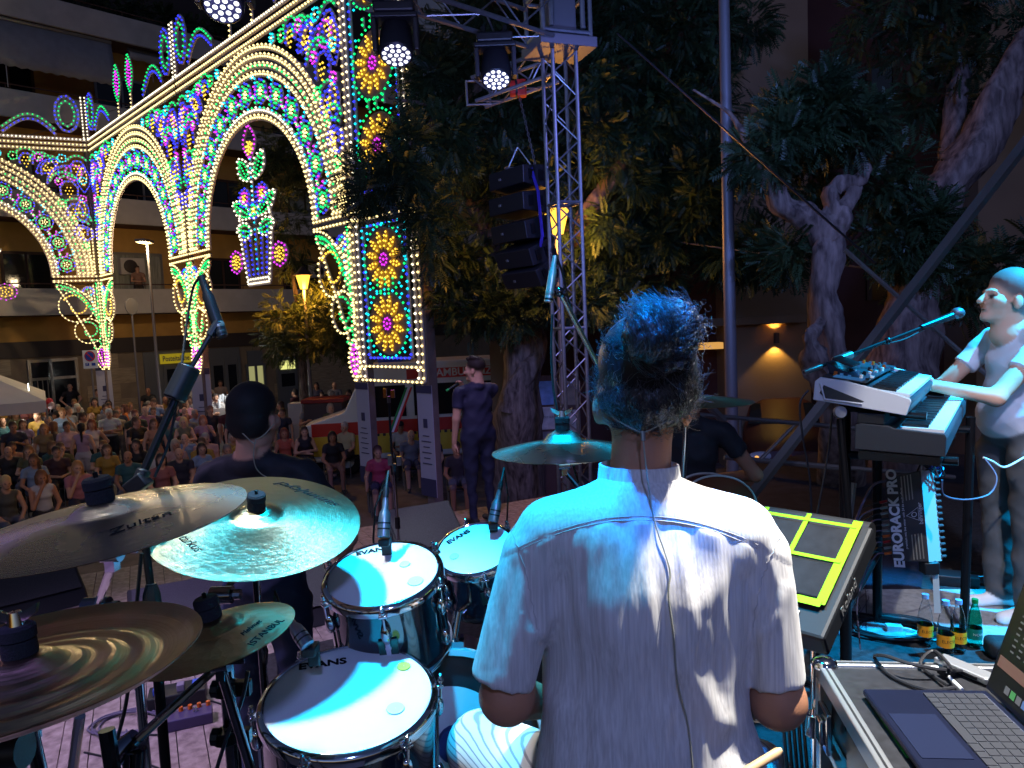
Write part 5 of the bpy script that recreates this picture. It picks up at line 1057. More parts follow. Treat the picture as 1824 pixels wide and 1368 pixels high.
# px, py of crown; seated; height; ... ; one line per member of the audience
PEOPLE = [
 (17, 729, 0, 1.74, 'man in white shirt with dark beard near the gazebo', dict(shirt=cl(200, 196, 196), arms=('down', 'down'))),
 (22, 752, 0, 1.72, 'man in navy t-shirt and glasses clapping, left of the blonde woman', dict(shirt=cl(40, 40, 60), arms=('clap', 'down'), wide=1.15)),
 (40, 749, 0, 1.62, 'woman with long auburn hair in lilac top behind the navy t-shirt man', dict(shirt=cl(150, 120, 150), hair='long', hairc=cl(70, 30, 26), woman=True)),
 (10, 797, 1, 0, 'bald man in black polo seated at the left edge', dict(shirt=cl(34, 32, 38), hair='bald', hairc=cl(150, 140, 140), wide=1.2, arms=('lap', 'lap'))),
 (17, 790, 1, 0, 'child-sized listener half hidden behind the bald man in black', dict(shirt=cl(170, 120, 100), arms=('lap', 'lap'))),
 (73, 770, 1, 0, 'blonde woman in loose white tee seated in the left crowd', dict(shirt=cl(214, 196, 190), hair='bob', hairc=cl(196, 160, 96), woman=True, wide=1.35, arms=('lap', 'lap'), sleeve=.9)),
 (96, 798, 1, 0, 'man in dark maroon tee looking at the light of his phone', dict(shirt=cl(66, 36, 46), arms=('front', 'front'), wide=1.15)),
 (68, 841, 1, 0, 'woman in white sleeveless top leaning her face on her hand', dict(shirt=cl(200, 198, 206), hair='bob', hairc=cl(110, 70, 44), woman=True, sleeve=0, arms=('lap', 'chin'))),
 (133, 824, 1, 0, 'woman with wavy blonde hair in pink holding her hand to her mouth', dict(shirt=cl(190, 120, 130), hair='long', hairc=cl(170, 120, 70), woman=True, arms=('lap', 'chin'), wide=1.1)),
 (4, 851, 1, 0, 'fair-haired woman in grey vest at the bottom left of the crowd', dict(shirt=cl(80, 78, 72), hair='short', hairc=cl(190, 160, 110), woman=True, sleeve=0, arms=('lap', 'lap'))),
 (118, 752, 0, 1.64, 'woman in pale pink tee with a brown shoulder bag', dict(shirt=cl(214, 170, 170), hair='tail', hairc=cl(50, 34, 30), woman=True, arms=('down', 'front'), wide=1.15)),
 (144, 755, 0, 1.66, 'woman with a long dark ponytail seen from behind in pale shorts', dict(shirt=cl(190, 150, 170), pants=cl(190, 180, 184), hair='tail', hairc=cl(24, 20, 22), woman=True, yaw=.3, sleeve=0, legs='short')),
 (162, 748, 0, 1.68, 'red-haired woman in white top and black trousers beside the ponytail', dict(shirt=cl(214, 200, 200), pants=cl(24, 24, 30), hair='long', hairc=cl(120, 54, 30), woman=True, sleeve=0, arms=('hip', 'down'))),
 (193, 729, 0, 1.72, 'white-haired man with crossed arms in white tee and navy shorts', dict(shirt=cl(206, 200, 190), pants=cl(28, 30, 44), hairc=cl(190, 186, 180), legs='short', arms=('cross', 'cross'), wide=1.15)),
 (221, 721, 0, 1.66, 'woman in a bright orange dress behind the white tee man', dict(shirt=cl(214, 116, 40), pants=cl(200, 106, 40), hairc=cl(90, 50, 36), hair='bob', woman=True, legs='dress', yaw=PI * .7)),
 (77, 756, 0, 1.62, 'woman with curly fair hair above the blonde seated woman', dict(shirt=cl(150, 120, 80), hair='bob', hairc=cl(150, 104, 66), woman=True)),
 (94, 752, 0, 1.64, 'woman in brown print top looking aside in the left crowd', dict(shirt=cl(96, 76, 56), hair='bob', hairc=cl(120, 84, 56), woman=True, yaw=PI * .75)),
 (121, 725, 0, 1.72, 'grey-haired man in pale grey shirt facing right', dict(shirt=cl(140, 146, 156), hairc=cl(90, 80, 76), yaw=PI * 1.4)),
 (137, 720, 0, 1.68, 'person with white hair in black shirt below the doorway', dict(shirt=cl(26, 24, 28), hairc=cl(206, 196, 176), hair='bob', yaw=PI * 1.35)),
 (145, 736, 0, 1.7, 'dark-haired man in beige shirt turned to the right', dict(shirt=cl(176, 140, 110), yaw=PI * 1.5)),
 (117, 694, 2, 1.74, 'man in black standing in the dark doorway', dict(shirt=cl(26, 26, 34), hair='bald', hairc=cl(40, 34, 30), arms=('hip', 'hip'))),
 (172, 694, 0, 1.74, 'man in grey-green shirt leaning by the stone wall', dict(shirt=cl(120, 120, 104), yaw=PI * 1.2, hairc=cl(60, 40, 34))),
 (101, 733, 0, 1.66, 'person in white cotton near the balloons', dict(shirt=cl(214, 210, 206), yaw=PI * .6, hairc=cl(40, 36, 36))),
 (76, 727, 0, 1.62, 'woman in blue-grey dress under the balloons', dict(shirt=cl(120, 130, 150), hair='bob', hairc=cl(100, 80, 70), woman=True)),
 (187, 721, 0, 1.66, 'person raising a hand between the grey-green shirt and the white tee', dict(shirt=cl(150, 140, 130), arms=('phone', 'down'), hairc=cl(60, 44, 40))),
 (206, 733, 0, 1.6, 'listener in cream half hidden beside the orange dress', dict(shirt=cl(190, 170, 140), hairc=cl(50, 40, 36))),
 (240, 731, 0, 1.72, 'man in dark green tee behind the woman in the red top', dict(shirt=cl(54, 60, 44), hairc=cl(110, 60, 46), wide=1.2)),
 (242, 743, 0, 1.64, 'woman in red satin top and denim skirt with long dark hair', dict(shirt=cl(150, 52, 56), pants=cl(90, 96, 116), hair='long', hairc=cl(44, 30, 28), woman=True, sleeve=0, legs='skirt')),
 (263, 691, 0, 1.74, 'bald man in black tee beside the slim street lamp', dict(shirt=cl(24, 24, 28), pants=cl(120, 126, 130), hair='bald', hairc=cl(120, 90, 80))),
 (273, 707, 0, 1.74, 'man with arms crossed in pale pink tee behind the boom stand', dict(shirt=cl(196, 160, 146), pants=cl(150, 120, 110), arms=('cross', 'cross'), wide=1.15)),
 (273, 747, 0, 1.66, 'brown-haired woman in a peach dress with dark glasses', dict(shirt=cl(190, 130, 96), pants=cl(190, 130, 96), hair='long', hairc=cl(90, 56, 40), woman=True, legs='dress', sleeve=0)),
 (311, 720, 0, 1.66, 'woman in black dress talking beside the boom stand', dict(shirt=cl(24, 24, 36), hair='bob', hairc=cl(46, 32, 30), woman=True, arms=('phone', 'down'), yaw=PI * 1.3)),
 (326, 744, 0, 1.62, 'blonde woman in khaki top with cream bag and crossed arms', dict(shirt=cl(110, 104, 80), hair='bob', hairc=cl(206, 176, 120), woman=True, sleeve=0, arms=('cross', 'cross'))),
 (337, 707, 0, 1.66, 'smiling woman in white blouse under the dark bob', dict(shirt=cl(216, 196, 180), hair='bob', hairc=cl(46, 36, 34), woman=True)),
 (354, 714, 0, 1.64, 'woman in lilac top with red-brown hair', dict(shirt=cl(176, 136, 170), hair='bob', hairc=cl(120, 70, 56), woman=True)),
 (361, 741, 0, 1.6, 'woman in floral lilac blouse taking a picture', dict(shirt=cl(170, 130, 150), hair='bob', hairc=cl(150, 90, 70), woman=True, arms=('phone', 'hip'))),
 (340, 684, 0, 1.74, 'man in white shirt by the post office doors', dict(shirt=cl(226, 214, 190))),
 (348, 688, 0, 1.7, 'second man in white shirt right of the post office doors', dict(shirt=cl(210, 200, 184))),
 (369, 683, 0, 1.68, 'woman in white holding her phone to her ear near the banner', dict(shirt=cl(220, 206, 180), hair='bob', woman=True, arms=('phone', 'down'))),
 (315, 800, 1, 0, 'bald bearded man in navy print tee seated in front', dict(shirt=cl(34, 34, 52), hair='bald', hairc=cl(80, 60, 54), wide=1.3, arms=('lap', 'lap'))),
 (309, 785, 1, 0, 'elderly woman with grey hair and glasses behind the bald man', dict(shirt=cl(180, 140, 130), hair='bob', hairc=cl(170, 150, 130), woman=True, arms=('lap', 'lap'))),
 (283, 811, 1, 0, 'dark-haired woman seated beside the foot of the boom stand', dict(shirt=cl(150, 90, 90), hair='bob', hairc=cl(30, 24, 26), woman=True, arms=('lap', 'lap'))),
 (363, 774, 1, 0, 'stout man in pink polo seated left of the black-shirted head', dict(shirt=cl(200, 150, 140), hairc=cl(150, 140, 136), wide=1.4, arms=('lap', 'lap'))),
 (402, 794, 1, 0, 'man in glasses and black shirt seated beside the bass player', dict(shirt=cl(30, 30, 40), hairc=cl(110, 100, 96), wide=1.25, arms=('lap', 'lap'))),
 (406, 721, 0, 1.74, 'bald man in maroon shirt standing behind the bass player', dict(shirt=cl(96, 40, 44), hair='bald', hairc=cl(100, 80, 76))),
 (374, 724, 0, 1.7, 'man in dark top beside the corner banner', dict(shirt=cl(44, 40, 52), hairc=cl(120, 90, 80))),
 (392, 678, 0, 1.72, 'man in dark clothes behind the drinks counter', dict(shirt=cl(150, 130, 120), hairc=cl(40, 30, 30))),
 (432, 782, 1, 0, 'person in white top just left of the bass player neck', dict(shirt=cl(206, 186, 186), arms=('lap', 'lap'))),
 (500, 716, 0, 1.64, 'woman in orange top with long dark hair right of the bass player', dict(shirt=cl(190, 90, 44), hair='long', hairc=cl(40, 28, 28), woman=True, yaw=PI * .6)),
 (504, 765, 1, 0, 'red-haired woman in coral top seated right of the bass player', dict(shirt=cl(190, 90, 70), hair='bob', hairc=cl(110, 50, 40), woman=True, arms=('lap', 'lap'), sleeve=0)),
 (540, 762, 1, 0, 'dark-haired woman in black vest seated below the banner', dict(shirt=cl(34, 30, 44), hair='long', hairc=cl(36, 26, 30), woman=True, arms=('cross', 'cross'), sleeve=0)),
 (525, 694, 0, 1.7, 'person in dark plum tee near the cash machine', dict(shirt=cl(80, 34, 50), yaw=PI * .4)),
 (563, 682, 0, 1.68, 'woman with long dark hair above the red lid', dict(shirt=cl(60, 56, 80), hair='long', hairc=cl(40, 26, 26), woman=True)),
 (573, 699, 0, 1.55, 'person with round face just above the red lid', dict(shirt=cl(60, 50, 60), hairc=cl(60, 40, 36))),
 (595, 681, 0, 1.72, 'man in grey tee right of the red lid', dict(shirt=cl(120, 116, 124), hair='bald', hairc=cl(90, 70, 66))),
 (590, 771, 1, 0, 'woman in black seated left of the cream polo man', dict(shirt=cl(30, 28, 40), hair='bob', hairc=cl(30, 24, 30), woman=True, arms=('lap', 'lap'), pants=cl(150, 110, 100))),
 (613, 754, 1, 0, 'white-haired man in cream polo seated beside the first banner', dict(shirt=cl(206, 190, 150), hairc=cl(190, 180, 176), legs='short', pants=cl(60, 56, 70), arms=('lap', 'lap'), wide=1.15, yaw=PI * .9)),
 (671, 797, 1, 0, 'girl in pink tee seated alone in front of the post', dict(shirt=cl(176, 60, 90), hair='tail', hairc=cl(70, 40, 44), woman=True, arms=('down', 'down'), legs='short', pants=cl(50, 44, 70))),
 (712, 753, 1, 0, 'man in flat cap and white shirt seated near the ambulance', dict(shirt=cl(206, 200, 190), hair='cap', hairc=cl(36, 32, 40), arms=('cross', 'lap'))),
 (730, 766, 1, 0, 'bald man in grey polo leaning forward on his knees', dict(shirt=cl(120, 124, 140), hair='bald', hairc=cl(140, 120, 116), arms=('lap', 'lap'), legs='short', pants=cl(80, 76, 96), wide=1.2, lean=.25)),
 (765, 770, 1, 0, 'person in dark clothes hidden behind the right banner post', dict(shirt=cl(40, 36, 56), arms=('lap', 'lap'), legs='short')),
 (812, 790, 1, 0, 'bare-legged listener seated behind the singer', dict(shirt=cl(60, 50, 60), arms=('lap', 'lap'), legs='short')),
 (920, 765, 1, 0, 'bald listener in pale top behind the right crash cymbal', dict(shirt=cl(170, 130, 130), hair='bald', hairc=cl(120, 100, 96), arms=('lap', 'lap'), legs='short', pants=cl(150, 130, 130))),
 (955, 772, 1, 0, 'listener in pink behind the lattice tower', dict(shirt=cl(176, 110, 120), hair='bob', woman=True, arms=('lap', 'lap'))),
 (1408, 815, 1, 0, 'man in white henley seated beyond the guard rail', dict(shirt=cl(206, 190, 200), hairc=cl(90, 60, 50), arms=('lap', 'lap'), sk=3, wide=1.1)),
 (1332, 824, 1, 0, 'man in grey tee seated beyond the guard rail, left of the white henley', dict(shirt=cl(160, 150, 156), arms=('lap', 'lap'), sk=3)),
 (256, 489, 3, 1.7, 'person leaning on the balcony rail above the crowd', dict(shirt=cl(150, 110, 90), arms=('front', 'front'))),
]
nrnd = random.Random(3)
for i, (px, py, md, h, lab, kw) in enumerate(PEOPLE):
    kw = dict(kw); kw.setdefault('sk', i % 3); kw.setdefault('pants', [cl(50, 50, 66), cl(90, 90, 104), cl(60, 54, 50), cl(34, 34, 42)][i % 4])
    kw.setdefault('hairc', [cl(30, 24, 24), cl(60, 42, 34), cl(24, 22, 26)][i % 3])
    if md == 1:
        p = atz(px, py, GZ + 1.30); f = V(p.x, p.y + .06, GZ); fw = (V(.3, 4, 0) - f); yw = kw.pop('yaw', None) or (math.atan2(fw.y, fw.x) - PI / 2)
        person(lab, f, 1.70, yw, seat=.45, **kw)
        folding_chair(f - V(*(rotm(yw) @ np.array([0, .14, 0]))), yw, 'folding chair under the ' + ' '.join(lab.split()[:7]))
    else:
        if md == 3: zt = ZS[0] + .16 + h; p = atz(px, py, zt); k = fp(ft(px, -.45), 0, -.45); f = V(k.x, k.y, ZS[0] + .16)
        else:
            base = GZ + (.25 if md == 2 else 0); p = atz(px, py, base + h); f = V(p.x, p.y, base)
            if md == 2: k = fp(ft(px, -.75), 0, -.75); f = V(k.x, k.y, base)
        fw = (V(.3, 4, 0) - f); yw = kw.pop('yaw', None) or (math.atan2(fw.y, fw.x) - PI / 2)
        person(lab, f, h, yw, hyaw=nrnd.uniform(-.3, .3), **kw)

# the crowd is denser than the faces one can single out by their clothes alone
ANCH = [(22, 'man in navy t-shirt and glasses'), (73, 'blonde woman in loose white tee'), (118, 'woman in pale pink tee'), (162, 'red-haired woman in white top'), (193, 'white-haired man with crossed arms'), (242, 'woman in red satin top'), (273, 'man in pale pink tee'), (326, 'blonde woman in khaki top'), (363, 'stout man in pink polo'), (406, 'bald man in maroon shirt'), (540, 'woman in black vest'), (613, 'man in cream polo')]
XC = [('teal', cl(50, 96, 100)), ('grey', cl(120, 118, 122)), ('white', cl(206, 200, 196)), ('navy', cl(34, 38, 60)), ('olive', cl(92, 92, 60)), ('rose', cl(190, 120, 130)), ('black', cl(24, 24, 28)), ('mustard', cl(170, 130, 50)), ('light blue', cl(130, 150, 180))]
feet = [o.location for o in bpy.data.objects if o.name.startswith('person')]; used = set(); xr = random.Random(11); tries = 0; made = 0
while made < 64 and tries < 4000:
    tries += 1; pxx = xr.choice([xr.uniform(0, 215), xr.uniform(215, 430), xr.uniform(0, 430), xr.uniform(500, 640)]); dd = xr.uniform(14.5, 24.0)
    if pxx > 480: dd = xr.uniform(18.5, 22)
    p = at(pxx, 740, dd); f = V(p.x, p.y, GZ)
    if any((V(q.x, q.y, 0) - V(f.x, f.y, 0)).length < .52 for q in feet): continue
    seated = dd < 17; an = min(ANCH, key=lambda a: abs(a[0] - pxx))[1]; cn, cv = xr.choice(XC); wm = xr.random() < .5; lab = '%s listener in %s %s behind the %s' % ('seated' if seated else 'standing', cn, 'blouse' if wm else 'shirt', an)
    if lab in used: continue
    used.add(lab); made += 1; feet.append(f); fw = V(.3, 4, 0) - f; yw = math.atan2(fw.y, fw.x) - PI / 2 + xr.uniform(-.5, .5)
    kw = dict(shirt=cv, pants=xr.choice([cl(50, 50, 66), cl(90, 90, 104), cl(34, 34, 42)]), hairc=xr.choice([cl(30, 24, 24), cl(80, 56, 40), cl(150, 140, 130), cl(120, 84, 50)]), hair=xr.choice(['long', 'bob', 'tail'] if wm else ['short', 'short', 'bald']), woman=wm, sk=xr.randrange(3), hyaw=xr.uniform(-.5, .5), wide=xr.uniform(.95, 1.2))
    if seated: person(lab, f, 1.7, yw, seat=.45, arms=xr.choice([('lap', 'lap'), ('cross', 'cross'), ('lap', 'chin')]), **kw)
    else: person(lab, f, xr.uniform(1.55, 1.78), yw, arms=xr.choice([('down', 'down'), ('cross', 'cross'), ('clap', 'clap'), ('phone', 'down'), ('hip', 'down'), ('front', 'down')]), **kw)
# ================================================================== DRUM KIT
chrome = mat('chrome', (.72, .74, .78), .09, 1.0); darkchrome = mat('black_nickel', (.16, .17, .2), .12, 1.0); felt = mat('black_felt', (.015, .015, .018), .95, bump=.4, bscale=400)
rubber = mat('rubber', (.012, .012, .013), .7); inkm = mat('black_ink', (.022, .02, .02), 1., spec=0.)
def brass(name, col, rough, hammer=0., rings=500.):
    m = mat(name, col, rough, 1.0); n = m.node_tree; b = n.nodes['Principled BSDF']; L = n.links.new
    tc = n.nodes.new('ShaderNodeTexCoord'); ln = n.nodes.new('ShaderNodeVectorMath'); ln.operation = 'LENGTH'; L(tc.outputs['Object'], ln.inputs[0])
    t = n.nodes.new('ShaderNodeTexNoise'); t.noise_dimensions = '1D'; t.inputs['Scale'].default_value = rings; t.inputs['Detail'].default_value = 2; L(ln.outputs['Value'], t.inputs['W'])
    bp = n.nodes.new('ShaderNodeBump'); bp.inputs['Strength'].default_value = .22; bp.inputs['Distance'].default_value = .002; L(t.outputs[0], bp.inputs['Height'])
    last = bp
    if hammer:
        vo = n.nodes.new('ShaderNodeTexVoronoi'); vo.inputs['Scale'].default_value = 55; L(tc.outputs['Object'], vo.inputs[0])
        b2 = n.nodes.new('ShaderNodeBump'); b2.inputs['Strength'].default_value = hammer; b2.inputs['Distance'].default_value = .004; L(vo.outputs[0], b2.inputs['Height']); L(bp.outputs[0], b2.inputs['Normal']); last = b2
    L(last.outputs[0], b.inputs['Normal'])
    t2 = n.nodes.new('ShaderNodeTexNoise'); t2.inputs['Scale'].default_value = 7; t2.inputs['Detail'].default_value = 6; L(tc.outputs['Object'], t2.inputs[0])
    rp = n.nodes.new('ShaderNodeValToRGB'); L(t2.outputs[0], rp.inputs[0]); rp.color_ramp.elements[0].color = (*[x * .72 for x in col], 1); rp.color_ramp.elements[1].color = (*[min(1, x * 1.15) for x in col], 1); L(rp.outputs[0], b.inputs['Base Color'])
    rr = n.nodes.new('ShaderNodeMapRange'); rr.inputs[3].default_value = rough - .06; rr.inputs[4].default_value = rough + .12; L(t2.outputs[0], rr.inputs[0]); L(rr.outputs[0], b.inputs['Roughness'])
    b.inputs['Anisotropic'].default_value = .75; tg = n.nodes.new('ShaderNodeTangent'); tg.direction_type = 'RADIAL'; tg.axis = 'Z'; L(tg.outputs[0], b.inputs['Tangent'])
    return m
B_bright = brass('brass_bright', (.58, .48, .4), .24); B_ride = brass('brass_ride', (.56, .5, .3), .3, .14); B_dark = brass('brass_dark', (.5, .38, .24), .27, .08, 220.); B_splash = brass('brass_splash', (.42, .31, .17), .3, .3)
def cym_prof(Rr, bell=.055, bh=.02, drop=.02, china=False):
    p = [(.005, bh), (bell * .4, bh * .95), (bell * .75, bh * .65), (bell, .002)]
    if china:
        for t in np.linspace(0.05, 1, 30):
            r = bell + (Rr - bell) * t; p.append((r, -.014 * math.sin(min(t / .78, 1) * PI * .5) + (.018 * ((t - .78) / .22) if t > .78 else 0) + .0022 * math.sin(t * 26)))
    else:
        for t in np.linspace(.06, 1, 18): p.append((bell + (Rr - bell) * t, -drop * t ** 1.35))
    return p
def cymbal(label, px, py, d, dia, tilt, side, m, texts=(), nut=False, **k):
    c = at(px, py, d); Rr = dia / 2; pr = cym_prof(Rr, **k); full = pr + [(Rr, pr[-1][1] - .0012)] + [(r, z - .0012) for r, z in pr[::-1]]
    mb = MB(); mb.lathe(full, 96); cy = obj('cymbal', mb, m, None, smooth=60, origin=V(0, 0, 0))
    cy.location = c; Rt = Matrix.Rotation(R(tilt), 3, 'X') @ Matrix.Rotation(R(side), 3, 'Y'); cy.rotation_euler = Rt.to_euler(); tag(cy, label, 'cymbal', 'cymbals of the drum kit')
    def lp(name, m_, fn, **kw): b = MB(); fn(b); o = obj(name, b, m_, cy, local=True, **kw); return o
    z0 = pr[0][1]
    lp('felt', felt, lambda b: (b.lathe([(.004, z0 - .004), (.021, z0 - .004), (.022, z0 + .004), (.021, z0 + .02), (.004, z0 + .02)], 24), b.lathe([(.004, z0 + .022), (.0225, z0 + .022), (.0225, z0 + .036), (.019, z0 + .04), (.004, z0 + .04)], 24)))
    if nut: lp('wing_nut', chrome, lambda b: (b.lathe([(.001, z0 + .06), (.008, z0 + .058), (.011, z0 + .04), (.001, z0 + .04)], 14), b.hexa([(-.03, -.003, z0 + .055), (-.008, -.003, z0 + .042), (-.008, .003, z0 + .042), (-.03, .003, z0 + .055), (-.034, -.003, z0 + .068), (-.008, -.003, z0 + .056), (-.008, .003, z0 + .056), (-.034, .003, z0 + .068)]), b.hexa([(.008, -.003, z0 + .042), (.03, -.003, z0 + .055), (.03, .003, z0 + .055), (.008, .003, z0 + .042), (.008, -.003, z0 + .056), (.034, -.003, z0 + .068), (.034, .003, z0 + .068), (.008, .003, z0 + .056)])))
    else: lp('rod_tip', blackm, lambda b: b.lathe([(.001, z0 + .05), (.004, z0 + .049), (.004, z0 + .03)], 10))
    rs_, zs_ = np.array([p[0] for p in pr]), np.array([p[1] for p in pr])
    for (s, size, ang, rad, kw) in texts:
        def warp(v, ang=ang, rad=rad):
            a = R(ang); x = v[:, 0]; y = v[:, 1] - rad          # baseline tangent to a circle in front
            X_, Y_ = x * math.cos(a) - y * math.sin(a), x * math.sin(a) + y * math.cos(a); r = np.hypot(X_, Y_)
            return np.stack([X_, Y_, np.interp(r, rs_, zs_) + .0006 + v[:, 2]], 1)
        text('lettering', s, size, None, inkm, cy, warp=warp, local=True, **kw)
    return cy, c, Rt @ V(0, 0, 1)
c1, p1_, n1_ = cymbal('large bright crash cymbal with a signature script, upper left', 184, 912, 1.22, .452, 3, -5, B_bright, [('Zultan', .033, 52, .125, dict(shear=.35, sx=1.15))])
c2, p2_, n2_ = cymbal('pale hammered ride cymbal overlapping the left crash', 457, 918, 1.80, .502, 14, 8, B_ride, [('tarkus', .032, -40, .17, dict(shear=.3)), ('samm|cycl', .042, 150, .175, dict(shear=.3, sx=1.2))])
c3, p3_, n3_ = cymbal('wide dark china cymbal with wing nut at the lower left', 40, 1190, .985, .452, -1, -3, B_dark, [('CHINESE', .016, -4, .2, dict(bold=.0006))], nut=True, china=True)
c4, p4_, n4_ = cymbal('small brown splash cymbal with black script beside the floor tom', 379, 1118, 1.36, .292, 2, -9, B_splash, [('ISTANBUL', .019, 72, .118, dict(sx=1.1)), ('Mehmet', .016, 72, .085, dict(shear=.4))])
c5, p5_, n5_ = cymbal('crash cymbal left of the drummer ear with chrome nut', 1003, 786, 2.2, .434, -1, 0, B_bright, nut=True, bh=.035, bell=.06, drop=.03)
c6, p6_, n6_ = cymbal('thin cymbal edge showing right of the drummer head', 1222, 705, 2.4, .43, -1, 1, B_dark)
# stands
def stand(label, top, nrm, foot, bend=None, m=chrome, arm=.0):
    """boom or straight cymbal stand: rod, tilter, tubes, tripod"""
    t = thing('cymbal_stand', label, 'cymbal stand', foot, 'cymbal stands'); below = top - nrm * .06
    part('rod', chrome, t, lambda b: b.cyl(top + nrm * .03, below, .004, n=8))
    part('tilter', darkchrome if m is not chrome else chrome, t, lambda b: (b.cyl(below + V(-.016, 0, -.01), below + V(.016, 0, -.01), .017, n=16), b.box(below + V(0, 0, -.022), (.016, .02, .04)), b.box(below + V(.03, 0, -.006), (.028, .006, .014))))
    pts = [below - V(0, 0, .03)] + ([bend] if bend is not None else []); piv = pts[-1]
    if bend is not None: part('boom_arm', m, t, lambda b: b.cyl(below - V(0, 0, .03), bend, .0075, n=10)); part('boom_clamp', darkchrome, t, lambda b: (b.cyl(bend + V(-.025, 0, 0), bend + V(.025, 0, 0), .021, n=16), b.cyl(bend + V(.025, 0, 0), bend + V(.045, 0, 0), .012, n=10)))
    mid = V(foot.x, foot.y, foot.z + (piv.z - foot.z) * .5); bx = V(foot.x, foot.y, piv.z)
    if bend is None: bx = piv
    part('upper_tube', m, t, lambda b: b.cyl(bx, mid, .0095, n=12)); part('lower_tube', m, t, lambda b: b.cyl(mid + V(0, 0, .02), foot + V(0, 0, .12), .0125, n=12))
    part('collar', blackm, t, lambda b: (b.cyl(mid - V(0, 0, .02), mid + V(0, 0, .045), .02, n=14), b.box(mid + V(.03, 0, .01), (.03, .01, .02))))
    for k in range(3):
        a = k * 2 * PI / 3 + .5; e_ = foot + V(.27 * math.cos(a), .27 * math.sin(a), .012)
        lg = part('leg', m, t, lambda b: (b.box((foot + e_) / 2 + V(0, 0, .13), (.005, .016, .001)), b.cyl(foot + V(0, 0, .26), e_, .008, n=8)))
        part('foot', rubber, lg, lambda b: b.ball(e_, .016, 10, 6))
    return t
stand('chrome stand under the large left crash', p1_, n1_, V(-.80, 1.46, 0), bend=at(172, 1082, 1.5))
stand('stand under the pale ride cymbal', p2_, n2_, V(-.66, 1.78, 0), bend=at(395, 1060, 1.72), m=darkchrome)
stand('dark stand under the china cymbal', p3_, n3_, V(-.62, 1.0, 0), m=darkchrome)
stand('stand under the small splash', p4_, n4_, V(-.47, 1.42, 0), m=darkchrome)
stand('stand of the crash left of the drummer ear', p5_, n5_, V(.36, 2.4, RZ), bend=at(1040, 880, 2.3))
stand('stand of the cymbal hidden behind the drummer', p6_, n6_, V(.55, 2.5, RZ))
# dark multi-clamp stand with horizontal arm by the splash
ms = thing('multi_clamp_stand', 'dark double stand with memory clamps between the splash and floor tom', 'drum stand', V(at(405, 1300, 1.5).x, at(405, 1300, 1.5).y, 0))
q0 = at(402, 1175, 1.5); part('tube', darkchrome, ms, lambda b: b.cyl(V(q0.x, q0.y, 0), q0 + V(0, 0, .03), .0155, n=14))
for py in (1215, 1300): part('clamp', blackm, ms, lambda b: (b.cyl(at(403, py, 1.49), at(404, py + 22, 1.49), .026, n=14), b.box(at(425, py + 10, 1.49), (.05, .02, .03)), b.cyl(at(378, py + 12, 1.48), at(392, py + 12, 1.48), .018, n=8)), bevel=.002)
part('arm', darkchrome, ms, lambda b: b.cyl(at(225, 1335, 1.36), at(385, 1190, 1.47), .009, n=10)); part('arm_clamp', darkchrome, ms, lambda b: (b.cyl(at(212, 1345, 1.36), at(246, 1318, 1.37), .024, n=14), b.cyl(at(240, 1335, 1.36), at(236, 1400, 1.36), .02, n=14)))
part('tripod_leg', darkchrome, ms, lambda b: b.cyl(at(190, 1300, 1.3), at(212, 1450, 1.3), .014, n=10)); part('tripod_leg', chrome, ms, lambda b: b.cyl(at(142, 1275, 1.5), at(125, 1400, 1.55), .011, n=10))
part('grip', black, ms, lambda b: b.cyl(at(-20, 1342, .92), at(45, 1335, .92), .022, n=14))
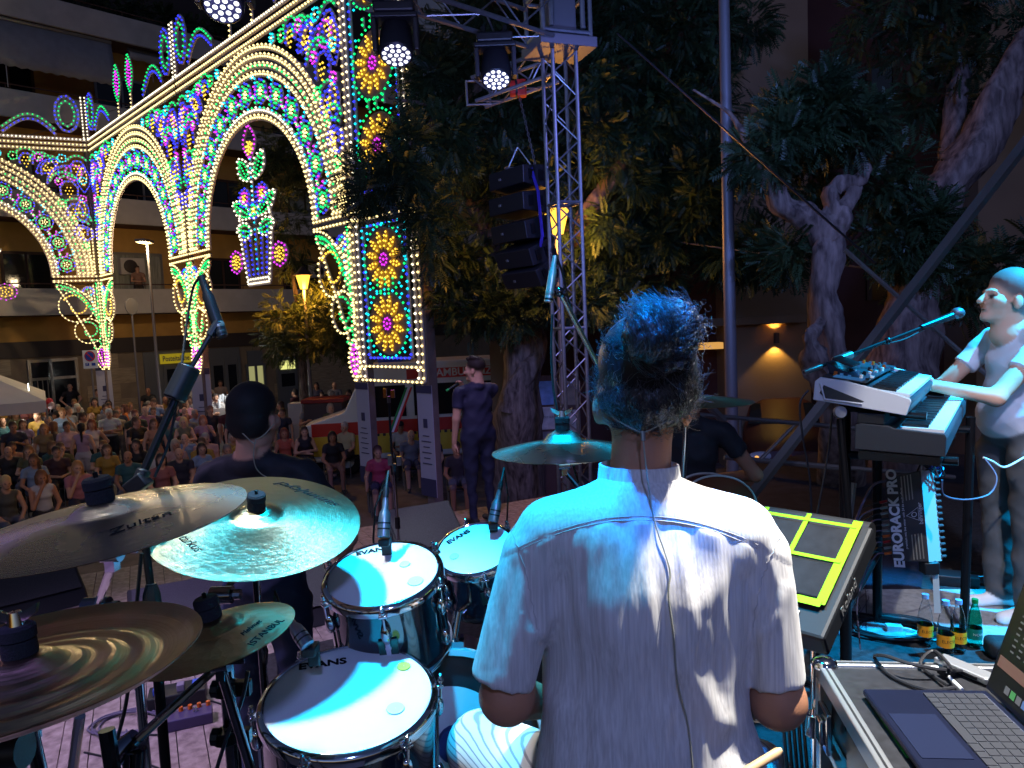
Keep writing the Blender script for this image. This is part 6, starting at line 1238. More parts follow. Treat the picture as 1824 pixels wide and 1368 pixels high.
# drums
shellm = mat('dark_lacquer', (.012, .02, .035), .12, col2=(.004, .006, .012), nscale=5, stretch=(1, 1, 14), coat=1.)
headm = mat('drum_head', (.82, .84, .84), .35, bump=.03, bscale=500); badgem = mat('badge', (.02, .08, .07), .3, .4)
gel = mat('clear_gel', (.55, .62, .6), .25); gely = mat('yellow_gel', (.5, .5, .08), .3)
def drum(label, px, py, d, dia, h, tilt, side, yaw, nl, dots, cat='drum', ev=None):
    c = at(px, py, d); M = Matrix.Translation(c) @ (Matrix.Rotation(R(tilt), 4, 'X') @ Matrix.Rotation(R(side), 4, 'Y') @ Matrix.Rotation(R(yaw), 4, 'Z')); r = dia / 2
    t = thing('tom_drum', label, cat, M @ V(0, 0, -h), 'drums of the kit')
    def P(name, m, fn, par=t, **k): b = MB(); b.M = M; fn(b); return obj(name, b, m, par, **k)
    P('shell', shellm, lambda b: b.lathe([(r, -.02), (r, -h + .02), (r - .006, -h + .02), (r - .006, -.02)], 64))
    P('top_head', headm, lambda b: b.lathe([(.001, 0), (r * .5, .0), (r - .012, 0), (r - .004, -.002), (r + .003, -.012)], 64), smooth=60)
    hp = lambda z, s: [(r + .002, z - s * .012), (r + .008, z - s * .012), (r + .008, z + s * .004), (r + .004, z + s * .012), (r - .006, z + s * .016), (r - .009, z + s * .013), (r - .004, z + s * .006), (r + .002, z - s * .004), (r + .002, z - s * .012)]
    P('top_hoop', chrome, lambda b: b.lathe(hp(-.012, 1), 64), smooth=60); P('bottom_hoop', chrome, lambda b: b.lathe(hp(-h + .012, -1), 64), smooth=60)
    for k in range(nl):
        a = (k + .5) * 2 * PI / nl; ca, sa = math.cos(a), math.sin(a); x, y = (r + .013) * ca, (r + .013) * sa; Ml = M @ Matrix.Translation((x, y, 0)) @ Matrix.Rotation(a, 4, 'Z')
        def lg(b): b.M = Ml; b.ball((-.002, 0, -.075), (.014, .014, .028), 12, 8); b.ball((-.002, 0, -h + .075), (.014, .014, .026), 12, 8); b.box((-.006, 0, -h / 2), (.006, .012, h - .13))
        lug = part('lug', chrome, t, lg)
        part('tension_rod', chrome, lug, lambda b: (setattr(b, 'M', Ml), b.cyl((.004, 0, .012), (.004, 0, -.09), .0035, n=8), b.lathe([(.001, .016), (.0055, .014), (.0055, .002), (.008, 0), (.008, -.004), (.001, -.004)], 10, Matrix.Translation((.004, 0, 0)))))
        part('hoop_claw', chrome, lug, lambda b: (setattr(b, 'M', Ml), b.box((.0, 0, -.014), (.02, .022, .008))), bevel=.002)
    for x, y, s, m_ in dots: P('damper_dot', m_, lambda b: b.lathe([(.001, .0035), (s, .0035), (s + .001, .001)], 20, Matrix.Translation((x * r, y * r, 0))))
    if ev: x, y, sz, an = ev; text('lettering', 'EVANS', sz, M @ Matrix.Translation((x * r, y * r, .0012)) @ Matrix.Rotation(R(an), 4, 'Z'), inkm, t, bold=.0012, sx=1.15)
    P('badge', badgem, lambda b: (b.box((.0, -(r + .003), -h * .48), (.05, .004, .05))), bevel=.006)
    P('badge_emblem', chrome, lambda b: b.lathe([(.001, .003), (.008, .002), (.009, 0)], 16, Matrix.Translation((0, -(r + .0045), -h * .48)) @ Matrix.Rotation(PI / 2, 4, 'X')))
    return t, c, M
drum('floor tom nearest the camera with brightly lit white head', 622, 1238, 1.72, .402, .34, 9, 3, -14, 6, [(.42, .66, .017, gely), (.62, -.1, .02, gel)], ev=(-.58, .46, .034, 28))
drum('middle rack tom with badge behind the floor tom', 682, 1020, 1.98, .315, .25, 15, -2, 8, 6, [(.38, .14, .014, gel), (.55, -.42, .02, gel)], ev=(-.2, .74, .027, 6))
drum('farthest rack tom half hidden by the drummer sleeve', 846, 976, 2.38, .262, .2, 22, -6, 14, 6, [(-.55, -.1, .014, gel)], ev=(-.3, .6, .026, 22))
# mounting bracket and bass drum
bd_ = thing('bass_drum', 'bass drum with pale hoop between the toms and the drummer knee', 'drum', V(at(800, 1340, 2.1).x, at(800, 1340, 2.1).y, RZ)); bc = at(800, 1340, 2.12); Mb = frame(bc, V(1, .1, 0), V(.05, .25, 1)); rb = .275
def B(name, m, fn, **k): b = MB(); b.M = Mb; fn(b); return obj(name, b, m, bd_, **k)
hoopm = mat('hoop_lacquer', (.5, .52, .52), .25, coat=.6)
B('shell', shellm, lambda b: b.lathe([(rb - .012, 0), (rb - .012, -.42)], 64)); B('hoop', hoopm, lambda b: b.lathe([(rb + .004, -.04), (rb + .012, -.04), (rb + .012, .012), (rb - .004, .014), (rb - .006, .0), (rb + .004, -.002)], 64), smooth=50)
B('batter_head', mat('black_head', (.02, .022, .026), .4), lambda b: b.lathe([(rb * .62, -.006), (rb - .004, -.006)], 64)); B('head_patch', headm, lambda b: b.lathe([(.001, -.004), (rb * .66, -.004)], 64)); B('front_head', black, lambda b: b.lathe([(.001, -.42), (rb - .012, -.42)], 48))
for k in range(8):
    a = k * PI / 4 + .3; part('claw', chrome, bd_, lambda b: (setattr(b, 'M', Mb @ Matrix.Rotation(a, 4, 'Z') @ Matrix.Translation((rb + .012, 0, 0))), b.box((0, 0, -.01), (.014, .03, .05)), b.cyl((.008, 0, .02), (.008, 0, -.12), .004, n=8)), bevel=.003)
B('beater_pad', mat('blue_felt', (.03, .06, .2), .9), lambda b: b.lathe([(.001, .02), (.05, .018), (.055, 0)], 20, Matrix.Translation((.02, .02, 0))))
tm = part('tom_mount', chrome, None, lambda b: (b.cyl(at(800, 1180, 2.2), at(815, 1090, 2.25), .014, n=12), b.cyl(at(800, 1155, 2.18), at(770, 1120, 2.1), .01, n=10), b.box(at(812, 1150, 2.2), (.05, .03, .035)), b.ball(at(772, 1122, 2.1), .022, 12, 8), b.cyl(at(815, 1095, 2.25), at(835, 1075, 2.32), .01, n=10))); tag(tm, 'chrome tom holder rising from the bass drum', 'tom holder')
# microphones on the drums
micm = mat('mic_satin', (.32, .36, .42), .32, .9); micd = mat('mic_dark', (.05, .055, .06), .35, .8)
def clip_mic(label, a, b_, cable):
    t = thing('clip_microphone', label, 'microphone', b_, 'microphones of the drum kit'); ax = (b_ - a).normalized(); l = (b_ - a).length; M = frame(a, ax.orthogonal(), None, ax)
    def P(n_, m, pr, par=t): bb = MB(); bb.M = M; bb.lathe(pr, 20); return obj(n_, bb, m, par, smooth=40)
    bo = P('body', micm, [(.001, 0), (.007, 0), (.009, l * .12), (.009, l * .28), (.015, l * .4), (.0175, l * .6), (.0175, l * .97), (.012, l), (.001, l)])
    for f in (.62, .76): P('ring', micd, [(.0178, l * f), (.0182, l * (f + .01)), (.0182, l * (f + .03)), (.0178, l * (f + .04))], bo)
    P('plug', micd, [(.001, -.03), (.006, -.03), (.0085, -.02), (.0085, .0)], bo)
    side = ax.cross(V(0, 0, 1)); side = side.normalized() if side.length > .1 else V(1, 0, 0)
    part('clip', black, t, lambda m: (m.box(b_ + V(0, .02, -.015), (.03, .05, .02)), m.box(b_ + V(0, .04, -.04), (.028, .012, .05))), bevel=.003)
    part('cable', rubber, t, lambda m: m.tube([a - ax * .025, a - ax * .07 + V(0, .02, 0)] + [V(*q) for q in cable], .0032, 6))
clip_mic('clip microphone standing on the rim of the middle tom', at(687, 886, 2.05), at(683, 958, 2.02), [at(668, 905, 2.2), at(665, 960, 2.25), at(668, 1010, 2.3)])
clip_mic('clip microphone on the rim of the farthest tom', at(890, 872, 2.42), at(878, 930, 2.4), [at(905, 885, 2.5), at(903, 930, 2.55)])
clip_mic('clip microphone leaning over the floor tom from the left', at(512, 1098, 1.72), at(549, 1152, 1.68), [at(488, 1080, 1.75), at(468, 1095, 1.8), at(470, 1180, 1.85)])
# overhead microphone on boom, left
bs = thing('boom_stand', 'black microphone boom stand rising over the left cymbals', 'mic stand', V(at(285, 1300, 1.62).x, at(285, 1300, 1.62).y, 0))
k0, k1, k2 = at(246, 862, 1.66), at(325, 680, 1.72), at(388, 575, 1.76); ft0 = V(at(285, 1300, 1.62).x, at(285, 1300, 1.62).y, 0)
part('lower_tube', blackm, bs, lambda b: b.cyl(ft0, at(272, 1085, 1.62), .0115, n=14)); part('clutch', black, bs, lambda b: b.tube([at(273, 1110, 1.62), at(272, 1085, 1.62), at(270, 1058, 1.62), at(269, 1040, 1.62)], [.017, .021, .019, .012], 8)); part('upper_tube', blackm, bs, lambda b: b.cyl(at(270, 1060, 1.62), k0, .0085, n=12))
part('knuckle', black, bs, lambda b: (b.box(k0, (.05, .035, .035), Matrix.Rotation(R(-35), 3, 'Y')), b.cyl(k0 + (k1 - k0) * .0, k0 + (k1 - k0) * .14, .016, n=12)), bevel=.004); part('boom_tube', blackm, bs, lambda b: b.cyl(k0, k1 + (k2 - k1) * .1, .0095, n=12)); part('boom_extension', blackm, bs, lambda b: b.cyl(k1, k2, .006, n=10))
part('boom_grip', black, bs, lambda b: (b.cyl(k1 - (k2 - k0).normalized() * .045, k1 + (k2 - k0).normalized() * .04, .026, n=18)), bevel=.004)
part('mic_holder', black, bs, lambda b: b.cyl(k2 - (k2 - k1) * .22, k2 + (k2 - k1) * .02, .011, n=10))
for k in range(3):
    a = k * 2 * PI / 3 + .9; part('leg', blackm, bs, lambda b: b.cyl(ft0 + V(0, 0, .12), ft0 + V(.33 * math.cos(a), .33 * math.sin(a), .01), .009, n=8))
def pencil_mic(label, a, b_, m_, cable, r=.0115):
    t = thing('overhead_microphone', label, 'microphone', b_, 'overhead microphones'); ax = (b_ - a).normalized(); l = (b_ - a).length; M = frame(a, ax.orthogonal(), None, ax)
    def P(n_, m, pr, par=t): bb = MB(); bb.M = M; bb.lathe(pr, 18); return obj(n_, bb, m, par, smooth=40)
    bo = P('body', m_, [(.001, 0), (r * .62, 0), (r * .7, l * .25), (r, l * .34), (r * 1.05, l * .6), (r * 1.05, l), (.001, l)]); P('ring', alum, [(r * 1.06, l * .78), (r * 1.1, l * .79), (r * 1.1, l * .85), (r * 1.06, l * .86)], bo); P('grille', micd, [(r * 1.06, l * .92), (r * 1.1, l * .93), (r * 1.1, l * .96), (r * 1.06, l * .97)], bo)
    part('cable', rubber, t, lambda m: m.tube(cable, .0035, 6))
def bez(pts, n=24):
    P = np.array([tuple(p) for p in pts]); k = len(P); t = np.linspace(0, k - 1, n); i = np.clip(t.astype(int), 0, k - 2); f = (t - i)[:, None]
    p0, p1, p2, p3 = P[np.maximum(i - 1, 0)], P[i], P[i + 1], P[np.minimum(i + 2, k - 1)]
    return .5 * ((2 * p1) + (-p0 + p2) * f + (2 * p0 - 5 * p1 + 4 * p2 - p3) * f ** 2 + (-p0 + 3 * p1 - 3 * p2 + p3) * f ** 3)
pencil_mic('black pencil microphone at the end of the left boom', at(358, 492, 1.78), at(396, 600, 1.76), mat('mic_black', (.02, .022, .028), .35, .5), bez([at(358, 492, 1.78), at(345, 510, 1.8), at(335, 560, 1.8), at(325, 640, 1.76), at(318, 700, 1.72), at(300, 790, 1.7), at(275, 850, 1.68)], 30), .0135)
# overhead microphone right
b2s = thing('boom_stand', 'pale metal microphone boom slanting down behind the drummer head', 'mic stand', V(.42, 2.5, RZ))
part('boom_tube', mat('boom_nickel', (.45, .46, .42), .25, .9), b2s, lambda b: b.cyl(at(996, 518, 2.2), at(1085, 690, 2.35), .0085, n=12)); part('knuckle', darkchrome, b2s, lambda b: (b.ball(at(996, 520, 2.2), .016, 12, 8), b.cyl(at(985, 516, 2.2), at(1006, 524, 2.2), .012, n=10))); part('upright', blackm, b2s, lambda b: b.cyl(V(.42, 2.5, RZ), at(1090, 700, 2.36), .011, n=12))
pencil_mic('silver pencil microphone hanging left of the lattice tower foot', at(989, 456, 2.2), at(977, 538, 2.19), mat('mic_silver', (.5, .52, .5), .3, .7), bez([at(989, 456, 2.2), at(1000, 480, 2.22), at(1020, 560, 2.28), at(1050, 620, 2.32), at(1068, 665, 2.35)], 20), .0125)
hc_ = part('hanging_cable', rubber, None, lambda m: m.tube(bez([at(984, 560, 2.3), at(982, 640, 2.3), at(990, 720, 2.3), at(1010, 790, 2.3), at(1030, 860, 2.3)], 24), .004, 6)); tag(hc_, 'black cable hanging down beside the tower legs', 'cable')
# bare microphone stands at the stage front
def bare_stand(label, px, pt, d, z0):
    tp = at(px, pt, d); f = V(tp.x, tp.y, z0); t = thing('microphone_stand', label, 'mic stand', f, 'empty microphone stands'); part('tube', darkchrome, t, lambda b: b.cyl(f, tp - V(0, 0, .05), .011, n=10)); part('collar', blackm, t, lambda b: b.cyl(V(f.x, f.y, (tp.z + z0) / 2), V(f.x, f.y, (tp.z + z0) / 2 + .09), .02, n=10))
    part('clip', chrome, t, lambda b: (b.cyl(tp - V(0, 0, .06), tp, .016, n=10), b.box(tp + V(-.03, 0, .03), (.03, .03, .08)), b.box(tp + V(.04, 0, .02), (.035, .03, .07)))); part('base', blackm, t, lambda b: b.lathe([(.001, 0), (.16, 0), (.16, .015), (.02, .03)], 20, Matrix.Translation(f)))
bare_stand('empty microphone stand in front of the ambulance', 692, 706, 6.6, 0); bare_stand('empty microphone stand rising behind the middle tom', 702, 826, 5.6, 0)
# ------------------------------------------------------------------ monitors, pedals, cables
wedgeg = mat('wedge_grille', (.05, .05, .06), .55, .3, noise=.3, nscale=160); 
def wedge(label, c, yaw, w_=.62, hgt=.36):
    M = Matrix.Translation(c) @ Matrix.Rotation(yaw, 4, 'Z'); t = thing('stage_monitor', label, 'stage monitor', c, 'stage monitors')
    part('cabinet', black, t, lambda b: (setattr(b, 'M', M), b.hexa([(-w_ / 2, -.28, 0), (w_ / 2, -.28, 0), (w_ / 2, .28, 0), (-w_ / 2, .28, 0), (-w_ / 2, -.2, .1), (w_ / 2, -.2, .1), (w_ / 2, .22, hgt), (-w_ / 2, .22, hgt)])), smooth=None, bevel=.012)
    part('grille', wedgeg, t, lambda b: (setattr(b, 'M', M), b.hexa([(-w_ / 2 + .03, -.192, .113), (w_ / 2 - .03, -.192, .113), (w_ / 2 - .03, .2, hgt - .008), (-w_ / 2 + .03, .2, hgt - .008), (-w_ / 2 + .03, -.2, .12), (w_ / 2 - .03, -.2, .12), (w_ / 2 - .03, .192, hgt), (-w_ / 2 + .03, .192, hgt)])), smooth=None)
wedge('stage monitor wedge behind the middle tom', atz(760, 985, 0), SA, .66, .4); wedge('stage monitor wedge behind the small splash', atz(335, 1135, 0), SA, .7, .34); wedge('stage monitor wedge at the left edge of the stage', atz(40, 1085, 0), SA + .3, .8, .36); wedge('dark stage monitor wedge in front of the bass player', atz(520, 1100, 0), SA, .6, .3)
pedm = mat('pedal_purple', c8(70, 58, 96), .45); orange = mat('knob_orange', c8(210, 100, 30), .4)
pc = atz(340, 1288, 0); pd = thing('effect_pedal', 'violet effect pedal with a row of orange knobs on the boards', 'effect pedal', pc); Mp = Matrix.Translation(pc) @ Matrix.Rotation(R(22), 4, 'Z')
part('housing', pedm, pd, lambda b: (setattr(b, 'M', Mp), b.box((0, 0, .03), (.22, .11, .06))), smooth=None, bevel=.005)
for k in range(5): part('knob', orange, pd, lambda b: (setattr(b, 'M', Mp), b.lathe([(.001, .085), (.011, .083), (.012, .06)], 14, Matrix.Translation((-.09 + k * .045, .04, 0)))))
part('foot_switch', chrome, pd, lambda b: (setattr(b, 'M', Mp), b.lathe([(.001, .085), (.008, .084), (.008, .07), (.013, .068), (.013, .06)], 14, Matrix.Translation((.03, -.01, 0)))))
pc2 = atz(318, 1250, 0); p2d = thing('power_box', 'dark power supply box behind the violet pedal', 'power supply', pc2); Mq = Matrix.Translation(pc2) @ Matrix.Rotation(R(20), 4, 'Z')
part('housing', black, p2d, lambda b: (setattr(b, 'M', Mq), b.box((0, 0, .04), (.3, .16, .08))), smooth=None, bevel=.006)
for x, cm in ((-.1, 'plug_blue'), (.02, 'plug_grey'), (.1, 'plug_blue')): part('plug', mat(cm, c8(50, 90, 190) if cm == 'plug_blue' else c8(130, 120, 140), .5), p2d, lambda b: (setattr(b, 'M', Mq), b.box((x, -.02, .095), (.04, .05, .04))), bevel=.004)
cabm = mat('cable_grey', c8(96, 90, 110), .5); cabk = mat('cable_black', (.015, .015, .018), .5)
def coil(label, c, rad, turns, m_, seed, rc=.006, cat='cable', z=0.):
    rr = random.Random(seed); pts = []
    for k in range(turns * 14): a = k / 14 * 2 * PI; r_ = rad * (1 + .25 * math.sin(k * .37 + seed) * rr.uniform(.5, 1)); pts.append(V(c.x + r_ * math.cos(a) * 1.15, c.y + r_ * math.sin(a) * .8, c.z + rc + k / (turns * 14) * rc * 2.5))
    tag(part('cable_coil', m_, None, lambda b: b.tube(bez(pts, turns * 30), rc, 6)), label, cat, 'cables on the stage')
coil('loose coil of grey cable on the violet boards', atz(232, 1290, 0), .15, 4, cabm, 1); 
def cable(label, pts, m_=cabk, r_=.005): tag(part('cable', m_, None, lambda b: b.tube(bez(pts, 14 * len(pts)), r_, 6)), label, 'cable', 'cables on the stage')
cable('black cable winding from the coil towards the pedal', [atz(190, 1368, .006), atz(240, 1310, .006), atz(290, 1305, .006), atz(350, 1250, .006), atz(400, 1255, .006)]); cable('black cable under the china cymbal', [atz(150, 1340, .006), atz(200, 1350, .006), atz(260, 1360, .006), atz(330, 1390, .006)]); cable('grey cable crossing the boards near the boom stand', [atz(225, 1300, .02), atz(255, 1350, .006), atz(235, 1390, .006)], cabm)
cable('thin cable hanging in front of the dark multi-clamp stand', [at(442, 1195, 1.42), at(430, 1250, 1.42), at(405, 1310, 1.42), at(380, 1390, 1.42)], cabk, .004); cable('thin cable hanging along the boom stand tube', [at(252, 985, 1.6), at(245, 1060, 1.6), at(238, 1130, 1.6), at(225, 1250, 1.6), at(205, 1330, 1.6)], cabk, .004)
# ================================================================== MUSICIANS
SKD = c8(170, 118, 88)
def topix(P):
    q = P - np.array(tuple(CAM)); d = q @ np.array(tuple(CF)); return 912 + FPX * (q @ np.array(tuple(CR))) / d, 684 - FPX * (q @ np.array(tuple(CU))) / d
# ---- drummer, seen from behind
DD = 1.37
drm_base = V(at(1150, 1300, 1.5).x, 1.5, RZ)
A_ = lambda px, py, d=DD: np.array(tuple(at(px, py, d)))
skin_p = []
hcen = A_(1150, 700, 1.40)
skin_p += head_prims(hcen, .04, .05, R(-2), 1.06, 'none', 0, 0, 0)
skin_p = [p for p in skin_p if not (p[0] == 'c' and p[3] > .05)]
skin_p += [('e', A_(1066, 728, 1.40), np.array([.012, .021, .033]), None, 0, .006), ('e', A_(1222, 730, 1.40), np.array([.012, .021, .033]), None, 0, .006)]
skin_p += [('c', A_(1138, 880, 1.385), A_(1146, 735, 1.385), .058, .055, 0, .03), ('e', A_(1140, 950, 1.43), np.array([.2, .09, .11]), None, 0, .03), ('e', A_(1150, 1250, 1.43), np.array([.17, .1, .26]), None, 0, .05)]
for sx, sh, el, wr in ((-1, (958, 1006), (903, 1238), (985, 1255)), (1, (1340, 1006), (1386, 1246), (1300, 1255))):
    skin_p += [('c', A_(*sh), A_(*el, 1.37), .048, .046, 0, .02), ('e', A_(el[0], el[1] + 6, 1.365), np.array([.046, .044, .046]), None, 0, .02), ('c', A_(*el, 1.375), A_(*wr, 1.66), .046, .03, 0, .02)]
    skin_p += hand_prims(A_(*wr, 1.66), (-.2 * sx, .9, -.1), (0, 0, 1), 1., 0, 1.3, sx)
skin_p += [('c', A_(1050, 1440, 1.45), A_(858, 1330, 1.80), .105, .082, 3, .03), ('c', A_(858, 1330, 1.80), A_(850, 1600, 1.92), .076, .06, 3, .03), ('c', A_(1230, 1440, 1.45), A_(1350, 1380, 1.85), .105, .08, 3, .03), ('c', A_(1350, 1380, 1.85), A_(1340, 1600, 1.95), .074, .06, 3, .03)]
Vv, F, L = soft(skin_p, .0075, .02); Vv = relax(Vv, F, 1)
trm = mat('striped_trousers', c8(206, 200, 192), .9)
n_ = trm.node_tree; tc = n_.nodes.new('ShaderNodeTexCoord'); wv = n_.nodes.new('ShaderNodeTexWave'); wv.bands_direction = 'Z'; wv.inputs['Scale'].default_value = 22; wv.inputs['Distortion'].default_value = .8; rp_ = n_.nodes.new('ShaderNodeValToRGB'); rp_.color_ramp.elements[0].position = .06; rp_.color_ramp.elements[0].color = (*c8(140, 136, 138), 1); rp_.color_ramp.elements[1].color = (*c8(212, 206, 198), 1); rp_.color_ramp.elements[1].position = .2
n_.links.new(tc.outputs['Object'], wv.inputs[0]); n_.links.new(wv.outputs[0], rp_.inputs[0]); n_.links.new(rp_.outputs[0], n_.nodes['Principled BSDF'].inputs['Base Color'])
bpx, bpy_ = topix(Vv); sca = (bpy_ < 762 - .45 * np.abs(bpx - 1147)) & (Vv[:, 1] < hcen[1] + .03) & (np.abs(bpx - 1150) < 78) & (L == 0); sca |= (bpy_ < 710) & (Vv[:, 1] < hcen[1] + .06) & (L == 0); L = np.where(sca, 1, L)
mb = MB(); mb.add(Vv, np.zeros((0, 4), int)); mb.f = [(F, L[F[:, 0]])]
skd = mat('skin_drummer', SKD, .45, noise=.1, nscale=14, bump=.08, bscale=300)
drummer = tag(obj('person', mb, [skd, mat('scalp_hair', (.01, .008, .007), .4), skd, trm], None, smooth=179, origin=drm_base), 'drummer with curly dark hair bun and white shirt seen from behind', 'person')
# shirt
sp_ = [('c', A_(985, 955), A_(1312, 955), .060, .062, 0, .04), ('e', A_(1150, 1040, 1.42), np.array([.222, .152, .165]), None, 0, .06), ('e', A_(1152, 1190, 1.425), np.array([.204, .136, .22]), None, 0, .06), ('e', A_(1146, 1390, 1.425), np.array([.212, .138, .26]), None, 0, .06), ('e', A_(1290, 1370, 1.38), np.array([.075, .085, .07]), None, 0, .05),
       ('c', A_(1138, 892, 1.385), A_(985, 948), .062, .055, 0, .05), ('c', A_(1138, 892, 1.385), A_(1312, 950), .062, .058, 0, .05),
       ('k', A_(956, 988), A_(894, 1212, 1.365), .066, .060, 0, .012), ('k', A_(1342, 988), A_(1384, 1216, 1.365), .066, .053, 0, .012)]
Vs, Fs, _ = soft(sp_, .0058, .04); Vs = relax(Vs, Fs, 2)
def seg_d(px, py, pts):
    best = np.full(px.shape, 1e9); tt = np.zeros(px.shape); n = len(pts) - 1
    for i in range(n):
        a, b = np.array(pts[i], float), np.array(pts[i + 1], float); ab = b - a; t = np.clip(((px - a[0]) * ab[0] + (py - a[1]) * ab[1]) / (ab @ ab), 0, 1); d = np.hypot(px - a[0] - t * ab[0], py - a[1] - t * ab[1]); m = d < best; best[m] = d[m]; tt[m] = (i + t[m]) / n
    return best, tt
Nn = vnormals(Vs, Fs); px, py = topix(Vs); back = np.clip(-Nn[:, 1] * 2, 0, 1)
ys = 924 + .00118 * (px - 1140) ** 2; dy = py - ys; disp = np.zeros(len(Vs)); below = dy > 0; xw = px + 9 * np.sin(dy / 60 + px / 80)
g = np.sin(xw / 9.5) * .55 + np.sin(xw / 15.3 + 1.2) * .8 + .6 * np.sin(xw / 26 + 2); gm = np.exp(-np.clip(dy, 0, 999) / 140) * np.clip(dy / 8, 0, 1) * np.exp(-((px - 1160) / 190) ** 4)
disp += below * g * gm * .0048 + below * .004 * np.clip(dy / 40, 0, 1) * np.clip(1 - dy / 300, 0, 1) * np.sin(xw / 42 + .5)
disp += .0012 * (1 / (1 + np.exp(np.clip(dy, -60, 60) / 1.5))) - .0014 * np.exp(-(dy / 3.0) ** 2)
RIDGES = [([(1310, 1000), (1235, 1090), (1222, 1190), (1275, 1275), (1360, 1330)], .017, 20), ([(1150, 960), (1178, 1060), (1190, 1160), (1215, 1290), (1230, 1400)], -.012, 13), ([(1210, 950), (1225, 1040), (1240, 1120)], .009, 9), ([(1040, 940), (1055, 1010), (1078, 1090), (1110, 1220), (1150, 1380)], .010, 18), ([(985, 990), (1000, 1080), (1030, 1200), (1050, 1380)], -.008, 20),
          ([(935, 1000), (950, 1080), (975, 1150)], -.012, 14), ([(985, 1085), (968, 1130), (948, 1128)], .014, 12), ([(925, 985), (940, 1060), (945, 1130)], -.006, 5), ([(1350, 985), (1370, 1080), (1345, 1130), (1330, 1230)], -.014, 12), ([(1395, 1050), (1372, 1110), (1345, 1140)], .012, 12), ([(1320, 1130), (1300, 1220), (1330, 1320)], .014, 16), ([(960, 1210), (990, 1270), (1000, 1400)], .012, 18),
          ([(890, 1010), (872, 1100), (862, 1180)], .006, 9), ([(915, 1010), (898, 1110), (890, 1190)], -.006, 8), ([(935, 1030), (925, 1120), (920, 1200)], .005, 8), ([(1090, 1180), (1120, 1300), (1130, 1400)], -.008, 22), ([(1290, 1260), (1260, 1330), (1250, 1400)], .008, 16)]
for pts, am, wd in RIDGES:
    d_, t_ = seg_d(px, py, pts); disp += .62 * am * np.exp(-(d_ / (wd * 1.25)) ** 2) * np.clip(np.sin(np.pi * (.08 + .84 * t_)), 0, 1) ** .6
disp += .0011 * np.sin(px / 5.1 + np.sin(py / 50) * 1.5) * np.clip(dy / 30, 0, 1)
Vs = Vs + Nn * (disp * back)[:, None]
keep = np.ones(len(Vs), bool)
# open the hems of the sleeves and the neck: drop the end caps
hemL = (px < 970) & (py > 1207 + (px - 900) * .10); hemR = (px > 1325) & (py > 1213 - (px - 1380) * .05)
kf = keep[Fs].any(1)
Vsm = Vs.copy(); mb = MB(); mb.add(Vsm, np.zeros((0, 4), int)); mb.f = [(Fs[kf], 0)]
shm = bpy.data.materials.new('white_crepe_shirt'); shm.use_nodes = True; n_ = shm.node_tree; b_ = n_.nodes['Principled BSDF']; b_.inputs['Roughness'].default_value = .85; b_.inputs['Sheen Weight'].default_value = .15
tc = n_.nodes.new('ShaderNodeTexCoord'); mp = n_.nodes.new('ShaderNodeMapping'); mp.inputs['Scale'].default_value = (1, 1, .03); n_.links.new(tc.outputs['Object'], mp.inputs[0])
t1_ = n_.nodes.new('ShaderNodeTexNoise'); t1_.inputs['Scale'].default_value = 220; t1_.inputs['Detail'].default_value = 3; n_.links.new(mp.outputs[0], t1_.inputs[0])
t2_ = n_.nodes.new('ShaderNodeTexNoise'); t2_.inputs['Scale'].default_value = 1400; n_.links.new(tc.outputs['Object'], t2_.inputs[0])
ad = n_.nodes.new('ShaderNodeMath'); ad.operation = 'MULTIPLY_ADD'; ad.inputs[1].default_value = .3; wv_ = n_.nodes.new('ShaderNodeTexWave'); wv_.bands_direction = 'X'; wv_.inputs['Scale'].default_value = 46; wv_.inputs['Distortion'].default_value = 2.2; wv_.inputs['Detail Scale'].default_value = 3; n_.links.new(mp.outputs[0], wv_.inputs[0]); n_.links.new(wv_.outputs[1], ad.inputs[0]); n_.links.new(t1_.outputs[0], ad.inputs[2])
bp_ = n_.nodes.new('ShaderNodeBump'); bp_.inputs['Strength'].default_value = .2; bp_.inputs['Distance'].default_value = .003; n_.links.new(ad.outputs[0], bp_.inputs['Height']); n_.links.new(bp_.outputs[0], b_.inputs['Normal'])
rp_ = n_.nodes.new('ShaderNodeValToRGB'); rp_.color_ramp.elements[0].position = .35; rp_.color_ramp.elements[1].position = .65; rp_.color_ramp.elements[0].color = (.56, .53, .48, 1); rp_.color_ramp.elements[1].color = (.73, .70, .64, 1); n_.links.new(t1_.outputs[0], rp_.inputs[0]); n_.links.new(rp_.outputs[0], b_.inputs['Base Color'])
trl = n_.nodes.new('ShaderNodeBsdfTranslucent'); trl.inputs[0].default_value = (.7, .62, .5, 1); mx = n_.nodes.new('ShaderNodeMixShader'); mx.inputs[0].default_value = .12; n_.links.new(b_.outputs[0], mx.inputs[1]); n_.links.new(trl.outputs[0], mx.inputs[2]); n_.links.new(mx.outputs[0], n_.nodes['Material Output'].inputs[0])
shirt = obj('shirt', mb, shm, drummer, smooth=179)
# collar band
def collar(m):
    v = []; n = 40
    for k in range(n):
        a = 2 * PI * k / n; 
        for r_, z in ((.076, -.040), (.070, .012), (.0665, .013), (.068, -.04)): v.append((r_ * 1.08 * math.cos(a), r_ * .95 * math.sin(a), z + .012 * math.sin(a) * (1 if z < 0 else .6)))
    f = [(4 * k + j, 4 * ((k + 1) % n) + j, 4 * ((k + 1) % n) + (j + 1) % 4, 4 * k + (j + 1) % 4) for k in range(n) for j in range(4)]
    m.M = Matrix.Translation(at(1138, 838, 1.392)) @ Matrix.Rotation(R(2), 4, 'Y') @ Matrix.Rotation(R(-8), 4, 'X'); m.add(v, f)
part('collar', shm, shirt, collar, smooth=60)
